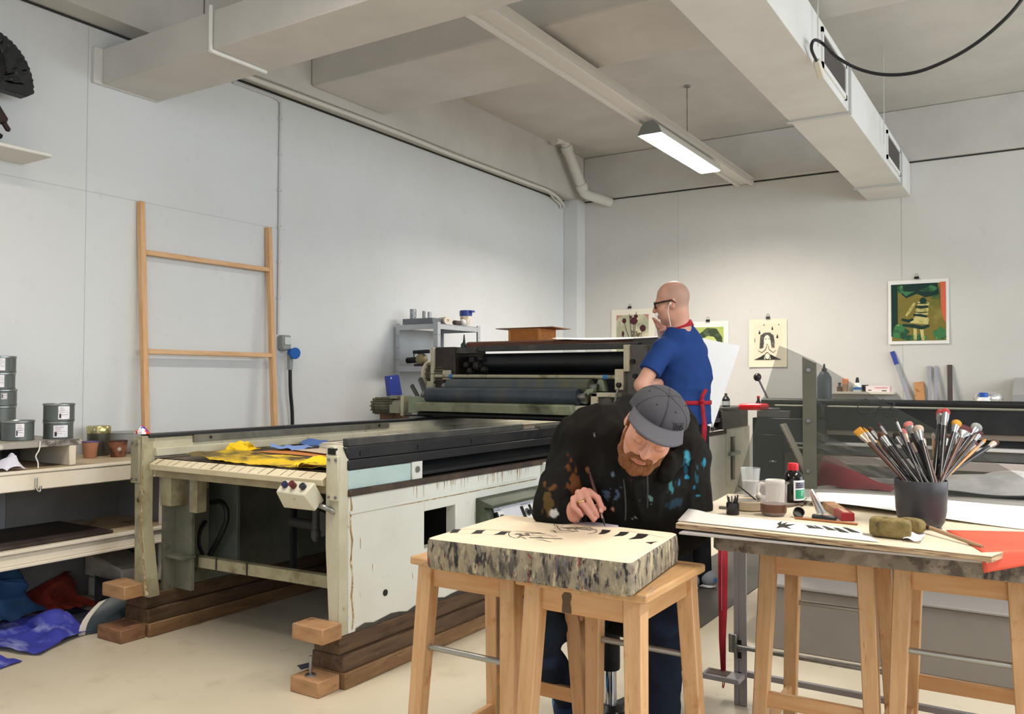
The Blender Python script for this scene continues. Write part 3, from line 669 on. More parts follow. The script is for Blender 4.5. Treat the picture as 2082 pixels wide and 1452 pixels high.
mb = MB(); mb.cyl((-4.05, 4.80, 1.035), (-3.95, 4.80, 1.035), .05, .058, n=20); mb.box(-4.08, -4.0, 4.76, 4.84, 1.09, 1.115); mb.box(-4.06, -3.96, 4.74, 4.80, .985, 1.05); mb.build('terminal_box', mat('motor_terminal', '#8d8c78', .5, v=(('#6e7263', 6, .5, .7),)), m1, bevel=.004)
m2, d_ = motor('drive_motor', (-3.86, 5.0, 1.275), (-3.72, 5.0, 1.275), .07, mm, 'finned motor beside the upper left frame')
mb = MB(); mb.cyl((-3.90, 5.0, 1.275), (-3.88, 5.0, 1.275), .095, n=28); mb.cyl((-3.72, 5.0, 1.275), (-3.66, 5.0, 1.275), .05, n=16); mb.box(-3.72, -3.65, 4.93, 4.99, 1.23, 1.30); build_split(mb, 'motor_flange', ccream, m2, bevel=.004)
mb = MB(); mb.bar((-3.98, 4.9, 1.19), (-3.9, 4.88, 1.10), .02, .03); mb.bar((-3.86, 4.85, 1.24), (-3.78, 4.82, 1.12), .03, .03); build_split(mb, 'carriage_arm', cgrey, pr, bevel=.003)
# right end of the carriage: bearing block, arc, lever
xa, za = Q(1203, 798, 4.76); xb_, zb_ = Q(1250, 850, 4.76)
mb = MB(); mb.box(xa, xa+.05, 4.74, 4.84, ZB, za); mb.box(xa, xb_+.02, 4.74, 4.84, za-.03, za); mb.build('bearing_block', ccream, pr, bevel=.006)
mb = MB(); mb.box(xa+.05, xb_+.03, 4.76, 4.84, ZB, za-.03); xk, zk = Q(1237, 822, 4.74); mb.cyl((xk, 4.77, zk), (xk, 4.71, zk), .04, n=18); mb.build('bearing', pdark, pr, bevel=.003)
mb = MB(); arc = [Q(*p, 4.74) for p in ((1180, 820), (1182, 803), (1192, 792), (1206, 789))]; arc2 = [Q(*p, 4.74) for p in ((1206, 797), (1198, 800), (1192, 808), (1190, 822))]
mb.prism([(a[0], 4.74, a[1]) for a in arc+arc2], (0, .05, 0)); mb.build('arc_plate', pgreen, pr, bevel=.002)
mb = MB(); xq, zq = Q(1160, 823, 4.72); mb.box(xq, xa, 4.70, 4.76, zq-.035, zq-.005); mb.box(xq+.04, xq+.075, 4.72, 4.76, ZB, zq-.035); mb.build('lever_bracket', ccream, pr, bevel=.003)
mb = MB(); pA, pB = PY(1247, 832, 4.70), PY(1257, 788, 4.70); mb.cyl(pA, pB, .008, n=8); lv = mb.build('lever', PAL['steel'], pr)
mb = MB(); mb.ell(PY(1258, 783, 4.70), (.018, .018, .018)); mb.build('lever_ball', PAL['black'], lv, label='black ball knob')
mb = MB(); xk, zk = Q(1220, 783, 4.85); mb.prism([(xk-.04, 4.85, zk-.04), (xk+.04, 4.85, zk-.04), (xk+.02, 4.85, zk+.03), (xk-.01, 4.85, zk+.05)], (0, .05, 0)); mb.cyl((xk-.1, 4.86, zk-.025), (xk-.03, 4.86, zk-.02), .018, n=12); build_split(mb, 'clamp_arm', pgreen, pr, bevel=.003)
xk, zk = Q(1275, 812, 4.80); mb = MB(); mb.box(xk-.04, xk+.07, 4.76, 4.82, ZB, zk+.01); mb.cyl((xk+.02, 4.76, zk-.03), (xk+.02, 4.72, zk-.03), .03, n=16); mb.build('gear_housing', pdark, pr, bevel=.006)

# ------------------------------------------------------------------ timber under the press
tim = mat('timber_dark', '#523e2d', .7, v=(('#664f38', 3, .42, .7), ('#32251a', 6, .52, .72), ('#2a2019', 24, .66, .76)), stretch=(9, 1, 9))
tim2 = mat('timber_light', '#785a3e', .7, v=(('#8d6f4c', 3, .42, .7), ('#4a3826', 6, .55, .75)), stretch=(9, 1, 9))
blk = mat('timber_block', '#ad8660', .7, v=(('#96704d', 4, .42, .7), ('#6b4a30', 7, .6, .76), ('#3a2d24', 20, .68, .76)), stretch=(3, 3, 8))
def beams(x0, x1, yl, name_side, xs):
    for (z0, z1, dx, m, lab) in ((0, .065, .012, tim2, 'lowest timber beam under the %s side of the press'), (.065, .13, 0, tim, 'timber beam stacked on the lowest one under the %s side of the press'),):
        mb = MB(); mb.box(x0-dx, x1+dx, yl, 5.4 if name_side == 'right' else 5.0, z0, z1)
        mb.build('timber_beam', m, bevel=.004, label=lab % name_side, cat='beam', group='timber beams under the press')
    mb = MB(); mb.box(x0+.01, x1-.02, yl+.0, 5.4 if name_side == 'right' else 5.0, .131, .2)
    return mb.build('timber_beam', tim, bevel=.004, label='dark upper timber beam carrying the %s side of the press' % name_side, cat='beam', group='timber beams under the press')
beams(-2.545, -2.372, 2.50, 'right', 0)
beams(-3.82, -3.632, 2.50, 'left', 0)
def block(p, nm, lab, zz, sx=.155, sy=.12, h=.062, m=blk, rz=0):
    mb = MB(); c_, s_ = math.cos(rz), math.sin(rz); mb.obox((p[0], p[1], zz+h/2), A(c_, s_, 0)*sx/2, A(-s_, c_, 0)*sy/2, (0, 0, h/2))
    return mb.build('wood_block', m, bevel=.004, label=lab, cat='wood block', group='wood blocks at the press feet')
block((-2.462, 2.437, 0), 'wood_block', 'light wood block with a bolt lying on the floor in front of the right beam', 0.0)
block((-2.462, 2.446, .2), 'wood_block', 'orange wood block on top of the right beam end', .201, .17, .11)
block((-3.735, 2.43, 0), 'wood_block', 'weathered brown wood block on the floor in front of the left beam', 0.0, .19, .13, m=mat('timber_block_brown', '#8a6449', .7, v=(('#6a4a38', 4, .42, .7), ('#a98662', 9, .6, .76)), stretch=(3, 3, 8)))
block((-3.725, 2.437, .2), 'wood_block', 'wood block on top of the left beam end', .201, .18, .12)
t = thing('anchor_bolt', 'rusty bolt standing on the floor block of the right beam', 'bolt', (-2.47, 2.43, .063))
mb = MB(); mb.lathe((-2.47, 2.42, .0625), [(.022, 0), (.021, .006), (.0, .006)], 16); mb.build('washer', PAL['steel'], t)
mb = MB(); mb.cyl((-2.47, 2.42, .0685), (-2.47, 2.42, .14), .006, n=10); mb.build('threaded_rod', PAL['steel'], t)
mb = MB(); mb.grid(lambda u, v: (-2.735+.075*u+.02*v, 2.60+.07*v-.035*u, .003+.004*math.sin(u*6)), 6, 3, .002)
mb.build('paper_scrap', mat('scrap_dark', '#3a3c50', .7), label='small dark scrap lying on the floor between the beams', cat='scrap')
# ------------------------------------------------------------------ things lying on the press bed
def sheet(name, c, amp, sc_, seed, m, label, cat, nu=26, nv=26, th=.0015, z0=None, group=None, lift=None, kind=None):
    """loose sheet or cloth over four corners (3-D), crumpled by amp"""
    c = [A(*p) for p in c]
    def base(u, v): return (c[0]*(1-u)+c[1]*u)*(1-v)+(c[3]*(1-u)+c[2]*u)*v
    G = np.array([[base(i/nu, j/nv) for j in range(nv+1)] for i in range(nu+1)])
    P = G.reshape(-1, 3); n1 = vnoise(P, sc_, seed); n2 = vnoise(P, sc_*2.6, seed+5)
    hgt = (np.abs(n1)*amp+np.abs(n2)*amp*.4).reshape(nu+1, nv+1)
    if lift is not None: hgt = hgt + np.array([[lift(i/nu, j/nv) for j in range(nv+1)] for i in range(nu+1)])
    wob = vnoise(P, sc_*1.3, seed+9).reshape(nu+1, nv+1)*amp*1.2
    G[..., 2] += hgt; G[..., 0] += wob; G[..., 1] += np.roll(wob, 3, 0)
    if z0 is not None: G[..., 2] = np.maximum(G[..., 2], z0+th)
    mb = MB(); mb.grid(lambda u, v: G[int(round(u*nu)), int(round(v*nv))], nu, nv, th)
    V = np.array(mb.v)
    nn = mb.f[0]; a, b, d = (V[i] for i in nn[:3])
    if np.cross(b-a, d-a)[2] < 0: mb.f = [tuple(reversed(f)) for f in mb.f]
    return mb.build(name, m, label=label, cat=cat, group=group, kind=kind, ang=80)
ZT = .8515
ycl = mat('yellow_cloth', '#e0bd1f', .85, v=(('#c9a51c', 5, .45, .7), ('#6a5a30', 2.2, .46, .58), ('#46392a', 3.0, .52, .60)))
yb_ = mat('bright_yellow_cloth', '#efc91c', .85, v=(('#c79d14', 7, .5, .75), ('#5c4a1c', 9, .68, .76)))
sheet('printing_cloth', [(-3.47, 2.58, ZT), (-2.52, 2.57, ZT), (-2.62, 2.98, ZT), (-3.54, 2.90, ZT)], .016, 9, 3, ycl, 'stained yellow cloth spread over the press bed', 'cloth', 60, 40, z0=ZT, lift=lambda u, v: .02*max(0, 1-5*abs(u-.02))+.03*max(0, u-.78)*(v < .6))
sheet('rag', [(-3.60, 2.86, ZT+.004), (-3.45, 2.84, ZT+.004), (-3.43, 2.98, ZT+.004), (-3.58, 3.0, ZT+.004)], .04, 14, 6, yb_, 'bunched yellow rag by the left rail of the press bed', 'cloth', 24, 24, z0=ZT, lift=lambda u, v: .05*math.sin(math.pi*u)*math.sin(math.pi*v))
sheet('rag', [(-2.76, 2.57, ZT+.004), (-2.49, 2.56, ZT+.004), (-2.49, 2.72, ZT+.004), (-2.76, 2.70, ZT+.004)], .03, 12, 8, yb_, 'bright yellow rag bunched at the right end of the press bed', 'cloth', 30, 24, z0=ZT, lift=lambda u, v: .025*math.sin(math.pi*u)*math.sin(math.pi*v))
ppr = [mat('sheet_white', '#e9e5de', .8), mat('sheet_beige', '#cdbba3', .8), mat('sheet_blue', '#7d9bd6', .8), mat('sheet_yellow', '#e8c31d', .7), mat('sheet_purple', '#5a3a6c', .8), mat('sheet_orange', '#c9803f', .8), mat('sheet_grey', '#c9c7c6', .8)]
def flat(c, h, m, lab, cat='paper', nm='paper_sheet', amp=.003, sd=1, lift=None):
    return sheet(nm, [(x, y, ZT+h) for x, y in c], amp, 7, sd, m, lab, cat, 14, 14, z0=ZT, lift=lift)
flat([(-3.50, 3.02), (-2.62, 3.0), (-2.66, 3.22), (-3.50, 3.30)], .001, ppr[5], 'orange brown sheet on the press bed behind the yellow cloth', sd=2)
flat([(-3.54, 3.18), (-3.34, 3.12), (-3.28, 3.26), (-3.52, 3.30)], .006, ppr[2], 'crumpled light blue paper on the press bed', amp=.03, sd=4)
flat([(-3.35, 3.15), (-3.05, 3.07), (-3.0, 3.25), (-3.3, 3.3)], .010, ppr[1], 'beige card on the press bed beside the blue paper', sd=5)
flat([(-3.0, 3.03), (-2.78, 2.99), (-2.74, 3.1), (-2.98, 3.14)], .014, ppr[3], 'yellow folder on the press bed', sd=6, amp=.006)
flat([(-2.75, 2.96), (-2.56, 2.95), (-2.54, 3.06), (-2.72, 3.07)], .010, ppr[4], 'purple printed paper on the press bed', sd=7, amp=.02)
mb = MB()
for k_, (dx, dy) in enumerate(((0, 0), (.015, -.01), (-.01, .012), (.012, .008))): mb.prism([(-3.36+dx, 3.34+dy, ZT+.009*k_), (-2.62+dx, 3.26+dy, ZT+.009*k_), (-2.60+dx, 4.1+dy, ZT+.009*k_), (-3.36+dx, 4.2+dy, ZT+.009*k_)], (0, 0, .0085))
mb.build('paper_stack', mat('stack_cream', '#d9d0bf', .8), label='flat stack of cream paper on the press bed under the white sheets', cat='paper stack')
flat([(-3.30, 3.42), (-2.62, 3.28), (-2.62, 3.75), (-3.28, 3.95)], .039, ppr[0], 'large white sheet on the press bed with brown marks', sd=8, amp=.004)
flat([(-3.36, 3.75), (-2.62, 3.68), (-2.60, 4.12), (-3.36, 4.2)], .046, ppr[6], 'pale grey sheet on the press bed near the rollers', sd=9, amp=.006, lift=lambda u, v: .01*math.sin(3*u))
flat([(-3.53, 3.40), (-3.40, 3.38), (-3.39, 3.52), (-3.52, 3.55)], .004, mat('rag_blue', '#4a6aa8', .9), 'small crumpled blue rag on the press bed by the left rail', 'cloth', 'rag', amp=.04, sd=11)
mb = MB(); mb.lathe((-2.75, 4.28, ZT+.042), [(.07, 0), (.068, .01), (.05, .022), (0, .026)], 20); mb.build('domed_cover', mat('lid_white', '#e4e6ee', .4), label='white domed lid on the pale sheet on the press bed', cat='lid')
mb = MB(); mb.prism([(-3.72, 2.474, .9685), (-3.66, 2.472, .9685), (-3.64, 2.50, .9685), (-3.70, 2.51, .9685)], (0, 0, .012)); mb.add([(-3.71, 2.474, .98), (-3.66, 2.474, .98), (-3.655, 2.51, .98), (-3.685, 2.49, 1.012)], [(0, 1, 3), (1, 2, 3), (2, 0, 3), (0, 2, 1)])
mb.build('candy_wrapper', mat('wrapper', '#d33a2c', .4, v=(('#f0eef0', 30, .52, .54), ('#3a3fb0', 34, .56, .58))), label='small red, white and blue wrapper on the left press post', cat='wrapper')

# ------------------------------------------------------------------ work bench on the left
bt = thing('work_bench', 'long cream work bench along the left wall with a lower shelf', 'bench', (-4.37, 2.2, 0))
bcream = mat('bench_cream', '#e4dccd', .5, v=(('#d3c6ae', 2.5, .45, .7), ('#9a8f7c', 14, .66, .78), ('#a8503e', 24, .74, .77)))
btop = mat('bench_top', '#c3b193', .5, v=(('#a58f70', 3, .45, .65), ('#4a4238', 7, .55, .7)))
mb = MB(); mb.box(-4.66, -4.06, .4, 3.02, .785, .80); mb.build('bench_top', btop, bt)
mb = MB(); mb.box(-4.085, -4.06, .4, 3.02, .705, .785); mb.box(-4.09, -4.055, .4, 3.02, .785, .801); mb.build('front_rail', bcream, bt, bevel=.004)
mb = MB(); mb.box(-4.66, -4.062, .4, 3.02, .415, .43); mb.build('lower_shelf', btop, bt)
mb = MB(); mb.box(-4.10, -4.06, .4, 3.02, .415, .432); mb.box(-4.10, -4.06, .4, 3.02, .345, .36); mb.box(-4.10, -4.075, .4, 3.02, .36, .415); build_split(mb, 'shelf_rail', bcream, bt, bevel=.003)
gpan = mat('bench_panel_grey', '#8f8d8c', .7, v=(('#7d7a78', 2, .4, .7),))
gpan2 = mat('bench_panel_blue_grey', '#a2a5ab', .7)
mb = MB(); mb.box(-4.665, -4.65, .4, 2.35, .0, .785); mb.build('back_panel', gpan2, bt)
mb = MB(); mb.box(-4.665, -4.64, 2.35, 3.02, .0, .785); mb.build('back_panel', gpan, bt)
mb = MB(); mb.box(-4.64, -4.10, 2.99, 3.02, .0, .785); mb.build('end_panel', gpan, bt)
for y in (.5, 2.95):
    mb = MB(); mb.box(-4.16, -4.10, y-.03, y+.03, 0, .785); mb.build('leg', bcream, bt)
mb = MB(); mb.box(-4.62, -4.11, 1.2, 2.62, .431, .447); mb.build('board', mat('dark_board', '#2f2724', .6, v=(('#4a403a', 4, .4, .7), ('#8a8178', 20, .68, .74))), label='dark stained board lying on the lower shelf of the bench', cat='board', bevel=.002)
rs = thing('riser_shelf', 'low cream riser shelf on the bench carrying ink cans', 'shelf', (-4.3, 2.0, .801))
mb = MB(); mb.box(-4.62, -4.12, 1.5, 2.45, .90, .93); mb.build('shelf_board', mat('riser_top', '#9b968d', .5, v=(('#5b5651', 6, .5, .6), ('#c9c3b6', 10, .55, .62))), rs, bevel=.003)
mb = MB(); mb.box(-4.60, -4.12, 2.385, 2.42, .801, .90); mb.box(-4.60, -4.12, 1.5, 1.535, .801, .90); build_split(mb, 'side_support', bcream, rs, bevel=.003)
mb = MB(); mb.box(-4.60, -4.58, 1.535, 2.385, .801, .90); mb.build('back_panel', mat('riser_dark', '#4a4340', .7), rs)
# ink cans
canm = mat('can_grey', '#5d625f', .38, .35, v=(('#535855', 4, .4, .7),))
canr = mat('can_rim', '#8f9391', .3, .7)
labm = mat('can_label', '#e7e6ea', .6, v=(('#d5d3d9', 30, .5, .6),))
labt = mat('label_text', '#8a6e6e', .7)
labk = mat('label_black', '#2a2a2c', .7)
def can(c, r, h, lab, la=None, rot=0, lz=(.15, .85), big=True):
    t = thing('ink_can', lab, 'can', c, 'ink cans on the bench'); c = A(*c); mb = MB()
    mb.lathe(c, [(r*.97, 0), (r*.985, .004), (r*.96, .009), (r*.96, h-.012), (r*.95, h-.010)], 36); mb.build('can_body', canm, t)
    mb = MB(); mb.lathe(c+A(0, 0, h-.012), [(r*.96, 0), (r, .003), (r, .010), (r*.975, .012), (r*.93, .006), (0, .006)], 36); mb.build('lid', canr, t)
    if la is not None:
        R0 = r*.965; n = 10; a0, a1 = la
        def pt(u, z, k=1.0): a = math.radians(a0+(a1-a0)*u); return c+A(R0*k*math.cos(a), R0*k*math.sin(a), z*h)
        mb = MB(); mb.grid(lambda u, v: pt(u, lz[0]+(lz[1]-lz[0])*v), n, 1); lb = mb.build('label', labm, t)
        mb = MB(); Rr = random.Random(int(abs(a0)))
        for i in range(4):
            z = lz[1]-.1-.12*i*(lz[1]-lz[0])/.7; ln = .3+.5*Rr.random()
            mb.grid(lambda u, v: pt(.12+ln*u, z+.02*(v-.5), 1.004), 4, 1)
        mb.build('label_text', labt, lb)
        mb = MB(); mb.grid(lambda u, v: pt(.08+.16*u, lz[0]+.06+.25*v, 1.006), 2, 1); mb.build('bar_mark', labk, lb)
    return t
z0 = .9305
can((-4.28, 2.215, z0), .074, .098, 'grey ink can alone at the front edge of the riser shelf', (-35, -5), lz=(.2, .85))
names = ['bottom', 'fourth', 'middle', 'second', 'top']
for i, la in enumerate((None, None, (-22, -2), (-58, -6), (-58, -6))):
    can((-4.47+.006*(i % 2), 2.21+.006*(i % 3), z0+i*.0835), .078, .083, '%s grey ink can of the tall stack against the wall' % names[i] if i in (0, 2, 4) else '%s grey ink can from the top in the tall stack against the wall' % ('second' if i == 3 else 'fourth'), la, lz=(.12, .86) if i > 2 else (.4, .75))
can((-4.25, 2.40, z0), .071, .088, 'lower grey ink can of the pair at the right end of the riser shelf', (-48, 8), lz=(.1, .78))
can((-4.25, 2.402, z0+.0885), .074, .089, 'upper grey ink can of the pair at the right end of the riser shelf', (-32, 12), lz=(.12, .85))
can((-4.50, 2.455, z0-.1285), .06, .075, 'small grey ink can half hidden behind the pair of cans', None)
can((-4.42, 2.13, .802), .075, .085, 'dark ink can under the riser shelf behind the white rag', None)
sheet('rag', [(-4.17, 2.02, .803), (-4.06, 2.06, .803), (-4.10, 2.17, .803), (-4.20, 2.14, .803)], .02, 16, 12, mat('rag_white', '#cfcdda', .9), 'white crumpled rag on the bench under the riser shelf', 'cloth', 26, 26, z0=.802, lift=lambda u, v: .07*math.sin(math.pi*u)*math.sin(math.pi*v))
mb = MB(); mb.tube(spline([(-4.113, 2.235, .93), (-4.112, 2.23, .89), (-4.113, 2.215, .86), (-4.112, 2.225, .83), (-4.10, 2.22, .803)], 5), .003, 6); mb.build('string', PAL['white'], label='short white string hanging over the riser shelf edge', cat='string')
mb = MB(); p = PX(74, 985, -4.05); mb.tube(spline([p+A(0, 0, .03), p, p-A(0, 0, .02), p+A(0, .016, -.035), p+A(0, .022, -.01)], 5), .005, 8); mb.build('hook', PAL['chrome'], label='shiny small hook under the front edge of the bench', cat='hook')
# tin, bowl and cups on the bench
t = thing('tin', 'dark tin with gold lid on the bench behind the cups', 'tin', (-4.53, 2.79, .801))
mb = MB(); c = A(-4.53, 2.79, .801); mb.lathe(c, [(.058, 0), (.06, .004), (.06, .125), (.0, .125)], 30); mb.build('tin_body', mat('tin_dark', '#5a584e', .35, .6), t)
mb = MB(); mb.lathe(c+A(0, 0, .125), [(.062, 0), (.063, .004), (.063, .035), (.058, .042), (0, .042)], 30); mb.build('lid', mat('tin_gold', '#b0a76a', .25, .8, v=(('#d8d2a8', 8, .5, .7),)), t)
mb = MB(); c = A(-4.55, 2.98, .801); mb.lathe(c, [(.055, 0), (.075, .01), (.10, .05), (.112, .115), (.118, .12), (.116, .123), (.108, .115), (.096, .05), (.07, .015), (0, .012)], 36)
mb.build('glass_bowl', mat('cloudy_plastic', '#aeb0ae', .15, alpha=.6), label='clear plastic bowl on the bench behind the brown cup', cat='bowl')
def paper_cup(c, r0, r1, h, m, m2, lab):
    t = thing('paper_cup', lab, 'cup', c); c = A(*c); mb = MB()
    mb.lathe(c, [(r0, 0), (r1, h), (r1-.002, h), (r0-.002, .003), (0, .003)], 28); mb.build('cup_body', m, t)
    mb = MB(); mb.lathe(c+A(0, 0, h), [(r1-.002, -.002), (r1+.002, -.002), (r1+.002, .002), (r1-.002, .002)], 28, close=True); mb.build('rim', m2, t)
    return t, c
paper_cup((-4.43, 2.68, .801), .033, .042, .088, mat('cup_clay', '#b07a60', .6, v=(('#c08d73', 6, .5, .7),)), mat('cup_blue_ink', '#3a4f9c', .4), 'clay coloured paper cup with blue ink on its rim')
t, c = paper_cup((-4.36, 2.80, .801), .038, .050, .088, mat('cup_brown', '#5b3729', .6, v=(('#8a5741', 3, .52, .56),)), mat('cup_dark_rim', '#2a2024', .4), 'dark brown paper cup with pale round mark on the bench')
mb = MB(); d = unit(A(-c[0], -c[1], 0)); d = unit(d+A(.15, .2, 0)*.6); mb.lathe(c+d*.0435+A(0, 0, .045), [(.010, 0), (.010, .002), (0, .002)], 16, d); mb.build('round_mark', mat('mark_grey', '#b3b2a8', .6), t)
mb = MB(); mb.box(-4.13, -4.105, 2.86, 2.89, .802, .82); mb.build('bottle_cap', mat('cap_blue', '#2a4f8c', .5), label='small blue cap on the bench corner next to the press', cat='cap', bevel=.004)
# papers, sheets and boxes on the floor under the bench
fl = lambda c, m, lab, sd, amp=.03, th=.0015, lift=None, z=.004: sheet('paper_sheet', [(q[0], q[1], q[2] if len(q) > 2 else z) for q in c], amp, 6, sd, m, lab, 'paper', 26, 26, th, z0=.002, lift=lift)
ultra = mat('paper_ultramarine', '#3b40a6', .7, v=(('#8c95cf', 2.6, .50, .62, (1, 2.5, 1)), ('#2c2f86', 4, .6, .75)))
fl([(-4.30, 2.02), (-3.80, 2.06), (-3.90, 2.40), (-4.42, 2.42)], ultra, 'large crumpled ultramarine paper on the floor by the bench', 21, .045, lift=lambda u, v: .07*math.exp(-((u-.55)**2+(v-.8)**2)*14))
fl([(-4.05, 1.72), (-3.74, 1.80), (-3.80, 1.97), (-4.08, 1.98)], ultra, 'folded ultramarine paper corner on the floor at the left picture edge', 22, .03)
fl([(-4.45, 1.95, .02), (-4.25, 1.97, .02), (-4.22, 2.14, .06), (-4.48, 2.16, .07)], mat('paper_orange', '#c2593c', .7), 'orange paper sheet lying on the blue papers under the bench', 23, .03)
fl([(-4.62, 1.95, .02), (-4.35, 2.0, .01), (-4.40, 2.42, .01), (-4.63, 2.35, .22)], mat('paper_steel_blue', '#345f8f', .7, v=(('#27466e', 3, .45, .65),)), 'steel blue crumpled paper heaped under the bench', 24, .09, lift=lambda u, v: .10*math.sin(math.pi*u)*math.sin(math.pi*v))
fl([(-4.62, 2.40, .03), (-4.34, 2.44, .005), (-4.38, 2.70, .005), (-4.62, 2.64, .12)], mat('paper_red', '#7a2a22', .7, v=(('#b4452c', 4, .5, .7),)), 'dark red crumpled paper under the bench beside the blue heap', 25, .06, lift=lambda u, v: .02*math.sin(math.pi*u)*math.sin(math.pi*v))
fl([(-4.35, 2.42), (-3.98, 2.42), (-4.02, 2.58), (-4.38, 2.60)], mat('paper_navy', '#232a3c', .7, v=(('#4a3524', 3, .52, .6),)), 'dark navy sheet on the floor behind the ultramarine paper', 26, .03)
fl([(-4.1, 2.50), (-3.93, 2.46), (-3.90, 2.55), (-4.05, 2.62)], mat('paper_ochre', '#b07a45', .7, v=(('#4a3a2c', 8, .5, .6),)), 'small ochre scrap of paper on the floor by the bent dark sheet', 27, .02)
mb = MB(); mb.box(-4.60, -4.22, 2.78, 2.96, .002, .12); mb.prism([(-4.60, 2.76, .12), (-4.22, 2.74, .12), (-4.22, 2.74, .20), (-4.60, 2.76, .26)], (.05, .20, 0)); mb.build('foam_block', mat('foam_white', '#c9c3b6', .8, v=(('#a9a294', 4, .5, .7),)), label='off-white foam block on the floor at the back under the bench', cat='block', bevel=.01)
mb = MB()
def bent(u, v):
    a = -.9+2.0*u; return A(-4.16+.30*math.sin(a)+.14*u, 2.62+.20*(1-math.cos(a)), .01+.21*v*(.75+.25*u))
mb.grid(bent, 20, 4, .003); mb.build('bent_sheet', mat('sheet_dark_steel', '#1f2a30', .35, v=(('#5d6d76', 2.2, .52, .66),)), label='dark curved metal sheet standing on the floor under the bench', cat='sheet')
mb = MB()
pa, pb, pc, pd_ = PZ(160, 1293, .003), PZ(188, 1285, .003), PZ(196, 1236, .14), PZ(180, 1246, .12)
def strip(u, v):
    b0 = pa*(1-u)+A(-3.86, 2.50, .003)*u; t0 = b0+A(-.03, .12+.05*u, .13+.06*u)
    return b0*(1-v)+t0*v+A(0, -.03*math.sin(math.pi*v), 0)
mb.grid(strip, 8, 6, .002)
o = mb.build('bent_sheet', [mat('sheet_bluegreen', '#26343a', .4)], label='dark plastic sheet with white edge leaning by the left timber block', cat='sheet')
mb = MB(); mb.grid(lambda u, v: strip(u*.16, v)+A(.004, -.004, .001), 2, 6, .001); mb.build('white_edge', mat('edge_white', '#cfc8bc', .7), o)
# ------------------------------------------------------------------ wall shelf with the dark bird ornament
mb = MB(); mb.box(XW, -4.38, 1.2, 2.42, 2.392, 2.412)
mb.build('wall_shelf', mat('shelf_white', '#d7d4ce', .6), bevel=.003, label='white shelf high on the left wall under the dark bird', cat='shelf')
bd = thing('bird_ornament', 'black feathered bird ornament on the high wall shelf', 'ornament', (-4.53, 2.12, 2.413))
blackf = mat('feather_black', '#0e0d0d', .5, v=(('#1d1a18', 18, .5, .7), ('#6a675c', 26, .64, .70, (1, 2.2, .8)), ('#9fa5a0', 14, .70, .74, (1, 2, .7))))
C0 = A(-4.52, 2.14, 2.745)
mb = MB()
def fan(y, z, sx): return C0+A(sx, y, z)
out = []
for i in range(40):
    a = math.radians(-2+100*i/39); r = .235+.004*math.sin(i*2.4)
    out.append((r*math.cos(a), r*1.13*math.sin(a)))
out = [(-.3, -.03), (.06, -.03), (.20, -.035)] + out + [(-.3, .30)]
mb.prism([fan(y, z, -.035) for y, z in out], (.07, 0, 0)); mb.ell(C0+A(0, -.05, .08), (.07, .17, .17))
R_ = random.Random(4)
for i in range(70):
    a = math.radians(3+92*R_.random()); r = .08+.13*R_.random(); d = A(0, math.cos(a), 1.1*math.sin(a)); p = C0+A(.034, 0, 0)+d*r
    mb.obox(p, unit(d)*.02, np.cross(A(1, 0, 0), unit(d))*.006, (.003, 0, 0))
mb.build('tail_fan', blackf, bd, bevel=.004)
mb = MB(); mb.ell(C0+A(.0, -.02, -.10), (.06, .07, .12)); mb.tube(spline([C0+A(0, .0, -.05), C0+A(.01, .05, -.13), C0+A(.01, .10, -.20), C0+A(.01, .125, -.235)], 5), [.035]*5+[.03]*5+[.014]*5+[.003], 8); mb.build('body', mat('bird_brown', '#33221d', .6, v=(('#1a1413', 9, .45, .65),)), bd, bevel=.002)
mb = MB(); mb.tube(spline([C0+A(0, -.04, -.16), C0+A(.01, .0, -.22), C0+A(.01, .06, -.26), C0+A(.01, .09, -.275)], 5), [.04]*5+[.035]*5+[.015]*5+[.004], 8)
mb.tube(spline([C0+A(0, -.06, -.26), C0+A(.01, .02, -.31), C0+A(.01, .085, -.345)], 5), [.04]*5+[.025]*5+[.004], 8); mb.box(-4.58, -4.48, 1.95, 2.08, 2.413, 2.5); mb.build('claw', mat('bird_black', '#151212', .5), bd)
# ------------------------------------------------------------------ grey metal rack behind the press and what stands on it
rk = thing('metal_rack', 'grey perforated metal shelving rack against the left wall behind the press', 'rack', (-4.42, 5.8, 0))
rkm = mat('rack_grey', '#b9bdc2', .45, .2, v=(('#a9acb0', 3, .45, .7),))
RX0, RX1, RY0, RY1, RZ = -4.64, -4.20, 5.5, 6.12, 1.695
for (x, y, sx) in ((RX0, RY0, 1), (RX1, RY0, -1), (RX0, RY1, 1), (RX1, RY1, -1)):
    mb = MB(); s = 1 if y == RY0 else -1
    mb.box(x, x+sx*.04, y-.002, y+.002, 0, RZ+.01); mb.box(x-.002, x+.002, y, y+s*.04, 0, RZ+.01)
    p = mb.build('post', rkm, rk)
    mb = MB()
    for z in np.arange(.9, RZ, .10):
        for o_ in (.012, .028): mb.cyl((x+sx*o_, y-s*.0022, z), (x+sx*o_, y-s*.003, z), .0035, n=8)
        mb.cyl((x-sx*.0022, y+s*.02, z), (x-sx*.003, y+s*.02, z), .0035, n=8)
    mb.build('post_hole', PAL['black'], p)
for z in (RZ-.035, 1.31, .9, .4):
    mb = MB(); mb.box(RX0, RX1, RY0, RY1, z+.028, z+.032); mb.box(RX0, RX1, RY0-.003, RY0, z-.012, z+.03); mb.box(RX1-.003, RX1, RY0, RY1, z-.012, z+.03); mb.box(RX0, RX1, RY1, RY1+.003, z-.012, z+.03)
    mb.build('shelf', rkm, rk)
zt = RZ-.003
wb = thing('weight_block', 'grey block with three small metal weights on the rack top', 'block', (-4.46, 5.56, zt))
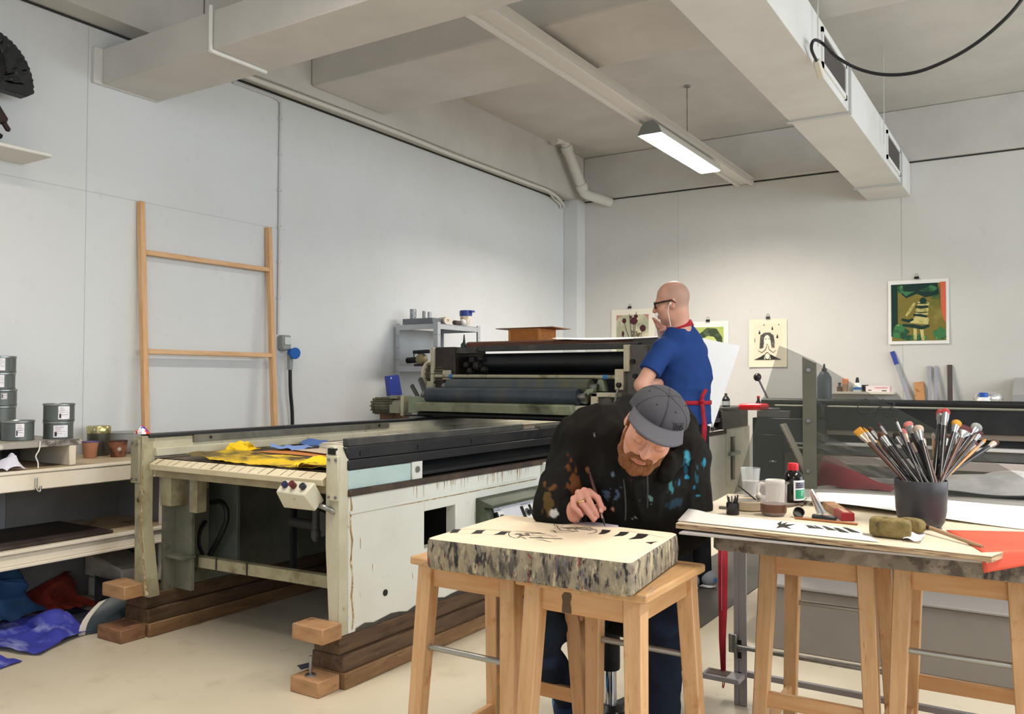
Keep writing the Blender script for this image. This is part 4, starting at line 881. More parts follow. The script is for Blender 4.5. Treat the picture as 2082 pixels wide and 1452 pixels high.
mb = MB(); mb.box(-4.58, -4.26, 5.51, 5.66, zt, zt+.05); mb.build('base_block', mat('block_slate', '#6f7479', .4, .2), wb, bevel=.004)
for nm, x, r, h, m in (('mesh_weight', -4.52, .028, .085, mat('mesh_metal', '#b9bcc0', .4, .4, v=(('#5f6266', 160, .5, .52),))), ('pin_weight', -4.405, .013, .065, PAL['steel']), ('pin_weight', -4.345, .016, .055, mat('pin_light', '#a9abac', .4, .5))):
    mb = MB(); mb.cyl((x, 5.58, zt+.05), (x, 5.58, zt+.05+h), r, n=16); mb.build(nm, m, wb)
mb = MB(); a, b = A(-4.34, 5.72, zt+.034), A(-4.215, 5.66, zt+.034); mb.lathe(a, [(.032, 0), (.033, .01), (.033, .14), (.012, .14), (.012, .13)], 24, unit(b-a))
mb.build('paper_roll', mat('roll_cream', '#e5dcc9', .8), label='cream paper roll lying on the rack top', cat='roll')
mb = MB(); mb.cyl((-4.22, 5.76, zt+.022), (-4.23, 5.85, zt+.022), .02, n=14); mb.build('dark_jar', mat('jar_dark', '#4a3d3c', .4), label='small dark jar lying beside the paste tub on the rack', cat='jar')
mb = MB(); mb.ell((-4.22, 5.885, zt+.03), (.028, .028, .03)); mb.build('cloth_wad', mat('wad_white', '#d9d6d2', .9), label='small white wad next to the paste tub on the rack', cat='cloth')
t = thing('paste_tub', 'white paste tub with blue lid on the rack top', 'tub', (-4.24, 5.96, zt)); c = A(-4.25, 5.97, zt)
mb = MB(); mb.lathe(c, [(.048, 0), (.05, .004), (.05, .11), (0, .11)], 28); mb.build('tub_body', mat('tub_white', '#dcd8cf', .5, v=(('#c8a23a', 4, .56, .60),)), t)
mb = MB(); mb.lathe(c+A(0, 0, .09), [(.051, 0), (.055, .004), (.055, .045), (.05, .05), (0, .05)], 28); mb.box(c[0]+.03, c[0]+.075, c[1]-.02, c[1]+.03, c[2]+.122, c[2]+.138); mb.build('lid', mat('lid_navy', '#2a4291', .4), t)
# sander and blue tool on the second shelf
t = thing('power_sander', 'beige and black hand power tool on the middle rack shelf', 'tool', (-4.44, 5.6, 1.345)); c = A(-4.44, 5.60, 1.343)
mb = MB(); mb.ell(c+A(0, 0, .055), (.055, .05, .055)); mb.build('tool_body', mat('tool_beige', '#8f845f', .5), t)
mb = MB(); mb.box(c[0]-.05, c[0]+.05, c[1]-.05, c[1]+.05, c[2], c[2]+.02); mb.bar(c+A(-.09, 0, .12), c+A(.08, 0, .125), .03, .03); mb.bar(c+A(-.02, 0, .1), c+A(-.02, 0, .125), .03, .03); mb.cyl(c+A(-.16, 0, .05), c+A(-.03, 0, .055), .026, n=14); mb.cyl(c+A(-.085, 0, .05), c+A(-.085, 0, .12), .005, n=8); mb.build('grip', PAL['black'], t, bevel=.005)
t = thing('blue_tool', 'blue power tool with black end on the middle rack shelf', 'tool', (-4.25, 5.7, 1.345)); c = A(-4.27, 5.74, 1.343)
mb = MB(); mb.box(c[0]-.06, c[0]+.06, c[1]-.16, c[1]-.05, c[2], c[2]+.09); mb.ell(c+A(0, .03, .06), (.06, .1, .055)); mb.build('tool_body', mat('tool_blue', '#3f70a8', .4), t, bevel=.006)
mb = MB(); mb.ell(c+A(.0, .15, .045), (.05, .07, .04)); mb.build('tool_end', PAL['black'], t)
# things on and at the press carriage
c = A(-3.66, 5.12, 1.466)
t = thing('glue_bottle', 'small dark green bottle with pointed nozzle on the carriage corner', 'bottle', c)
mb = MB(); mb.lathe(c, [(.026, 0), (.027, .004), (.025, .03), (.014, .042), (0, .042)], 18); mb.build('bottle_body', mat('bottle_green', '#23403a', .3), t)
mb = MB(); mb.lathe(c+A(0, 0, .042), [(.011, 0), (.007, .03), (.004, .06), (0, .062)], 14); mb.build('nozzle', PAL['black'], t)
t = thing('wooden_box', 'small orange wooden drawer box on the brown feed board', 'box', (-3.30, 5.5, 1.512))
ow = mat('box_orange', '#b87435', .55, v=(('#a3622a', 4, .42, .7),), stretch=(3, 3, 14))
ow2 = mat('box_orange_light', '#cf934f', .55, v=(('#bd7f3e', 5, .42, .7),), stretch=(14, 3, 2))
x0, x1, y0_, y1_ = -3.43, -3.155, 5.38, 5.62
mb = MB(); mb.box(x0, x1, y0_, y1_, 1.511, 1.615); mb.build('box_body', ow, t, bevel=.002)
mb = MB()
for q in ((x0, x1, 1.511, 1.522), (x0, x1, 1.603, 1.615), (x0, x0+.018, 1.522, 1.603), (x1-.018, x1, 1.522, 1.603)): mb.box(q[0], q[1], y0_-.008, y0_, q[2], q[3])
mb.build('front_frame', ow2, t, bevel=.001)
mb = MB(); mb.box(x0-.004, x0, y0_+.06, y0_+.11, 1.525, 1.54); mb.build('catch', PAL['white'], t)
mb = MB(); mb.prism([(x0-.10, y0_-.03, 1.616), (x1+.13, y0_-.03, 1.616), (x1+.10, y1_+.05, 1.616), (x0-.10, y1_+.06, 1.616)], (0, 0, .006))
mb.build('board', mat('board_brown', '#7d5743', .6, v=(('#9a7058', 3, .42, .7),)), label='thin brown board lying on the orange wooden box', cat='board')
mb = MB(); mb.grid(lambda u, v: A(-2.86+.86*u+.10*(1-v)*(u<.0), 5.035+.5*v, 1.5155+.010*(1-u)**3-.017*max(0, 1-v/.14)*(.25+.75*math.sin(math.pi*min(1, u*.9+.1)))), 16, 8, .002)
mb.build('paper_sheet', PAL['paper'], label='white paper sheet lying on the right half of the brown feed board', cat='paper')
mb = MB()
t = thing('blue_carton', 'blue upright carton leaning behind the carriage motor', 'carton', (-4.2, 4.96, 1.10))
q = [PX(x, y, -4.2) for x, y in ((793, 806), (818, 803), (811, 762), (788, 765))]
mb.prism(q, (-.05, .02, 0)); mb.build('carton_body', mat('carton_blue', '#223a97', .5), t, bevel=.002)
mb = MB(); pc = q[3]*.7+q[1]*.3+A(0, 0, .02); pc = PX(795, 769, -4.195); mb.lathe(pc, [(.008, 0), (.008, .002), (0, .002)], 12, (1, -.2, 0)); mb.build('round_mark', mat('mark_pale', '#b9c6e0', .5), t)
mb = MB(); mb.box(-4.27, -4.13, 4.875, 5.06, .0, 1.098); mb.build('wooden_post', mat('post_brown', '#7a5a44', .7), label='brown wooden post behind the carriage motor carrying the blue carton', cat='post', bevel=.004)
# ------------------------------------------------------------------ prints on the back wall
pm = mat('print_paper', '#e7e2d2', .8); pmw = mat('print_paper_white', '#ecebe6', .8)
ink = mat('print_ink', '#2e2a28', .8); inkg = mat('print_ink_grey', '#4b4744', .8, v=(('#7a736a', 30, .5, .6),))
clipm = mat('clip_black', '#17181a', .35)
YP = YB-.0006
def W2(px, py): p = PY(px, py, YB); return p[0], p[2]
def poster(name, corners, m, label):
    c = [W2(*q) for q in corners]; x0 = (c[0][0]+c[3][0])/2; x1 = (c[1][0]+c[2][0])/2; z1 = (c[0][1]+c[1][1])/2; z0 = (c[2][1]+c[3][1])/2
    t = thing(name, label, 'print', ((x0+x1)/2, YB-.005, z0))
    mb = MB(); n = 8
    mb.grid(lambda u, v: A(x0+(x1-x0)*u, YB-.004-.006*(abs(u-.5)*2)**3-.010*(1-v)**3, z0+(z1-z0)*v), 10, 10, .0008)
    s = mb.build('paper', m, t)
    def f(u, v): return A(x0+(x1-x0)*u, YB-.0055-.006*(abs(u-.5)*2)**3-.010*(1-v)**3, z0+(z1-z0)*v)
    return t, f
def clip(px, py, lab):
    x, z = W2(px, py); t = thing('binder_clip', lab, 'clip', (x, YB-.01, z-.015), 'binder clips holding the prints')
    mb = MB(); mb.prism([(x-.022, YB-.022, z-.012), (x+.022, YB-.022, z-.012), (x+.018, YB-.010, z+.012), (x-.018, YB-.010, z+.012)], (0, .010, 0)); mb.build('jaw', clipm, t)
    mb = MB(); mb.tube(spline([(x-.012, YB-.012, z+.010), (x-.009, YB-.006, z+.035), (x+.009, YB-.006, z+.035), (x+.012, YB-.012, z+.010)], 4), .0016, 6); mb.build('wire_handle', PAL['steel'], t)
def art(t, f, layers):
    """flat inks printed on the paper: each layer is (name, material, list of polygons in paper coordinates)"""
    for k, (nm, m, polys) in enumerate(layers):
        mb = MB()
        for pl in polys:
            if len(pl) == 4 and isinstance(pl[0], (int, float)):
                u0, u1, v0, v1 = pl; mb.grid(lambda u, v: f(u0+(u1-u0)*u, v0+(v1-v0)*v)-A(0, .0004*(k+1), 0), 8, 8); continue
            mb.face([f(*q)-A(0, .0004*(k+1)+.0003, 0) for q in pl])
        build_split(mb, nm, m, t) if nm in ('green_patch', 'bloom', 'tree', 'corner_ornament') else mb.build(nm, m, t)
def blob(cu, cv, ru, rv, n=14, seed=0, w_=.15):
    R_ = random.Random(seed); return [(cu+ru*math.cos(2*math.pi*i/n)*(1+w_*(R_.random()-.5)), cv+rv*math.sin(2*math.pi*i/n)*(1+w_*(R_.random()-.5))) for i in range(n)]
def stroke(pts, wd):
    P = [A(*p) for p in pts]; a, b = [], []
    for i, p in enumerate(P):
        d = unit(P[min(i+1, len(P)-1)]-P[max(i-1, 0)]); n_ = A(-d[1], d[0]); k = wd*(.4+.6*math.sin(math.pi*(i+.5)/len(P)))
        a.append(tuple(p+n_*k/2)); b.append(tuple(p-n_*k/2))
    return [[a[i], a[i+1], b[i+1], b[i]] for i in range(len(P)-1)]
# thistle print
t, f = poster('art_print', ((1244, 630), (1332, 627), (1332, 745), (1244, 745)), pm, 'thistle still life print with rounded frame, left of the standing man')
R_ = random.Random(2)
stems = []
for (u, v) in ((.30, .80), (.52, .80), (.73, .66), (.58, .95), (.25, .62), (.42, .92)):
    stems += stroke([(.5, .30), (.5+.3*(u-.5), .45), (.5+.8*(u-.5), v-.15), (u, v)], .02)
for i in range(16):
    u = .35+.3*R_.random(); v = .28+.25*R_.random(); stems += stroke([(u, v), (u+.1*(R_.random()-.5), v+.06), (u+.16*(R_.random()-.5), v+.10)], .03)
art(t, f, [('print_field', mat('print_sage', '#a9aa90', .8, v=(('#d8cfae', 5, .48, .6), ('#8f9a7e', 7, .6, .7))), [(.12, .86, -.02, .90)]),
           ('corner_ornament', mat('print_rose', '#b9837a', .8), [[(.12, .90), (.26, .90), (.17, .86), (.12, .79)], [(.86, .90), (.72, .90), (.81, .86), (.86, .79)]]),
           ('vase', mat('print_vase', '#d9d3bd', .8), [blob(.5, .18, .17, .14, seed=4)]),
           ('stem', mat('print_stem', '#6a5f4f', .8), stems),
           ('bloom', mat('print_maroon', '#4a2026', .8), [blob(.30, .80, .05, .045, 10, 1), blob(.52, .79, .09, .065, 14, 2), blob(.73, .66, .07, .06, 12, 3), blob(.57, .95-.08, .05, .035, 10, 4), blob(.45, .86, .03, .025, 9, 5), blob(.27, .57, .03, .05, 9, 6), blob(.5, .30, .16, .04, 16, 7, .8)])])
clip(1281, 625, 'black binder clip above the thistle print')
# green face print behind the man
t, f = poster('art_print', ((1405, 655), (1482, 652), (1482, 760), (1405, 760)), pmw, 'green face print half hidden behind the man in blue')
art(t, f, [('print_field', mat('print_lime', '#b3c26a', .8, v=(('#9db157', 6, .5, .6),)), [(.10, .87, .0, .89)]),
           ('face', mat('print_face_green', '#c9d27e', .8), [blob(.5, .45, .26, .3, 18, 5)]),
           ('hair', mat('print_hair_dark', '#3c4a33', .8, v=(('#5a6a48', 14, .5, .6),)), stroke([(.22, .55), (.28, .72), (.45, .80), (.65, .78), (.76, .66), (.78, .45), (.70, .30)], .17)+[blob(.62, .50, .14, .05, 12, 2)])])
clip(1440, 652, 'black binder clip above the green face print')
# black and white woman print
t, f = poster('art_print', ((1524, 650), (1601, 648), (1600, 745), (1523, 748)), mat('print_cream', '#e9e0c6', .8), 'black ink print of a long-haired woman among small fir trees')
tri = lambda u, v, s: [[(u-s, v-s), (u+s, v-s), (u, v+s*1.6)], [(u-s*.8, v-.2*s), (u+s*.8, v-.2*s), (u, v+s*1.9)]]
strk = []
for i in range(7): strk += stroke([(.36+.02*i, .66), (.30+.012*i, .52), (.30+.01*i, .40)], .02)+stroke([(.52+.02*i, .68), (.60+.012*i, .52), (.62+.008*i, .42)], .02)
art(t, f, [('plate_tone', mat('print_plate', '#e4dac0', .8), [(.14, .85, .14, .90)]),
           ('tree', ink, tri(.28, .72, .03)+tri(.62, .80, .028)+tri(.75, .63, .032)+tri(.40, .88, .016)+tri(.79, .88, .014)+[(.15, .165, .52, .60)]),
           ('hair', inkg, [[(.30, .66), (.42, .72), (.56, .72), (.66, .64), (.68, .40), (.60, .40), (.56, .62), (.42, .62), (.38, .40), (.28, .38)]]+strk),
           ('face', mat('print_skin', '#ece4cd', .8), [blob(.48, .55, .085, .12, 14, 3, .05)]),
           ('figure', ink, [[(.15, .155), (.32, .22), (.42, .27), (.40, .16)], [(.85, .155), (.68, .22), (.56, .27), (.58, .16)], (.15, .85, .15, .165)]+stroke([(.24, .35), (.34, .30), (.44, .36), (.48, .46)], .016)+stroke([(.72, .35), (.64, .30), (.54, .36), (.50, .46)], .016)+stroke([(.42, .58), (.45, .59), (.47, .58)], .014)+stroke([(.51, .58), (.53, .59), (.56, .58)], .014)+stroke([(.45, .48), (.48, .47), (.51, .48)], .012)+[blob(.49, .23, .08, .08, 14, 8, .3)]),
           ('second_face', MATS['print_skin'], [blob(.49, .23, .062, .062, 14, 8, .1)])])
clip(1562, 646, 'black binder clip above the long-haired woman print')
# coloured painting
t, f = poster('art_print', ((1805, 572), (1929, 566), (1931, 698), (1808, 701)), pmw, 'green and ochre print of a standing figure with an orange edge stripe')
band = lambda pts, wd: stroke(pts, wd)
art(t, f, [('print_field', mat('print_ochre', '#7d7031', .8, v=(('#5f6a2e', 3.5, .5, .6), ('#8f8340', 7, .56, .66), ('#2f5a38', 4.5, .60, .68))), [(.06, .95, .05, .94)]),
           ('dark_stripe', mat('print_darkgreen', '#11332a', .8), [(.05, .16, .12, .94), [(.16, .94), (.82, .94), (.84, .76), (.62, .72), (.48, .78), (.30, .72), (.18, .82)]]),
           ('orange_stripe', mat('print_orange', '#d8694a', .8, v=(('#b2503a', 4, .56, .66),)), [[(.86, .95), (.95, .95), (.95, .32), (.90, .40), (.87, .55)]]),
           ('green_patch', mat('print_green', '#3f7a49', .8, v=(('#1f4a33', 8, .5, .58), ('#8fae6a', 12, .6, .66))), [blob(.85, .15, .10, .10, 12, 1, .5), blob(.20, .20, .13, .12, 12, 2, .5), blob(.45, .10, .22, .05, 14, 3, .5), blob(.3, .85, .14, .08, 12, 5, .6), blob(.65, .86, .14, .06, 12, 6, .6)]),
           ('figure', mat('print_figure', '#c9bd7a', .8, v=(('#9a9550', 14, .5, .6),)), band([(.30, .44), (.38, .55), (.44, .64)], .05)+[[(.44, .45), (.66, .45), (.68, .64), (.50, .66)], [(.36, .33), (.66, .30), (.68, .40), (.46, .44)], [(.42, .06), (.47, .06), (.48, .26), (.42, .26)], [(.55, .06), (.60, .06), (.58, .26), (.52, .26)]]),
           ('figure_stripe', MATS['print_darkgreen'], [blob(.58, .67, .06, .05, 12, 4, .2)]+band([(.46, .58), (.55, .57), (.67, .575)], .05)+band([(.44, .50), (.54, .485), (.66, .49)], .018)+band([(.42, .455), (.54, .445), (.64, .42)], .045)+band([(.24, .30), (.42, .28), (.56, .25), (.68, .28)], .06)+band([(.22, .39), (.34, .36), (.42, .39)], .05)+band([(.48, .63), (.56, .625), (.66, .63)], .014))])
clip(1864, 565, 'black binder clip above the green and ochre print')
mb = MB()
R_ = random.Random(12)
# ------------------------------------------------------------------ wall shelf with bottles, rulers on the back wall
sx0, sz = W2(1688, 794); sx1, _ = W2(1822, 794)
mb = MB(); mb.box(sx0, sx1, YB-.16, YB, sz-.03, sz-.008); mb.build('wall_shelf', mat('shelf_cream', '#dcd8c6', .6), label='short cream shelf on the back wall above the black machine', cat='shelf', bevel=.002)
ys = YB-.09; zs = sz-.0075
def at_shelf(px, y=ys): return PY(px, 780, y)[0]
def lathe_thing(nm, lab, cat, c, parts, n=24, group=None):
    t = thing(nm, lab, cat, c, group)
    for (pn, prof, m) in parts:
        mb = MB(); mb.lathe(c, prof, n); mb.build(pn, m, t)
    return t
lathe_thing('brown_bottle', 'small brown bottle on the left of the back wall shelf', 'bottle', A(at_shelf(1707), ys, zs), [('bottle_body', [(.025, 0), (.026, .04), (.012, .055), (.012, .07), (0, .07)], mat('bottle_brown', '#6b4a3a', .3)), ('cap', [(.014, .07), (.014, .085), (0, .085)], PAL['black'])])
lathe_thing('orange_jar', 'orange-topped glass jar on the back wall shelf', 'jar', A(at_shelf(1719), ys-.01, zs), [('jar_body', [(.026, 0), (.028, .07), (0, .07)], mat('jar_amber', '#b08a6a', .3)), ('top', [(.028, .07), (.030, .12), (.026, .125), (0, .125)], mat('jar_orange', '#f0955f', .35))])  # plain bright orange top over a duller amber body
lathe_thing('glue_bottle', 'white bottle with blue band and black nozzle on the back wall shelf', 'bottle', A(at_shelf(1744), ys-.02, zs), [('bottle_body', [(.037, 0), (.038, .06), (.022, .085), (0, .085)], PAL['white']), ('blue_band', [(.0385, .018), (.0385, .042), (.0375, .042), (.0375, .018)], mat('band_blue', '#2e7fd0', .4)), ('nozzle', [(.018, .085), (.014, .12), (.01, .135), (0, .138)], PAL['black'])])
lathe_thing('dark_jar', 'dark squat jar behind the blue-banded bottle on the shelf', 'jar', A(at_shelf(1757), ys+.05, zs), [('jar_body', [(.03, 0), (.03, .065), (0, .065)], mat('jar_plum', '#3c3038', .3))])
t = thing('medicine_box', 'flat white and pink box lying on the back wall shelf', 'box', (at_shelf(1788), ys-.02, zs)); xb0, xb1 = at_shelf(1762), at_shelf(1811)
mb = MB(); mb.box(xb0, xb1, ys-.05, ys+.02, zs, zs+.055); mb.build('box_body', mat('box_pink_white', '#eedfdd', .5), t, bevel=.001)
mb = MB(); mb.box(xb0+.08, xb1-.02, ys-.0506, ys-.05, zs+.032, zs+.045); mb.box(xb1, xb1+.0006, ys-.05, ys+.02, zs+.0, zs+.055); mb.build('pink_print', mat('print_pink', '#e0a9ae', .5), t)
mb = MB(); mb.box(xb0+.02, xb0+.05, ys-.0506, ys-.05, zs+.01, zs+.018); mb.box(xb1-.07, xb1-.03, ys-.0506, ys-.05, zs+.006, zs+.014); mb.build('black_print', PAL['black'], t)
def leaner(nm, lab, cat, p0, p1, wd, m, th=.012, parts=()):
    a, b = PY(*p0, YB-.10), PY(*p1, YB-.012)
    if not parts:
        mb = MB(); mb.bar(a, b, th, wd, (1, 0, 0)); return mb.build(nm, m, bevel=.002, label=lab, cat=cat)
    t = thing(nm, lab, cat, a)
    mb = MB(); mb.bar(a, b, th, wd, (1, 0, 0)); mb.build('bar', m, t, bevel=.002)
    for (pn, u0, u1, k, m2) in parts:
        mb = MB(); mb.bar(a*(1-u0)+b*u0, a*(1-u1)+b*u1, th*k, wd*k, (1, 0, 0)); mb.build(pn, m2, t, bevel=.002)
    return t
steelgrey = mat('ruler_grey', '#a3a3ad', .4, .3)
leaner('steel_rule', 'grey stick with blue handle leaning slanted on the back wall', 'ruler', (1853, 826), (1814, 715), .03, steelgrey, parts=(('blue_handle', .76, 1.0, 1.35, mat('handle_blue', '#2c4196', .4)),))
leaner('wooden_ruler', 'short orange wooden ruler standing against the back wall', 'ruler', (1872, 826), (1868, 777), .085, mat('ruler_wood', '#c08a58', .6, v=(('#a06a3c', 30, .55, .62),)))
leaner('steel_rule', 'left grey rule of the close pair on the back wall', 'ruler', (1890, 826), (1890, 744), .030, steelgrey)
leaner('steel_rule', 'right grey rule of the close pair on the back wall', 'ruler', (1903, 826), (1903, 744), .030, steelgrey)
leaner('dark_rule', 'dark brown rule standing alone against the back wall', 'ruler', (1932, 826), (1931, 742), .042, mat('ruler_dark', '#4c403c', .5))
# ------------------------------------------------------------------ black machine along the back wall
bm = thing('etching_press', 'long black and grey press table along the back wall', 'press', (-.8, 7.4, 0))
bk = mat('machine_black', '#1a1b1d', .45, v=(('#2a2b2d', 4, .45, .7),)); gy = mat('machine_grey', '#6b6a67', .5, v=(('#5d5c59', 3, .45, .7),))
XE = 1.2
def mbx(nm, x0, x1, y0, y1, z0, z1, m, bv=.004, lab=None):
    mb = MB(); mb.box(x0, x1, y0, y1, z0, z1); return mb.build(nm, m, bm, bevel=bv, label=lab)
mb = MB(); mb.cyl((-1.95, 6.9, 1.062), (XE, 6.9, 1.062), .026, n=16); mb.build('front_rail', bk, bm)
mbx('cream_edge', -1.92, XE, 6.93, 7.9, 1.018, 1.032, mat('machine_cream', '#c9c6b2', .5))
for x in (-1.9, .0, 1.1): mbx('rail_stand', x, x+.04, 6.9, 6.95, 1.0, 1.05, bk)
mbx('bed', -1.92, XE, 6.9, 7.9, .85, 1.018, bk, lab='black bed')
mbx('apron', -1.85, XE, 6.93, 7.8, .855-.05, .85, mat('machine_brown', '#8f8377', .5))
mbx('gap', -1.85, XE, 7.0, 7.8, .75, .806, bk)
mbx('paper_shelf', -1.6, XE, 6.86, 7.8, .728, .75, mat('machine_white', '#dad8d6', .5))
mbx('drawer', -1.85, XE, 6.9, 7.8, .655, .727, gy)
mbx('paper_shelf', -1.5, XE, 6.85, 7.8, .585, .65, mat('machine_pinkish', '#cfc3bf', .6))
mbx('drawer', -1.85, XE, 6.9, 7.8, .50, .584, gy)
mbx('wood_rail', -1.7, XE, 6.88, 7.8, .455, .50, mat('machine_wood', '#85695c', .6))
mbx('base', -1.85, XE, 6.95, 7.8, .0, .455, gy)
mbx('side_cabinet', -2.0, -1.45, 6.8, 7.3, .0, .93, mat('cabinet_dark', '#34383a', .5, v=(('#1f2223', 3, .45, .7), ('#53585a', 7, .62, .75))))
mbx('cabinet_door', -1.97, -1.76, 6.78, 6.80, .25, .80, mat('door_dark', '#262a2b', .4))
mbx('cabinet_panel', -1.74, -1.47, 6.785, 6.80, .30, .66, mat('panel_brownish', '#5d544b', .5, v=(('#3c3833', 4, .45, .65),)))
mb = MB(); mb.bar(PY(1592, 862, 6.7), PY(1640, 960, 6.7), .02, .13, (0, 1, 0)); mb.build('brace', mat('brace_beige', '#a39a8a', .6), bm, bevel=.004)
for z_ in (.70, .735): mbx('cabinet_slot', -1.70, -1.56, 6.782, 6.786, z_, z_+.012, mat('slot_pale', '#b9b4a4', .5), 0)
mbx('door_pull', -1.86, -1.80, 6.765, 6.78, .58, .595, PAL['steel'])
mb = MB(); mb.box(-1.98, -1.72, 6.85, 7.2, .93, .99); mb.box(-1.95, -1.8, 6.85, 6.95, .99, 1.01); mb.build('clamp_base', gy, bm, bevel=.006)
mb = MB(); mb.box(-1.60, -1.45, 6.82, 7.05, .93, 1.05); mb.cyl((-1.52, 6.8, 1.0), (-1.52, 7.1, 1.0), .07, n=20); mb.build('gear_block', bk, bm, bevel=.01)
mb = MB(); a, b = PY(1502, 827, 6.80), PY(1562, 827, 6.80); mb.tube([a, a+A(.012, 0, 0), a*.5+b*.5, b-A(.02, 0, 0), b], [.012, .026, .03, .026, .02], 14); mb.build('red_handle', mat('handle_red', '#c9202a', .25), bm, label='glossy red handle')
mb = MB(); a, b = PY(1562, 812, 6.95), PY(1540, 767, 6.95); mb.tube([a, b], .008, 8); lv = mb.build('lever', mat('lever_grey', '#5b6066', .4), bm)
mb = MB(); mb.ell(b, (.032, .032, .034)); mb.build('lever_ball', PAL['black'], lv)
c = A(PY(1542, 815, 7.0)[0], 7.0, .991)
lathe_thing('ink_bottle', 'small black bottle with red cap standing behind the red handle', 'bottle', c, [('bottle_body', [(.03, 0), (.03, .04), (.012, .075), (.01, .095), (0, .095)], PAL['black']), ('cap', [(.013, .095), (.013, .11), (0, .11)], mat('cap_red', '#c0302c', .4))])
c = A(PY(1476, 820, 7.5)[0], 7.5, .992)
lathe_thing('dark_bottle', 'black bottle with white label at the far end of the press behind the paper', 'bottle', c, [('bottle_body', [(.034, 0), (.035, .07), (.012, .10), (.012, .12), (0, .12)], PAL['black']), ('label', [(.0356, .012), (.0356, .05), (.0350, .05), (.0350, .012)], mat('label_pale', '#a9aaa6', .6))])
c = A(PY(1676, 780, 7.2)[0], 7.2, 1.0325)
lathe_thing('squeeze_bottle', 'large grey squeeze bottle with black nozzle behind the steel post', 'bottle', c, [('bottle_body', [(.055, 0), (.058, .01), (.058, .22), (.03, .27), (0, .27)], mat('bottle_slate', '#454e52', .35)), ('nozzle', [(.02, .27), (.02, .295), (.01, .30), (.006, .335), (0, .335)], PAL['black'])])
c = A(PY(2000, 830, 7.3)[0], 7.3, 1.0325)
lathe_thing('white_bottle', 'white bottle with blue cap on the black press table at the right', 'bottle', c, [('bottle_body', [(.045, 0), (.046, .05), (.03, .075), (0, .075)], PAL['white']), ('cap', [(.03, .075), (.03, .11), (0, .11)], mat('cap_blue2', '#2456b0', .4))])
c = A(PY(2010, 820, 7.7)[0], 7.65, 1.0325)
mb = MB(); mb.lathe(c, [(.07, 0), (.10, .04), (.104, .07), (.09, .095), (.05, .11), (0, .112)], 32); mb.build('metal_bowl', PAL['chrome'], label='shiny upturned metal bowl behind the white bottle', cat='bowl')
x0, z0_ = W2(2062, 815); mb = MB(); mb.prism([(x0, 8.2, 1.033), (x0, 8.65, 1.033), (x0, 8.65, 1.26), (x0, 8.2, 1.12)], (.7, 0, 0)); mb.build('grey_box', mat('box_grey', '#a7a6a4', .6), label='grey slanted box at the right end of the black press table', cat='box', bevel=.004)
# ------------------------------------------------------------------ small grey press with the splash guard, behind the table
gp = thing('grey_press', 'low grey press base on the floor behind the table with brushes', 'press', (-.2, 4.5, 0))
gym = mat('press_grey_paint', '#807b75', .5, v=(('#77726d', 2, .4, .7),))
def gbx(nm, x0, x1, y0, y1, z0, z1, m, bv=.004, lab=None):
    mb = MB(); mb.box(x0, x1, y0, y1, z0, z1); return mb.build(nm, m, gp, bevel=bv, label=lab)
gbx('base', -1.12, 1.1, 3.95, 5.3, 0, .285, gym)
gbx('top_plate', -1.125, 1.1, 3.935, 5.3, .286, .30, mat('press_pale_paint', '#918e8c', .45))  # paler grey: light falling on the top is put into its colour
gbx('upper_body', -1.05, 1.1, 4.20, 5.3, .301, .64, mat('press_body_grey', '#6d6a67', .55))
gbx('press_bed', -1.07, 1.1, 4.18, 5.3, .641, .668, mat('press_bed_grey', '#a3a09c', .45))
pl_y = 4.56
post_b, post_t = PY(1644, 1008, pl_y), PY(1642, 735, pl_y)
gd = thing('splash_guard', 'transparent splash guard with a grey riveted steel post behind the table', 'guard', (post_b[0], pl_y, .669))
acr = mat('guard_acrylic', '#4d504a', .12, alpha=.30, spec=.3)
poly = [PY(*q, pl_y) for q in ((1489, 1012), (1583, 703), (1600, 709), (1653, 733), (1694, 757), (1798, 818), (1890, 868), (2086, 975), (2086, 1012))]
mb = MB(); mb.prism([p+A(0, .012, 0) for p in poly], (0, .005, 0)); mb.build('acrylic_sheet', acr, gd, label='clear acrylic sheet')
sm = mat('post_olive_grey', '#5c5d50', .45, .1, v=(('#66675a', 3, .45, .7),))
x0 = PY(1632, 870, pl_y)[0]; x1 = PY(1657, 870, pl_y)[0]
mb = MB(); mb.prism([(x0, pl_y, .669), (x1, pl_y, .669), (x1, pl_y, PY(1657, 738, pl_y)[2]), (x0, pl_y, PY(1632, 726, pl_y)[2])], (0, .010, 0)); mb.build('steel_post', sm, gd)
mb = MB(); mb.box(x1, x1+.004, pl_y, pl_y+.025, .669, PY(1657, 738, pl_y)[2]); mb.build('post_flange', sm, gd)
for py in (753, 857, 958):
    mb = MB(); p = PY(1644, py, pl_y); mb.lathe(p, [(.013, 0), (.011, .006), (0, .007)], 14, (0, -1, 0)); mb.build('rivet', PAL['steel'], gd)
# scribbled letters on the guard
mb = MB()
for pts in (((1775, 826), (1760, 812), (1744, 822), (1748, 838), (1768, 840), (1790, 826)), ((1782, 822), (1795, 812), (1790, 830), (1778, 856)), ((1800, 815), (1818, 822), (1796, 842), (1812, 846), (1826, 834))):
    mb.tube([PY(*q, pl_y-.001)+A(0, .012, 0) for q in spline([A(*q) for q in pts], 5)], .0030, 5)
mb.build('ink_scribble', mat('scribble_dark', '#3a423e', .6, alpha=.6), gd)
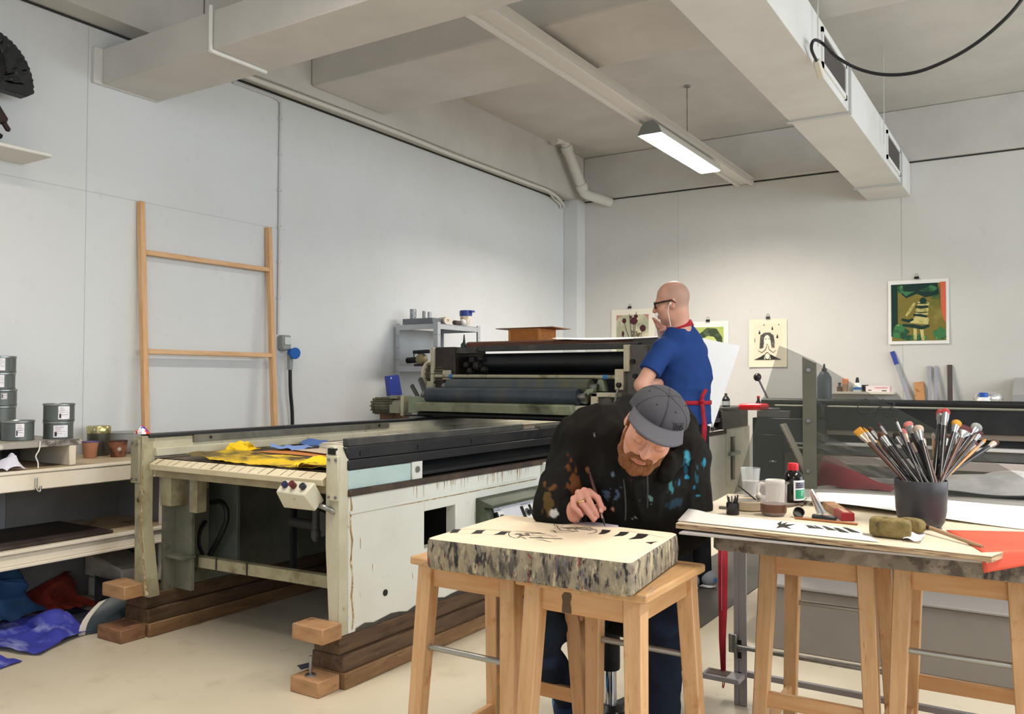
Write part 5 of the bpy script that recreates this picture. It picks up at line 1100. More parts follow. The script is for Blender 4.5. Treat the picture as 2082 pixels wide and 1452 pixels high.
# plastic film, red cloth and bag lying on the grey press
film = mat('plastic_film', '#a9a69d', .35, alpha=.5, v=(('#5b5954', 3, .45, .6, (1, 5, 5)),))
def filmf(u, v):
    p = PY(1662+190*u, 878+85*u+55*v*(1-.3*u), 4.605)
    return p+A(0, .006*math.sin(18*v+6*u)+.003*math.sin(40*v), .006*math.sin(23*v+9*u))
mb = MB(); mb.grid(filmf, 24, 40, 0); mb.build('plastic_film', film, label='crinkled translucent plastic film hanging behind the splash guard', cat='film')
redm = mat('red_cloth', '#8f1d2e', .8, v=(('#6e1524', 5, .45, .65),))
mb = MB()
def redf(u, v):
    h = .002+(.115*math.exp(-((u-.12)/.35)**2)+.03)*math.sin(math.pi*min(1, v*1.0))**.7+.01*math.sin(9*u+4*v)
    return A(-1.03+.36*u, 4.66+.34*v, .670+max(0, h)*(1-u**3))
mb.grid(redf, 22, 18, .003); mb.build('red_cloth', redm, label='dark red cloth lying on the grey press behind the guard', cat='cloth')
bagm = mat('bag_white', '#dcdcdc', .4, v=(('#b9b9ba', 5, .45, .65),))
mb = MB()
def bagf(u, v):
    n_ = math.sin(11*u+3*v)*.012+math.sin(23*u*v+5)*.01
    return A(-.62+.95*u, 4.66+.5*v, .678+(.10*math.sin(math.pi*min(1, u*1.15+.02))**.6*math.sin(math.pi*v*.9+.1)**.5+n_)*.9*(math.sin(math.pi*u)**.3 if 0 < u < 1 else 0) if True else 0)
mb.grid(bagf, 34, 22, .003); mb.build('plastic_bag', bagm, label='white crumpled plastic bag on the grey press at the right', cat='bag')

# ------------------------------------------------------------------ stools
def make_stool(label):
    W_, D_, H = .345, .40, .715
    t = thing('wooden_stool', label, 'stool', (0, 0, 0), 'pine stools carrying the stones')
    sw = mat('stool_wood', '#cfa67a', .5, v=(('#bf9262', 3, .42, .7), ('#8f5f36', 5, .66, .74), ('#5a3d28', 26, .70, .73), ('#b98a5a', 12, .6, .7, (1, 1, 1))), stretch=(16, 16, 1.3))
    swt = mat('stool_seat_wood', '#c9a173', .5, v=(('#be8f5e', 3, .42, .7), ('#8b7f76', 5, .58, .72)), stretch=(14, 2, 14))
    mb = MB(); mb.box(-W_/2-.016, W_/2+.016, -D_/2-.01, D_/2+.01, H-.024, H); mb.build('seat', swt, t, bevel=.006, seg=2)
    tw = .045
    for sx in (-1, 1):
        for sy in (-1, 1):
            top = A(sx*(W_/2-.03), sy*(D_/2-.028), H-.024); bot = A(sx*(W_/2-.03+.028), sy*(D_/2-.028+.05), 0)
            mb = MB(); mb.bar(bot, top, .040, .040, (0, 1, 0), .050, .048); mb.build('leg', sw, t, bevel=.003)
    def legx(z, s): return s*(W_/2-.03+.028*(1-z/(H-.024)))
    def legy(z, s): return s*(D_/2-.028+.05*(1-z/(H-.024)))
    ap = mat('stool_apron_wood', '#cda274', .5, v=(('#c48e58', 3, .42, .7), ('#7b5030', 9, .72, .77)), stretch=(1.3, 16, 16))
    apy = mat('stool_side_apron_wood', '#cda274', .5, v=(('#c48e58', 3, .42, .7),), stretch=(16, 1.3, 16))
    for s in (-1, 1):
        mb = MB(); z = H-.055; mb.box(legx(z, -1), legx(z, 1), legy(z, s)-.010, legy(z, s)+.010, H-.085, H-.024); mb.build('apron', ap, t, bevel=.002)
        mb = MB(); mb.box(legx(z, s)-.010, legx(z, s)+.010, legy(z, -1), legy(z, 1), H-.085, H-.024); mb.build('side_apron', apy, t, bevel=.002)
    mb = MB(); z = .455; mb.cyl((legx(z, -1), legy(z, -1), z), (legx(z, 1), legy(z, -1), z), .009, n=12); mb.build('foot_bar', mat('foot_bar_metal', '#a7a8a2', .35, .7), t, label='metal foot bar')
    mb = MB(); z = .245; mb.bar((legx(z, -1), legy(z, 1), z), (legx(z, 1), legy(z, 1), z), .02, .045); mb.build('rear_rail', ap, t, bevel=.002)
    for s in (-1, 1):
        mb = MB(); z = .14; mb.bar((legx(z, s), legy(z, -1), z), (legx(z, s), legy(z, 1), z), .02, .042); mb.build('side_rail', apy, t, bevel=.002)
    return t
st = make_stool('pine stool with front metal foot bar under the drawn stone')
st.location = (-1.40, 2.16, 0)
st2 = dup(st, (-1.008, 2.118, 0), math.pi, 'pine stool with a dark stain on its apron under the drawn stone')
mb = MB(); Rr = random.Random(9); yy = .1858
mb.face([A(.045+.012*math.cos(a)*(1+.3*Rr.random()), yy, z_)+A(*st.location) for a, z_ in ((0, .632), (0, .648), (-.4, .66), (.3, .675), (1.2, .687), (2.2, .690), (3.0, .676), (2.6, .660), (3.3, .645), (3.1, .632))])
stn = mb.build('stain', mat('stain_grey', '#5e4a38', .8), st); stn.parent = st2
dup(st, (-.605, 2.875, 0), math.radians(181.5), 'pine stool under the left end of the table slab')
dup(st, (-.218, 2.885, 0), math.radians(1.5), 'pine stool with front foot bar under the slab below the brush pot')

# ------------------------------------------------------------------ litho stone with its drawing
stone_side = mat('stone_side', '#a3967c', .8, v=(('#7d7568', 20, .36, .62, (1, 1, .6)), ('#c0b192', 52, .54, .64, (1, 1, .4)), ('#544f48', 40, .50, .62, (1, 1, .35)), ('#5b5f70', 30, .60, .70, (1, 1, .35)), ('#2a292b', 66, .55, .63, (1, 1, .35)), ('#7a4438', 36, .63, .69, (1, 1, .5))), bump=(.5, 60))
stone_top = mat('stone_top', '#e9d8bd', .7, v=(('#e0ccae', 2.5, .5, .75), ('#d9c7ac', 12, .68, .8)))
def stone(name, pts, z0, z1, lab, mside, mtop, n=4, r=.02, cat='stone'):
    """slab with rounded vertical corners and a slightly rounded rim"""
    P = [A(*p) for p in pts]; out = []
    for i, p in enumerate(P):
        a, b = unit(P[i-1]-p), unit(P[(i+1) % 4]-p); s, e = p+a*r, p+b*r
        for k in range(n+1):
            t = k/n; out.append((1-t)**2*s+2*t*(1-t)*p+t*t*e)
    cen = sum(P)/4; mb = MB(); m = len(out); rings = []
    for (z, ins, jit) in ((z0, .006, 0), (z0+.006, 0, .002), ((z0+z1)/2, 0, .0035), (z1-.009, 0, .002), (z1-.002, .003, 0), (z1, .008, 0)):
        rings.append([np.append(o-unit(o-cen)*ins*1.2+unit(o-cen)*jit*math.sin(7*k+z*90), z) for k, o in enumerate(out)])
    for R_ in rings: mb.v += [tuple(p) for p in R_]
    for i in range(len(rings)-1):
        mb.m = 0 if i < len(rings)-2 else 1
        for k in range(m):
            mb.f.append((i*m+k, i*m+(k+1) % m, (i+1)*m+(k+1) % m, (i+1)*m+k)); mb.mi.append(mb.m)
    mb.f.append(tuple(range((len(rings)-1)*m, len(rings)*m))); mb.mi.append(1)
    mb.f.append(tuple(reversed(range(m)))); mb.mi.append(0)
    return mb.build(name, [mside, mtop], label=lab, cat=cat, ang=40)
ZS = .80
cz = [PZ(865, 1094, ZS), PZ(1284, 1145, ZS), PZ(1381, 1084, ZS), PZ(1028, 1046, ZS)]
ls = stone('litho_stone', [p[:2] for p in cz], .717, ZS, 'thick pale stone slab with brush drawing and ink-stained sides', stone_side, stone_top)
inkb = mat('litho_ink', '#1c1718', .6)
washm = mat('litho_wash', '#bfb3bb', .7)
pen = mat('litho_line', '#544b48', .7, v=(('#2a2524', 30, .5, .6),))
def S(cx, cy, dz=.0006): return PZ(830+cx/3.653, 1030+cy/3.653, ZS)+A(0, 0, dz)
mb = MB()
for pl in ([(335, 170), (396, 171), (382, 177), (366, 195), (304, 197), (320, 186)], [(507, 177), (578, 176), (558, 184), (545, 202), (466, 203), (490, 190)], [(692, 185), (760, 188), (732, 196), (715, 211), (633, 211), (665, 200)],
           [(1440, 172), (1507, 178), (1492, 192), (1460, 205), (1410, 207), (1432, 192)], [(1577, 188), (1643, 191), (1625, 207), (1595, 219), (1523, 222), (1558, 206)], [(1705, 201), (1787, 208), (1768, 226), (1735, 240), (1633, 245), (1685, 225)], [(1762, 267), (1858, 261), (1822, 270), (1806, 281)]):
    mb.face([S(*q) for q in pl])
build_split(mb, 'black_bar', inkb, ls)
mb = MB(); mb.face([S(*q, .0003) for q in ((1225, 118), (1390, 116), (1560, 140), (1560, 156), (1440, 150), (1300, 138))]); mb.build('grey_wash', washm, ls)
mb = MB()
def pl(pts, wd=.0022): mb.ribbon(spline([S(*q, .0009) for q in pts], 5), wd*.95)
pl([(345, 172), (440, 170), (560, 172), (760, 184), (930, 196), (1030, 205)], .0018); pl([(1560, 172), (1720, 198), (1905, 234)], .0016); pl([(310, 199), (460, 205), (640, 212)], .001)
for q in ([(1085, 145), (1090, 128), (1150, 118), (1280, 120), (1400, 134)], [(1080, 160), (1120, 158), (1230, 160)], [(1070, 180), (1110, 185), (1170, 180), (1240, 182)], [(1085, 192), (1180, 192), (1240, 188)], [(1100, 140), (1112, 158), (1130, 176)], [(1150, 160), (1240, 156), (1330, 160), (1400, 172)], [(1240, 158), (1300, 164), (1370, 176), (1400, 180), (1385, 195), (1335, 207)], [(760, 186), (745, 205), (760, 225), (800, 238)], [(800, 185), (900, 190), (1020, 205)], [(790, 205), (870, 205), (900, 216), (840, 220), (810, 236)], [(900, 230), (1000, 236), (1150, 240)], [(890, 215), (960, 220), (1060, 212)], [(940, 245), (1000, 252), (1060, 266)], [(860, 205), (920, 200), (1010, 206)]): pl(q, .0026)
for q in ([(1240, 160), (1290, 170), (1360, 178)], [(820, 212), (850, 216), (890, 212)], [(905, 232), (1040, 238), (1140, 240)]): pl(q, .006)
Rr = random.Random(17)
for (cx, cy, rx, ry, n_) in ((1160, 165, 95, 26, 26), (1300, 170, 90, 16, 12), (880, 218, 110, 24, 22), (1020, 235, 110, 16, 8)):
    for i in range(n_):
        x_, y_ = cx+rx*(2*Rr.random()-1), cy+ry*(2*Rr.random()-1); L2 = 25+55*Rr.random(); b_ = 14*(Rr.random()-.5)
        pl([(x_-L2/2, y_+b_*.4), (x_, y_-b_*.5), (x_+L2/2, y_+b_+4)], .0011+.0012*Rr.random())
mb.build('pen_line', pen, ls)

# ------------------------------------------------------------------ table: slab, grey board, plywood
slab_side = mat('slab_side', '#7f7568', .85, v=(('#968a7e', 18, .48, .6), ('#5c534b', 24, .52, .63), ('#3a3634', 9, .64, .70, (1, 1, .3)), ('#a88a4e', 26, .72, .76)), bump=(.5, 50))
stone('stone_slab', [(-.865, 2.515), (.30, 2.535), (.28, 3.02), (-.875, 3.0)], .717, .797, 'grey stained stone slab on the two pine stools carrying the table boards', slab_side, slab_side)
def board(name, pts, z0, z1, m, lab, cat='board'):
    mb = MB(); mb.prism([A(p[0], p[1], z0) for p in pts], (0, 0, z1-z0)); return mb.build(name, m, bevel=.001, label=lab, cat=cat)
bd_pts = [PZ(*q, .825)[:2] for q in ((1374, 1064), (2016, 1132), (2240, 1040), (1480, 1004))]
gb_pts = [PZ(*q, .805)[:2] for q in ((1380, 1083), (2008, 1142), (2200, 1060), (1520, 1020))]
board('grey_board', gb_pts, .800, .806, mat('board_grey_edge', '#bdbab8', .5), 'thin grey board between the stone slab and the plywood')
plyt = mat('plywood_top', '#d9cdb6', .6, v=(('#cdbfa3', 2.5, .45, .7), ('#b7a487', 14, .68, .8)))
plye = mat('plywood_edge', '#9f8568', .7, v=(('#bfa684', 60, .5, .55, (.2, .2, 6)), ('#6b5540', 40, .56, .62, (.3, .3, 5))))
mb = MB(); mb.prism([A(p[0], p[1], .811) for p in bd_pts], (0, 0, .014))
mb.mi = [1 if i == 1 else 0 for i in range(len(mb.f))]
Vv = np.array(mb.v)
mb.mi = [1 if all(abs(Vv[j][2]-.825) < 1e-6 for j in f) else 0 for f in mb.f]
mb.build('plywood_board', [plye, plyt], label='pale plywood table board holding the brush pot and bottles', cat='board')
ZT2 = .8255
def on(px, py, dz=0): return PZ(px, py, ZT2)+A(0, 0, dz)
def tsheet(name, corners, m, lab, dz=.0005, cat='paper', th=.0008, curl=None, nu=16, nv=16, parent=None):
    c = [on(*q, dz) for q in corners]; mb = MB()
    def fn(u, v):
        p = (c[0]*(1-u)+c[1]*u)*(1-v)+(c[3]*(1-u)+c[2]*u)*v
        return p+A(0, 0, curl(u, v) if curl else 0)
    mb.grid(fn, nu, nv, 0)
    V = np.array(mb.v); a, b, d = (V[i] for i in mb.f[0][:3])
    if np.cross(b-a, d-a)[2] < 0: mb.f = [tuple(reversed(f)) for f in mb.f]
    o = mb.build(name, m, label=lab, cat=cat, ang=80); sd_ = o.modifiers.new('thickness', 'SOLIDIFY'); sd_.thickness = th; sd_.offset = 1
    return o, fn
tsheet('paper_sheet', ((1636, 1028), (2130, 1083), (2130, 1034), (1662, 1004)), PAL['paper'], 'large white paper at the back of the plywood table', .0008, curl=lambda u, v: .004+.012*(1-v)*math.exp(-((u)/.5)**2)+.004*math.sin(5*u))
pap, fn = tsheet('test_sheet', ((1378, 1060), (1790, 1104), (1740, 1076), (1400, 1042)), mat('test_paper', '#efece6', .8), 'white test sheet with black brush marks at the front edge of the table', .0006, curl=lambda u, v: .001+.010*math.exp(-(u/.12)**2)*v)
mb = MB()
for pl_ in ([(1580, 1067), (1590, 1062), (1588, 1068), (1602, 1064), (1596, 1069), (1618, 1068), (1600, 1073), (1610, 1078), (1592, 1074), (1578, 1076), (1584, 1071)], [(1638, 1070), (1650, 1071), (1664, 1077), (1645, 1076)], [(1652, 1069), (1660, 1072), (1676, 1078), (1664, 1077)], [(1670, 1071), (1680, 1073), (1702, 1081), (1684, 1080)], [(1694, 1075), (1704, 1076), (1728, 1086), (1708, 1084)], [(1712, 1074), (1724, 1076), (1750, 1086), (1730, 1084)]):
    mb.face([on(*q, .0034) for q in pl_])
build_split(mb, 'brush_mark', inkb, pap)
ros = mat('red_sheet_paper', '#d8553c', .7, v=(('#cb4a34', 4, .45, .7),))
mb = MB()
e0, e1 = on(1924, 1079), on(2110, 1083); f0, f1 = on(1996, 1123), on(2130, 1118)
def redsh(u, v):
    top = e0*(1-u)+e1*u; mid = f0*(1-u)+f1*u
    if v < .75: p = top*(1-v/.75)+mid*(v/.75); return p+A(0, 0, .0012)
    k = (v-.75)/.25; return mid+A(.004*k, -.012*k**.6, -.048*k*(1-.45*u)+.0012)
mb.grid(redsh, 12, 24, 0); o = mb.build('red_sheet', ros, label='orange red paper sheet hanging over the table edge beside the brush pot', cat='paper', ang=80)
sd_ = o.modifiers.new('thickness', 'SOLIDIFY'); sd_.thickness = .001; sd_.offset = 0
tsheet('folded_cloth', ((1836, 1101), (1873, 1106), (1882, 1092), (1842, 1088)), mat('cloth_white', '#e6e2e4', .85, v=(('#a8a4c0', 9, .6, .68),)), 'small white folded cloth beside the sponge', .0008, cat='cloth', curl=lambda u, v: .006+.003*math.sin(7*u))
# sponge and sponge mop with wooden handle
spm = mat('sponge_olive', '#766740', .95, v=(('#8a7a4e', 20, .45, .6), ('#50452c', 30, .55, .66)), bump=(.8, 90))
spt = mat('sponge_top', '#857c66', .95, v=(('#6d6552', 24, .5, .6),), bump=(.8, 90))
def rounded_block(mb, c, a, b, h, n=8, e=4.0, seed=0, jit=.0):
    """super-ellipsoid block standing on c"""
    a, b = np.asarray(a, float), np.asarray(b, float); R_ = random.Random(seed); vs = []; m1, n1 = 14, 28
    sg = lambda x: (abs(x)**(2/e))*(1 if x >= 0 else -1)
    for i in range(m1+1):
        ph = -math.pi/2+math.pi*i/m1
        for k in range(n1):
            t = 2*math.pi*k/n1; r = sg(math.cos(ph)); j = 1+jit*(R_.random()-.5)
            vs.append(c+A(0, 0, h/2)+(a*sg(math.cos(t))*r+b*sg(math.sin(t))*r)*j+A(0, 0, h/2*sg(math.sin(ph))))
    fs = [(i*n1+k, i*n1+(k+1) % n1, (i+1)*n1+(k+1) % n1, (i+1)*n1+k) for i in range(m1) for k in range(n1)]
    mb.add(vs, fs)
mb = MB(); rounded_block(mb, on(1810, 1092), unit(on(1845, 1096)-on(1778, 1089))*.052, A(-.004, .033, 0), .050, e=5, jit=.02, seed=2)
mb.build('sponge', spm, label='olive brown block sponge at the front edge of the table', cat='sponge', ang=60)
t = thing('sponge_brush', 'small sponge on a long wooden stick lying against the brush pot', 'brush', on(1860, 1075))
mb = MB(); rounded_block(mb, on(1853, 1083), A(.034, -.012, 0), A(.008, .02, 0), .040, e=3, jit=.03, seed=3); mb.build('sponge_head', spm, t, ang=60)
mb = MB(); a, b = on(1868, 1080, .02), on(1998, 1116, .004); mb.tube([a, a*.6+b*.4, b], [.006, .0055, .0045], 10); mb.build('stick', mat('stick_wood', '#a4876a', .6, v=(('#8b6f54', 6, .45, .65),)), t)
mb = MB(); a2 = a*.8+b*.2; mb.tube([a, a2], [.0085, .006], 10); mb.build('binding', mat('binding_dark', '#4b3a2c', .6), t)

# ------------------------------------------------------------------ vessels and tools on the table
glass = mat('tumbler_glass', '#dfe3e6', .04, alpha=.25, spec=1.0)
c = on(1526, 1009); t = thing('drinking_glass', 'clear drinking glass half full behind the ink dish', 'glass', c)
mb = MB(); mb.lathe(c, [(.024, 0), (.026, .002), (.033, .09), (.0345, .10), (.033, .10), (.0315, .09), (.0245, .006), (0, .006)], 32); mb.build('glass_body', glass, t)
mb = MB(); mb.lathe(c, [(.0235, .0065), (.0285, .054), (0, .054)], 32); mb.build('liquid', mat('liquid_milky', '#cdbfa8', .1, v=(('#8f8f98', 8, .5, .6),)), t)
c = on(1576, 1030); t = thing('mug', 'white mug standing behind the measuring beaker', 'mug', c)
mb = MB(); mb.lathe(c, [(.026, 0), (.029, .003), (.031, .085), (.029, .087), (.027, .08), (.024, .006), (0, .006)], 32); mb.build('mug_body', mat('mug_white', '#e6e2da', .3), t)
mb = MB(); rr = -CR; mb.tube(spline([c+A(0, 0, .07)+rr*.028, c+A(0, 0, .073)+rr*.048, c+A(0, 0, .05)+rr*.056, c+A(0, 0, .03)+rr*.046, c+A(0, 0, .026)+rr*.028], 5), .0055, 10); mb.build('handle', MATS['mug_white'], t)
c = on(1613, 1024); t = thing('chemical_bottle', 'dark brown bottle with red cap and green-white label on the table', 'bottle', c)
mb = MB(); mb.lathe(c, [(.030, 0), (.0335, .003), (.0345, .01), (.0345, .078), (.032, .09), (.026, .101), (.017, .108), (.016, .114), (0, .114)], 36); mb.build('bottle_body', mat('bottle_dark', '#120d0b', .12), t)
mb = MB(); mb.lathe(c+A(0, 0, .110), [(.0165, 0), (.0175, .002), (.0175, .020), (.016, .0245), (0, .025)], 30); mb.build('red_cap', mat('cap_bright_red', '#cf2230', .35), t, bevel=.001)
view = unit(A(-c[0], -c[1], 0)); ang0 = math.atan2(view[1], view[0])
def wrap(nm, a0, a1, z0, z1, m, r=.0348, parent=None):
    mb = MB(); mb.grid(lambda u, v: c+A(r*math.cos(ang0+math.radians(a0+(a1-a0)*u)), r*math.sin(ang0+math.radians(a0+(a1-a0)*u)), z0+(z1-z0)*v), 12, 1)
    return mb.build(nm, m, parent or t)
lb = wrap('label', 2, 88, .014, .080, mat('label_white', '#e8e8ec', .5))
wrap('green_field', 12, 80, .020, .050, mat('label_green', '#1f8a63', .5), .0350, lb); wrap('grey_field', 12, 80, .054, .074, mat('label_violet_grey', '#6c6a80', .5), .0350, lb)
for i, (a, b) in enumerate(((16, 40), (16, 60), (16, 52))): wrap('label_text', a, b, .069-.006*i, .0715-.006*i, PAL['black'], .0352, lb)
for i in range(3): wrap('label_text', 44, 64-4*i, .043-.006*i, .0455-.006*i, mat('label_pale_green', '#9fd4bd', .5), .0352, lb)
c = on(1573, 1048); t = thing('measuring_beaker', 'clear plastic beaker with brown liquid at the front of the table', 'beaker', c)
bp = mat('beaker_plastic', '#b9b4b0', .08, alpha=.24, spec=1.0)
mb = MB(); mb.lathe(c, [(.026, 0), (.034, .004), (.038, .012), (.0405, .094), (.047, .099), (.047, .101), (.0395, .097), (.0368, .014), (.033, .006), (0, .005)], 36); mb.build('beaker_body', bp, t)
mb = MB(); mb.lathe(c, [(.026, .002), (.0335, .0045), (.0383, .0125), (.0393, .036), (0, .036)], 32); mb.build('liquid', mat('liquid_brown', '#5d3a2c', .3), t)
mb = MB(); mb.tube(spline([c+A(.02, .0, .088), c+A(.012, .008, .05), c+A(.0, .006, .012)], 5), .002, 6); mb.build('stirring_rod', glass, t)
c = on(1524, 1036); t = thing('ink_dish', 'beige round dish of black ink with a pen resting in it', 'dish', c)
mb = MB(); mb.lathe(c, [(.045, 0), (.052, .004), (.056, .028), (.054, .031), (.051, .026), (.045, .012), (0, .012)], 40); mb.build('dish_body', mat('dish_beige', '#cdbba0', .5, v=(('#bba78a', 4, .45, .7),)), t)
mb = MB(); mb.lathe(c, [(.046, .0125), (.0515, .0275), (0, .0275)], 40); mb.build('ink', mat('ink_pool', '#221c1a', .15, v=(('#b98a6a', 3, .60, .64),)), t)
mb = MB(); mb.tube([c+A(.02, .0, .032), c-CR*.035+A(0, 0, .075)], .0022, 8); mb.build('dip_pen', PAL['black'], label='thin black dip pen resting in the ink dish', cat='pen')
mb = MB(); mb.ell(c+CR*.030+A(0, .0, .042), (.010, .010, .011)); mb.build('cotton_ball', mat('cotton', '#ded6cc', .9), label='small white cotton ball on the rim of the ink dish', cat='cotton ball')
c = on(1490, 1046); t = thing('nib_jar', 'small black jar full of pen nibs left of the ink dish', 'jar', c)
mb = MB(); mb.lathe(c, [(.018, 0), (.0195, .002), (.0195, .036), (.0175, .036), (.0175, .005), (0, .005)], 24); mb.build('jar_body', mat('jar_black', '#1b1b1d', .25), t)
R_ = random.Random(6)
for i in range(9):
    a = 2*math.pi*i/9; mb = MB(); p = c+A(.010*math.cos(a), .010*math.sin(a), .018); q = p+A(.006*math.cos(a), .006*math.sin(a), .030+.014*R_.random()); mb.tube([p, q], [.0034, .0022], 6)
    mb.build('nib', PAL['steel'] if i % 2 else PAL['black'], t)
mb = MB(); a, b = on(1462, 1034, .004), on(1560, 1041, .004); mb.bar(a, b, .012, .008); mb.build('graphite_stick', mat('stick_green_grey', '#707366', .5), label='green grey stick lying behind the nib jar', cat='stick', bevel=.002)
c = on(1624, 1052, .014); mb = MB(); ax = unit(A(.35, -.6, .5)); mb.lathe(c, [(.016, -.006), (.0165, .006), (.0145, .006), (.014, -.005), (0, -.005)], 28, ax); mb.build('bottle_cap', PAL['black'], label='open black screw cap lying beside the beaker', cat='cap')
tt = thing('large_clip', 'big steel bulldog clip standing on the table behind the sticks', 'clip', on(1672, 1058))
c = on(1672, 1056); mb = MB(); q = [on(1650, 1057), on(1700, 1060)]; mb.prism([q[0], q[1], q[1]+A(0, .0, .012), q[0]+A(0, 0, .016)], (0, .018, 0)); mb.build('jaw', mat('clip_dark', '#33383a', .4, .4), tt, bevel=.003)
mb = MB()
for dx in (0, .014): mb.tube([c+A(-.010+dx, .006, .014), c+A(-.030+dx*.6, .02, .056), c+A(-.040+dx*.2, .03, .080)], [.0075, .0060, .0045], 8)
mb.build('clip_arm', PAL['chrome'], tt)
mb = MB(); mb.bar(on(1616, 1055, .003), on(1744, 1068, .003), .010, .005); mb.build('wooden_stick', mat('stick_orange', '#a86a3c', .6), label='flat orange brown wooden stick in front of the red box', cat='stick', bevel=.001)
t = thing('red_box', 'long red and brown pencil box lying in the middle of the table', 'box', on(1705, 1050))
a, b = on(1684, 1034, .012), on(1724, 1060, .012)
mb = MB(); mb.bar(a, b, .036, .022); mb.build('box_body', mat('box_card_brown', '#8f6a4c', .6, v=(('#b08a66', 8, .5, .6),)), t, bevel=.001)
mb = MB(); mb.bar(a*.38+b*.62, b+unit(b-a)*.0008, .0372, .0232); mb.build('red_end', mat('box_red', '#8f1b22', .5), t, bevel=.001)
mb = MB(); mb.bar(a*.35+b*.65+A(0, 0, .0118), a*.05+b*.95+A(0, 0, .0118), .016, .0006); mb.build('pale_label', mat('box_pale', '#c9a98c', .6), t)
mb = MB(); mb.bar(on(1600, 1032, .003), on(1637, 1026, .006), .006, .006); mb.bar(on(1630, 1030, .003), on(1640, 1018, .006), .008, .006); mb.build('pen_holder', mat('holder_brown', '#5c4c40', .5), label='small brown pen holder in front of the dark bottle', cat='pen holder', bevel=.001)
mb = MB(); mb.prism([on(1595, 1030, .0), on(1632, 1028, .0), on(1634, 1022, .0), on(1598, 1024, .0)], (0, 0, .006)); mb.build('paper_pad', mat('pad_grey', '#8c8672', .7), label='small grey green pad under the dark bottle', cat='pad')

# ------------------------------------------------------------------ brush pot with its brushes
pc = on(1873, 1071)
potm = mat('pot_charcoal', '#37373a', .42, v=(('#303033', 5, .4, .7), ('#332b2a', 3, .58, .7)))
mb = MB(); mb.lathe(pc, [(.044, 0), (.052, .004), (.060, .018), (.0655, .05), (.0680, .10), (.0685, .130), (.0672, .132), (.0650, .128), (.062, .05), (.050, .008), (0, .008)], 48); mb.build('brush_pot', potm, label='dark grey ceramic pot full of paint brushes', cat='pot')
handles = dict(k=mat('handle_black', '#17171a', .3), b=mat('handle_brown', '#4a2c20', .4), w=mat('handle_wood', '#b98d5c', .5, v=(('#a87a4a', 8, .45, .6),)), r=mat('handle_redwood', '#7a3424', .4), u=mat('handle_navy', '#1a2144', .35))
fer = dict(s=mat('ferrule_silver', '#9a9c9f', .32, .85), c=mat('ferrule_cream', '#b7a89a', .35, .5, v=(('#8f8078', 12, .5, .6),)), g=mat('ferrule_gold', '#b99a5c', .3, .8))
hair = {n: mat('bristle_'+n, h_, .85, v=((h2, 20, .4, .7),), stretch=(4, 4, .6)) for n, h_, h2 in (('mustard', '#c98f2e', '#a06c1c'), ('black', '#17110f', '#2a1d18'), ('maroon', '#4a1a1e', '#2e1014'), ('brown', '#4d2b1c', '#331a10'), ('pink', '#b06a66', '#8f4a48'), ('red', '#a33331', '#7d2324'), ('cream', '#b3a392', '#8c7c6c'), ('grey', '#8f9692', '#6e7470'), ('orange', '#c98032', '#9a5c1e'))}
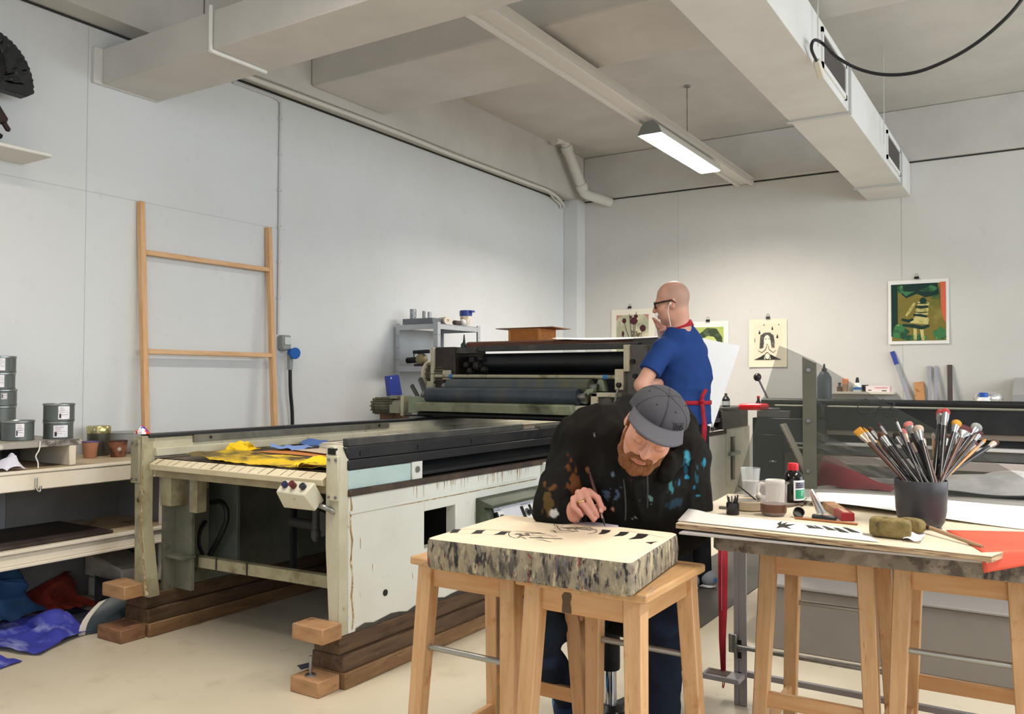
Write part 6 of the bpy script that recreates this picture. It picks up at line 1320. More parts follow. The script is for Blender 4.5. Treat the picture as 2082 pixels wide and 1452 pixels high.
BR = [  # tip x, y in the photograph, shape, hair, ferrule, ferrule length, handle, width, label
 (1742, 873, 'flat', 'mustard', 'c', .055, 'b', .017, 'mustard flat brush leaning farthest left in the pot'),
 (1760, 885, 'flat', 'maroon', 'c', .060, 'k', .019, 'dark maroon flat brush next to the mustard one at the left'),
 (1755, 869, 'point', 'mustard', 's', .060, 'k', .008, 'thin brush with a small mustard tip at the upper left'),
 (1766, 868, 'round', 'brown', 's', .05, 'k', .009, 'slim dark brown brush left of the thin maroon one'),
 (1784, 858, 'point', 'maroon', 's', .05, 'k', .007, 'thin pointed maroon brush standing out at the upper left'),
 (1787, 879, 'round', 'brown', 's', .055, 'k', .014, 'brown brush with bright shiny ferrule at the left'),
 (1808, 914, 'flat', 'black', 'c', .060, 'k', .019, 'short black flat brush leaning low at the left'),
 (1819, 848, 'point', 'black', 's', .055, 'k', .007, 'tallest thin pointed black brush left of the pink ones'),
 (1834, 872, 'filbert', 'pink', 'c', .05, 'k', .012, 'smaller pink brush in front of the big pink one'),
 (1844, 858, 'filbert', 'pink', 's', .05, 'k', .019, 'big pink filbert brush in the middle of the pot'),
 (1818, 880, 'round', 'black', 's', .05, 'k', .012, 'black round brush below the thin pointed black one'),
 (1835, 888, 'round', 'maroon', 'c', .05, 'k', .013, 'small maroon round brush in front of the pink ones'),
 (1856, 902, 'mop', 'black', 'c', .065, 'k', .024, 'big black mop brush at the front of the pot'),
 (1865, 868, 'mop', 'cream', 's', .05, 'k', .017, 'cream grey round mop brush in the middle'),
 (1913, 834, 'round', 'red', 's', .065, 'k', .016, 'left one of the two tall red brushes'),
 (1923, 832, 'round', 'red', 's', .075, 'k', .016, 'right one of the two tall red brushes'),
 (1946, 857, 'mop', 'mustard', 's', .04, 'k', .015, 'round mustard mop brush right of the tall red ones'),
 (1947, 874, 'mop', 'black', 's', .05, 'b', .016, 'black mop brush in front of the mustard mop'),
 (1965, 867, 'wide', 'maroon', 's', .055, 'b', .030, 'wide maroon fan brush at the upper right'),
 (1988, 866, 'mop', 'grey', 's', .05, 'k', .017, 'pale grey mop brush behind the maroon fan'),
 (1984, 882, 'filbert', 'orange', 'c', .05, 'w', .011, 'orange filbert brush at the right of the maroon fan'),
 (1996, 878, 'round', 'maroon', 's', .045, 'k', .011, 'dark maroon round brush below the grey mop'),
 (1985, 901, 'round', 'maroon', 'c', .055, 'w', .014, 'lower dark maroon brush with wooden handle at the right'),
 (2028, 897, 'round', 'brown', 'c', .05, 'k', .013, 'dark brown brush leaning farthest right out of the pot'),
 (1926, 886, 'round', 'brown', 's', .045, 'b', .012, 'brown round brush right of the tall red pair'),
 (1912, 893, 'round', 'black', 's', .04, 'k', .013, 'black round brush below the tall red pair'),
 (1911, 917, 'point', 'mustard', 'c', .05, 'u', .012, 'short brush with mustard tip and blue handle at the front'),
 (1932, 903, 'flat', 'brown', 'c', .045, 'k', .016, 'short brown flat brush in the middle right of the pot'),
 (1897, 880, 'point', 'cream', 'c', .03, 'w', .008, 'thin pale wooden brush beside the left tall red brush'),
 (2005, 893, 'point', 'orange', 'c', .05, 'w', .009, 'slim wooden brush with orange tip at the right'),
 (1958, 885, 'flat', 'black', 's', .05, 'k', .015, 'flat black brush with silver ferrule under the maroon fan'),
 (1776, 893, 'point', 'orange', 'g', .04, 'r', .008, 'slim red-brown handled brush at the left of the pot'),
 (1873, 885, 'round', 'brown', 'c', .045, 'b', .012, 'brown round brush behind the big black mop'),
 (1800, 886, 'round', 'black', 's', .05, 'k', .011, 'black round brush behind the short black flat one')]
top_c = pc+A(0, 0, .130)
for i, (px, py, shp, hr, fe, fl_, hd, wd, lab) in enumerate(BR):
    R_ = random.Random(i*7+1)
    tip0 = PD(px, py, 2.565+.05*math.sin(i*2.3))
    lat = (tip0-top_c) @ CR
    base = pc+A(0, 0, .012)-CR*max(-.040, min(.040, lat*.22+.012*math.sin(i*5.1)))+np.cross(CR, A(0, 0, 1))*(-.03*math.sin(i*2.3)+.012*math.sin(i*3.7))
    # keep the handle inside the pot's rim
    dpt = unit(A(CF[0], CF[1], 0)); p = top_c+CR*max(-.050, min(.050, lat*.44+.010*math.sin(i*5.1)))+dpt*.024*math.sin(i*2.3+.5)
    off = p-top_c; ln = np.linalg.norm(off[:2])
    if ln > .054: p[:2] = top_c[:2]+off[:2]*.054/ln
    dn = unit(p-tip0); lim = 0
    for s_ in np.arange(0, .16, .004):      # follow the handle down until it meets the pot's inside
        q_ = p+dn*s_
        if q_[2] < pc[2]+.012 or np.linalg.norm(q_[:2]-pc[:2]) > .044+.012*(q_[2]-pc[2])/.130: break
        lim = s_
    base = p+dn*max(lim, .004)
    wd *= 1.3 if shp in ('point', 'wide') else 1.5
    d = unit(tip0-base); L_ = np.linalg.norm(tip0-base)
    bl = {'flat': .022, 'point': .020, 'round': .020, 'filbert': .022, 'mop': .020, 'wide': .024}[shp]*1.3
    if hr == 'red': bl = .026
    side = unit(np.cross(d, unit(A(-tip0[0], -tip0[1], .2)))); nrm = np.cross(side, d)
    flat_ = {'flat': .35, 'wide': .3, 'filbert': .45}.get(shp, 1.0)
    t = thing('paint_brush', lab, 'brush', base, 'paint brushes in the dark pot')
    def section(mb, stations, n=12):
        vs = []
        for (s_, wx, wy) in stations:
            p = base+d*s_
            for k in range(n):
                a = 2*math.pi*k/n; vs.append(p+side*wx*math.cos(a)+nrm*wy*math.sin(a))
        m = len(stations); fs = [(j*n+k, j*n+(k+1) % n, (j+1)*n+(k+1) % n, (j+1)*n+k) for j in range(m-1) for k in range(n)]
        fs += [tuple(reversed(range(n))), tuple(range((m-1)*n, m*n))]; mb.add(vs, fs)
    s1 = L_-bl; s0 = s1-fl_*.72; h = wd/2; hr0 = max(.0036, min(.0066, h*.58))
    mb = MB(); section(mb, [(0, hr0*.5, hr0*.5), (.01, hr0*.8, hr0*.8), (s0*.7, hr0, hr0), (s0*.92, hr0*1.15, hr0*1.15), (s0+.002, hr0, hr0)]); mb.build('handle', handles[hd], t)
    mb = MB(); section(mb, [(s0, hr0*1.08, hr0*1.08), (s0+.004, hr0*1.14, hr0*1.14), (s0+.008, hr0*1.08, hr0*1.08), (s1-.3*(s1-s0), h*.75+.25*hr0, (h*.75)*flat_+.25*hr0), (s1+.002, h*.92, h*.92*flat_)]); mb.build('ferrule', fer[fe], t)
    pr_ = {'flat': [(0, .9), (.4, 1.02), (.85, 1.08), (1, 1.0)], 'wide': [(0, .85), (.4, 1.05), (.8, 1.12), (1, .9)], 'point': [(0, .9), (.3, .95), (.7, .5), (1, .05)], 'round': [(0, .9), (.35, 1.12), (.7, .9), (.9, .5), (1, .08)], 'filbert': [(0, .9), (.5, 1.05), (.8, .85), (.95, .5), (1, .1)], 'mop': [(0, .85), (.3, 1.2), (.65, 1.3), (.9, .85), (1, .2)]}[shp]
    mb = MB(); section(mb, [(s1+bl*q, h*w_, max(.0009, h*w_*flat_*(1 if shp not in ('flat', 'wide') else 1-.55*q))) for q, w_ in pr_]); mb.build('bristles', hair[hr], t)

# ------------------------------------------------------------------ steel stand, treadle and red strap behind the table
t = thing('steel_stand', 'grey steel stand with slotted leg and pedal plate behind the left table end', 'stand', (-.99, 3.21, 0))
sg_ = mat('stand_grey', '#918f92', .45, .2)
y = 3.21
mb = MB(); mb.box(-1.015, -.995, y-.018, y+.018, 0, .70); mb.box(-.995, -.965, y-.018, y-.012, 0, .70); mb.build('leg', sg_, t, bevel=.002)
for z in (.235, .19, .115): 
    mb = MB(); mb.box(-1.0, -.985, y-.0185, y-.0175, z-.012, z+.012); mb.build('leg_slot', PAL['black'], t)
mb = MB(); mb.cyl((-1.0, y-.02, .222), (.3, y-.02, .222), .010, n=12); mb.build('cross_tube', PAL['steel'], t)
mb = MB(); mb.box(-.99, .3, y+.0, y+.02, .105, .125); mb.build('cross_bar', sg_, t)
mb = MB(); mb.cyl((-1.02, y-.03, .265), (-1.02, y-.03, .20), .006, n=8); mb.box(-1.03, -1.0, y-.035, y-.02, .20, .27); mb.build('clamp', PAL['steel'], t, bevel=.002)
mb = MB(); mb.box(-1.115, -.97, y-.10, y-.02, .105, .125); mb.build('pedal', sg_, t, bevel=.003)
mb = MB(); mb.box(-1.10, -1.02, y-.09, y-.035, .1251, .127); mb.build('pedal_pad', mat('pad_brown', '#5b504a', .8), t)
rst = mat('strap_red', '#a01a2c', .7, v=(('#8a1424', 8, .45, .6),))
t = thing('red_strap', 'red webbing strap hanging from the table to the pedal', 'strap', (-1.05, 3.16, .13))
mb = MB(); a = [PY(x_, y_, 3.17) for x_, y_ in ((1470, 1100), (1470, 1160), (1470, 1240), (1469, 1300), (1471, 1372))]; mb.ribbon(a, [.036, .036, .032, .026, .018], (.53, -.85, 0))
o = mb.build('strap', rst, t); s_ = o.modifiers.new('thickness', 'SOLIDIFY'); s_.thickness = .003
mb = MB(); mb.ribbon([p+A(.0, -.003, 0)+CR*-.004 for p in a[:3]], [.003]*3, (.53, -.85, 0)); mb.build('stripe', mat('stripe_pink', '#b76a78', .7), t)
mb = MB(); p = a[-1]; mb.tube(spline([p, p+A(.004, 0, -.03), p+A(-.004, .002, -.05), A(p[0], p[1]+.0, .128)], 4), .0022, 6); mb.build('string', mat('string_red', '#b02a35', .7), t)
mb = MB(); c4 = [PD(1398, 1036, 3.25), PD(1446, 1018, 3.35), PD(1450, 1026, 3.3), PD(1408, 1046, 3.2)]; mb.prism(c4, (0, .012, -.004)); mb.build('strap_fold', rst, t)
# ------------------------------------------------------------------ people: smooth blended bodies
def smin(a, b, k):
    if k <= 0: return np.minimum(a, b)
    h = np.maximum(k-np.abs(a-b), 0)/k
    return np.minimum(a, b)-h*h*k*.25
def cap(a, b, ra, rb, k=.02, sub=False): return ('c', A(*a), A(*b), ra, rb, k, sub)
def ell(c, r, R=None, k=.02, sub=False): return ('e', A(*c), A(*r), np.eye(3) if R is None else R, None, k, sub)
def prim_d(p, P):
    if p[0] == 'c':
        a, b, ra, rb = p[1:5]; ab = b-a; t = np.clip(((P-a)@ab)/(ab@ab+1e-12), 0, 1)
        return np.linalg.norm(P-a-t[..., None]*ab, axis=-1)-(ra+(rb-ra)*t)
    c, r, R = p[1:4]; q = (P-c)@R
    k0 = np.linalg.norm(q/r, axis=-1); k1 = np.linalg.norm(q/(r*r), axis=-1)
    return k0*(k0-1)/(k1+1e-9)
def prim_box(p):
    if p[0] == 'c':
        m = max(p[3], p[4]); return np.minimum(p[1], p[2])-m, np.maximum(p[1], p[2])+m
    e = np.sqrt(((p[3]*p[2][None, :])**2).sum(1)); return p[1]-e, p[1]+e
def sdf_mesh(prims, vox, noise=None, cut=None):
    bs = [prim_box(p) for p in prims if not p[6]]
    lo = np.min([b[0] for b in bs], 0)-4*vox; hi = np.max([b[1] for b in bs], 0)+4*vox
    N = np.ceil((hi-lo)/vox).astype(int)+1
    F = np.full(N, 1.0, np.float32); ax = [lo[i]+vox*np.arange(N[i]) for i in range(3)]
    for p in prims:
        a, b = prim_box(p); pad = p[5]+3*vox
        i0 = np.maximum(((a-pad-lo)/vox).astype(int), 0); i1 = np.minimum(((b+pad-lo)/vox).astype(int)+2, N)
        if (i1 <= i0).any(): continue
        g = np.stack(np.meshgrid(*[ax[i][i0[i]:i1[i]] for i in range(3)], indexing='ij'), -1)
        d = prim_d(p, g); sl = tuple(slice(i0[i], i1[i]) for i in range(3))
        F[sl] = -smin(-F[sl], d, p[5]) if p[6] else smin(F[sl], d, p[5])
    if noise or cut:
        m = np.abs(F) < .06; I = np.argwhere(m); P = lo+I*vox; f = F[m]
        if noise: f = f+noise(P)
        if cut: f = np.maximum(f, cut(P))
        F[m] = f
        if cut:
            m2 = F <= -.06; I = np.argwhere(m2)
            if len(I): F[m2] = np.maximum(F[m2], cut(lo+I*vox))
    S = F < 0
    c = np.zeros(N-1, np.int8)
    offs = [(i, j, k) for i in (0, 1) for j in (0, 1) for k in (0, 1)]
    sl = lambda o: tuple(slice(o[i], N[i]-1+o[i]) for i in range(3))
    for o in offs: c += S[sl(o)]
    act = (c > 0) & (c < 8); I = np.argwhere(act); idx = np.full(N-1, -1, np.int32); idx[act] = np.arange(len(I))
    V = np.zeros((len(I), 3)); n = np.zeros(len(I))
    val = {o: F[I[:, 0]+o[0], I[:, 1]+o[1], I[:, 2]+o[2]] for o in offs}
    for o in offs:
        for d in range(3):
            if o[d]: continue
            q = list(o); q[d] = 1; q = tuple(q); fa, fb = val[o], val[q]; m = (fa < 0) != (fb < 0)
            t = fa[m]/(fa[m]-fb[m]); p = np.tile(np.array(o, float), (m.sum(), 1)); p[:, d] += t; V[m] += p; n[m] += 1
    V = lo+(I+V/n[:, None])*vox
    Q = []
    for d in range(3):
        a = [slice(None)]*3; b = [slice(None)]*3; a[d] = slice(0, -1); b[d] = slice(1, None)
        ch = S[tuple(a)] != S[tuple(b)]; E = np.argwhere(ch); e1, e2 = (d+1) % 3, (d+2) % 3
        E = E[(E[:, e1] > 0) & (E[:, e2] > 0) & (E[:, e1] < N[e1]-1) & (E[:, e2] < N[e2]-1)]
        def cell(u, v):
            C = E.copy(); C[:, e1] -= u; C[:, e2] -= v; return idx[C[:, 0], C[:, 1], C[:, 2]]
        q = np.stack([cell(1, 1), cell(0, 1), cell(0, 0), cell(1, 0)], 1)
        ins = S[E[:, 0], E[:, 1], E[:, 2]]; q[~ins] = q[~ins][:, ::-1]; Q.append(q)
    Q = np.concatenate(Q); Q = Q[(Q >= 0).all(1)]
    return V, Q
def sdf_obj(name, prims, vox, m, parent, noise=None, cut=None, paint=None, smooth=1, label=None):
    V, Q = sdf_mesh(prims, vox, noise, cut)
    for _ in range(smooth):
        s_ = np.zeros_like(V); n_ = np.zeros(len(V))
        for k in range(4):
            np.add.at(s_, Q[:, k], V[Q[:, (k+1) % 4]]); np.add.at(s_, Q[:, k], V[Q[:, (k-1) % 4]]); np.add.at(n_, Q[:, k], 2)
        V = .5*V+.5*s_/np.maximum(n_, 1)[:, None]
    me = bpy.data.meshes.new(name); base = np.array(wloc(parent)); me.from_pydata((V-base).tolist(), [], Q.tolist())
    me.polygons.foreach_set('use_smooth', [True]*len(me.polygons)); me.materials.append(m)
    if paint:
        ca = me.color_attributes.new('Col', 'FLOAT_COLOR', 'POINT'); ca.data.foreach_set('color', np.c_[paint(V), np.ones(len(V))].astype(np.float32).ravel())
    me.update(); o = bpy.data.objects.new(name, me); col.objects.link(o); o.parent = parent
    return tag(o, label)
def rgb(h): return np.array(lin(h)[:3])
def mixc(C, h, m): return C*(1-m[:, None])+rgb(h)*m[:, None]
def sstep(x, a, b): t = np.clip((x-a)/(b-a), 0, 1); return t*t*(3-2*t)
class Head:
    """head frame: x forward out of the face, y to the person's left, z up"""
    def __init__(s, c, f, up, sc=1.0):
        s.c = np.asarray(c, float); to = lambda v: unit(v[0]*CR+v[1]*CU-v[2]*CF)
        s.f = to(f); u = to(up); s.u = unit(u-s.f*(u@s.f)); s.l = np.cross(s.u, s.f); s.s = sc
        s.R = np.stack([s.f, s.l, s.u], 1)
    def w(s, x, y, z): return s.c+(s.R@A(x, y, z))*s.s
    def loc(s, P): return ((P-s.c)@s.R)/s.s
    def E(s, c, r, k=.015, sub=False, rot=None):
        R = s.R if rot is None else s.R@rot
        return ell(s.w(*c), A(*r)*s.s, R, k, sub)
    def C(s, a, b, ra, rb, k=.01, sub=False): return cap(s.w(*a), s.w(*b), ra*s.s, rb*s.s, k, sub)
    def prims(s, hat=False):
        p = [s.E((-.008, 0, .035), (.090, .074, .066)) if hat else s.E((-.012, 0, .035), (.097, .076, .092)), s.E((.03, 0, -.03), (.066, .062, .082), .03), s.E((.035, 0, -.076), (.05, .050, .04), .03), s.E((.070, 0, -.104), (.018, .021, .015), .02),
             s.C((.080, -.032, .024), (.080, .032, .024), .013, .013, .016), s.C((.091, 0, .016), (.114, 0, -.026), .0085, .0125, .012),
             s.E((.062, .044, -.022), (.024, .02, .02), .025), s.E((.062, -.044, -.022), (.024, .02, .02), .025)]
        for y in (-1, 1):
            p += [s.E((.100, y*.012, -.030), (.010, .008, .007), .006), s.E((.101, y*.033, .002), (.016, .019, .013), .014, True), s.E((.080, y*.032, .001), (.0145, .016, .0125), .004),
                  s.E((-.006, y*(.071 if hat else .078), -.016 if hat else -.004), (.019, .007, .026 if hat else .031), .005, rot=np.array(Matrix.Rotation(-.25*1, 3, 'Y'))), s.E((-.002, y*(.078 if hat else .085), -.002), (.010, .004, .018), .004, True), s.E((-.008, y*(.073 if hat else .080), -.027), (.009, .006, .010), .006)]
        p += [s.E((.094, 0, -.061), (.011, .023, .0055), .005), s.E((.092, 0, -.072), (.011, .020, .0065), .005), s.C((.1045, -.017, -.0665), (.1045, .017, -.0665), .0012, .0012, .003, True), s.C((.105, 0, -.046), (.103, 0, -.056), .002, .002, .004, True)]
        return p
    def paint(s, P, C, lipc='#9a4f4a'):
        q = s.loc(P); g = lambda c, r: np.exp(-(((q-A(*c))/A(*r))**2).sum(1))
        C = mixc(C, lipc, np.clip(1.3*g((.10, 0, -.066), (.02, .021, .009)), 0, 1)*.8)
        C = mixc(C, '#c4705f', np.clip(g((.112, 0, -.026), (.014, .016, .014))+.8*g((.07, .045, -.02), (.03, .02, .02))+.8*g((.07, -.045, -.02), (.03, .02, .02)), 0, 1)*.45)
        C = mixc(C, '#c9806f', np.clip(g((-.006, .08, -.004), (.022, .012, .034))+g((-.006, -.08, -.004), (.022, .012, .034)), 0, 1)*.5)
        return C
skin = mat('skin', '#d2a08c', .5, attr='Col', spec=.35, v=())
clothm = lambda n, r=.9: mat(n, '#222222', r, attr='Col', sheen=.0, spec=.2, bump=(.10, 300))
def D(px, py, d): return PD(px, py, d)

# ---------------------------------------------------------------- seated man
man = thing('person', 'seated bearded person in paint-splashed black hoodie and dark grey cap drawing on the stone', 'person', A(*PD(1275, 1230, 2.85)[:2], 0))
HD = Head(PD(1326, 865, 2.43), (-.240, -.5416, .8057), (.387, .922, 0), .97)
hp = HD.prims(True)
F_ = lambda *q: PD(q[0], q[1], q[2])
def finger(pts, rs, k=.0032):
    return [cap(F_(*pts[i]), F_(*pts[i+1]), rs[i]*.90, rs[i+1]*.90, k if i else .003) for i in range(len(pts)-1)]
hd = 2.515
hand_r = [cap(F_(1158, 1050, 2.575), F_(1168, 1036, 2.555), .023, .021, .02), cap(F_(1168, 1036, 2.555), F_(1192, 1001, 2.53), .021, .012, .015), cap(F_(1166, 1042, 2.55), F_(1178, 1005, 2.525), .020, .011, .015), cap(F_(1163, 1047, 2.545), F_(1168, 1017, 2.52), .017, .0105, .012), cap(F_(1170, 1040, 2.55), F_(1200, 1003, 2.545), .019, .011, .015), ell(F_(1166, 1053, 2.548), (.019, .017, .011), None, .012)]
hand_r += finger([(1197, 1000, 2.545), (1215, 1013, 2.535), (1221.5, 1028, 2.525), (1222.5, 1039, 2.52)], [.0125, .0112, .0100, .0085])
hand_r += finger([(1188, 998, 2.53), (1199, 1022, 2.515), (1208.5, 1039, 2.512), (1214.5, 1050, 2.515)], [.0125, .0115, .0102, .0085])
hand_r += finger([(1176, 1002, 2.525), (1183, 1024, 2.508), (1197, 1043, 2.506), (1207, 1057.5, 2.514)], [.0120, .0108, .0098, .0082])
hand_r += finger([(1166, 1014, 2.52), (1166.5, 1031, 2.505), (1176, 1040, 2.50), (1182, 1048, 2.503)], [.0110, .0100, .0092, .0078])
hand_r += finger([(1182, 1040, 2.565), (1205, 1034, 2.565), (1220, 1030, 2.55), (1227.5, 1034, 2.54)], [.0145, .0125, .0108, .0090])
lw, lh = F_(1262, 1168, 2.62), F_(1212, 1216, 2.62)
hand_l = [cap(lw, lh, .026, .026, .02), cap(lh, F_(1206, 1235, 2.62), .030, .028, .02)]
for i, (px, py) in enumerate(((1182, 1258), (1194, 1270), (1210, 1272), (1225, 1262))):
    m_ = ((1184, 1232), (1196, 1238), (1212, 1240), (1226, 1236))[i]
    hand_l += [cap(F_(m_[0], m_[1], 2.615), F_(.5*m_[0]+.5*px, .5*m_[1]+.5*py-1, 2.605), .0105, .0095, .006), cap(F_(.5*m_[0]+.5*px, .5*m_[1]+.5*py-1, 2.605), F_(px, py, 2.61), .0095, .008, .003)]
hand_l += [cap(F_(1228, 1212, 2.60), F_(1240, 1236, 2.595), .012, .010, .008)]
el_r, wr_r = F_(1124, 1032, 2.62), F_(1158, 1050, 2.575)
el_l = F_(1402, 1068, 2.66)
ne = F_(1312, 895, 2.58)
pel = F_(1258, 1212, 2.95); hipR, hipL = F_(1225, 1215, 2.90), F_(1312, 1215, 2.90); knR, knL = F_(1082, 1285, 2.60), F_(1353, 1240, 2.52); anR, anL = F_(1157, 1420, 2.84), F_(1346, 1500, 2.64)
body = hp + [cap(HD.w(-.03, 0, -.06), ne, .056, .060, .03), cap(ne, F_(1290, 950, 2.70), .065, .10, .04), cap(F_(1195, 905, 2.72), F_(1385, 930, 2.72), .055, .055, .04), cap(F_(1287, 990, 2.72), pel, .11, .12, .05),
    cap(F_(1180, 905, 2.71), el_r, .045, .038, .02), cap(el_r, wr_r, .036, .026, .02), cap(F_(1390, 935, 2.71), el_l, .045, .038, .02), cap(el_l, lw, .036, .026, .02),
    cap(hipR, knR, .075, .048, .03), cap(knR, anR, .044, .03, .02), cap(hipL, knL, .075, .05, .03), cap(knL, anL, .044, .03, .02), ] + hand_r + hand_l
def paint_skin(P):
    C = np.tile(rgb('#cd9a84'), (len(P), 1)); n_ = vnoise(P, 60, 3)*.5+.5; C = mixc(C, '#b97f6a', n_*.4)
    C = HD.paint(P, C)
    d = np.linalg.norm(P-F_(1195, 1030, 2.53), axis=1); C = mixc(C, '#d09080', (d < .1)*.5)
    for tp in ((1222.5, 1039, 2.52), (1214.5, 1050, 2.515), (1209, 1057, 2.515), (1185, 1046, 2.503), (1197, 1000, 2.545), (1188, 998, 2.53)):
        C = mixc(C, '#c87a6c', .6*np.exp(-(np.linalg.norm(P-F_(*tp), axis=1)/.012)**2))
    return C
bdy = sdf_obj('body', body, .0030, skin, man, paint=paint_skin, smooth=1)
# nails and ring
nm = mat('nail', '#d9a79b', .3)
for (px, py, dd_) in ((1221.5, 1038, 2.5115), (1211, 1055, 2.508)):
    mb = MB(); rounded_block(mb, PD(px, py, dd_-.0005), CR*.0042, CU*.0055, .002, e=3); mb.build('fingernail', nm, bdy)
mb = MB(); a, b = F_(1181.0, 1019, 2.5105), F_(1183.5, 1024.5, 2.508); ax = unit(b-a); mb.lathe(a, [(.0122, 0), (.0126, .001), (.0126, .003), (.0122, .004), (.0115, .004), (.0115, 0)], 28, ax, close=True); mb.build('ring', mat('gold', '#d9b85c', .2, 1.0), bdy, label='gold ring')
# hoodie
hood = [cap(F_(1288, 985, 2.70), F_(1268, 1190, 2.90), .165, .165, .06), ell(F_(1285, 965, 2.72), (.19, .12, .15), np.stack([CR, CF, CU], 1), .06), cap(F_(1186, 893, 2.72), F_(1388, 925, 2.72), .083, .086, .06), cap(F_(1222, 872, 2.70), F_(1345, 872, 2.70), .075, .075, .05),
    cap(F_(1172, 905, 2.71), el_r, .074, .064, .03), cap(el_r, F_(1150, 1046, 2.582), .060, .046, .02), cap(F_(1150, 1046, 2.582), F_(1159, 1046, 2.57), .043, .036, .01),
    cap(F_(1392, 935, 2.71), el_l, .078, .066, .03), cap(el_l, F_(1278, 1160, 2.64), .062, .046, .02),
    ]
ringp = [F_(1352, 965, 2.54), F_(1400, 905, 2.60), F_(1402, 862, 2.68), F_(1350, 830, 2.74), F_(1285, 826, 2.74), F_(1247, 846, 2.68), F_(1243, 885, 2.62), F_(1258, 938, 2.58), F_(1290, 985, 2.55)]
for i in range(len(ringp)-1): hood.append(cap(ringp[i], ringp[i+1], .040 if 0 < i < 7 else .026, .040 if 0 < i < 6 else .022, .012))
def fold(P):
    q = P@np.stack([CR, CF, CU], 1)
    n1 = vnoise(q*A(1, 1, .55), 11, 2); n2 = vnoise(q*A(1.2, 1.2, .5), 24, 5)
    return -.015*(1-np.abs(n1)*1.8)+.009-.006*(1-np.abs(n2)*1.6)+.003
hoodc = rgb('#12110f')
def paint_hood(P):
    rel = P-CO; z = rel@CF; px = 1041+FPX*(rel@CR)/z; py = 726-FPX*(rel@CU)/z
    C = np.tile(hoodc, (len(P), 1)); C = mixc(C, '#1d1a16', (vnoise(P, 9, 7)*.5+.5)*.6)
    st = np.stack([P@CR, P@CF, (P@CU)*.35], 1)
    def splash(hx, cx, cy, rx, ry, sc_, thr, seed, s=st, power=.95):
        nonlocal C
        w_ = np.exp(-((px-cx)/rx)**2-((py-cy)/ry)**2); n_ = vnoise(s, sc_, seed)*.6+vnoise(s, sc_*2.3, seed+3)*.4
        C = mixc(C, hx, sstep(n_*w_+(w_-1)*.35+.12*vnoise(s, sc_*4, seed+6), thr, thr+.09)*power*.75)
    splash('#69431f', 1155, 950, 16, 45, 30, -.02, 11); splash('#6b3f20', 1165, 988, 24, 26, 34, -.08, 12); splash('#6b4526', 1115, 985, 20, 24, 34, -.04, 14); splash('#5f4a26', 1110, 1028, 22, 28, 40, .02, 15); splash('#8a5a3a', 1191, 950, 10, 14, 36, -.06, 16)
    splash('#215566', 1400, 950, 26, 44, 45, .10, 21); splash('#235e6c', 1425, 965, 18, 36, 50, .06, 22, power=.8); splash('#2a6f95', 1400, 985, 40, 20, 46, .08, 23); splash('#29485a', 1395, 1028, 45, 24, 30, -.02, 24, power=.7); splash('#3c7f86', 1362, 990, 26, 24, 46, .12, 25)
    splash('#6a8f88', 1318, 1018, 28, 12, 60, .06, 31, np.stack([P@CR, P@CF, P@CU], 1)); splash('#4f5f78', 1245, 1010, 36, 44, 70, .22, 32, np.stack([P@CR, P@CF, P@CU], 1)); splash('#c8c8c0', 1280, 1050, 50, 16, 80, .24, 33, np.stack([P@CR, P@CF, P@CU], 1)); splash('#5a2a3a', 1285, 975, 12, 12, 50, .05, 34, power=.6)
    for (cx, cy, rx, ry, hx) in ((1397, 925, 6, 9, '#3b8a9c'), (1399, 937, 4, 9, '#3b8a9c'), (1396, 970, 4, 4, '#2a7a95'), (1432, 940, 3, 9, '#2a7690'), (1208, 885, 1.2, 4, '#8a8a86'), (1246, 965, 4, 5, '#5a6a78'), (1246, 1035, 3, 5, '#b58a72'), (1420, 1008, 5, 2, '#2a7690'), (1126, 1043, 9, 9, '#b9b7b2')):
        C = mixc(C, hx, sstep(1.4-np.hypot((px-cx)/rx, (py-cy)/ry)+.3*vnoise(P, 120, int(cx)), .2, .6))
    return C
sdf_obj('hoodie', hood, .0046, clothm('hoodie_cotton'), man, noise=fold, cut=lambda P: np.minimum(np.minimum(.8015-P[:, 2], 2.305-P[:, 1]), np.minimum(P[:, 0]+1.47, P[:, 2]-.70)), paint=paint_hood, smooth=1, label='black hoodie with brown and teal paint splashes')
hm = mat('cord_black', '#33373a', .8)
for pts in (((1268, 975, 2.55), (1271, 1005, 2.53), (1272, 1040, 2.53), (1271, 1058, 2.54)), ((1316, 968, 2.53), (1317, 1000, 2.52), (1316, 1032, 2.53))):
    mb = MB(); mb.tube(spline([F_(*q) for q in pts], 5), .0022, 6); mb.build('drawstring', hm, man)
# beard, eyebrows, eyelashes
brd = []
L_ = [(.018, .066, -.02), (.028, .061, -.05), (.048, .054, -.085), (.070, .032, -.108), (.082, .0, -.114), (.070, -.032, -.108), (.048, -.054, -.085), (.028, -.061, -.05), (.018, -.066, -.02)]
for i in range(len(L_)-1):
    rr_ = [.004, .010, .017, .024, .026, .024, .017, .010, .004]; r1, r2 = rr_[i], rr_[i+1]
    brd.append(HD.C(L_[i], L_[i+1], r1*.72, r2*.72, .012))
brd += [HD.C((.102, .004, -.051), (.089, .030, -.062), .0058, .007, .006), HD.C((.102, -.004, -.051), (.089, -.030, -.062), .0058, .007, .006), HD.C((.089, .030, -.062), (.076, .036, -.090), .007, .012, .008), HD.C((.089, -.030, -.062), (.076, -.036, -.090), .007, .012, .008), HD.E((.088, 0, -.096), (.016, .03, .018), .012)]
def fuzz(P): q = HD.loc(P); return .0018*vnoise(q*A(1, 1, .3), 300, 3)+.0012*vnoise(q, 520, 4)
def pbeard(P): n_ = vnoise(HD.loc(P)*A(1, 1, .3), 260, 8)*.5+.5; return mixc(np.tile(rgb('#85583a'), (len(P), 1)), '#5a3a24', n_*.8)
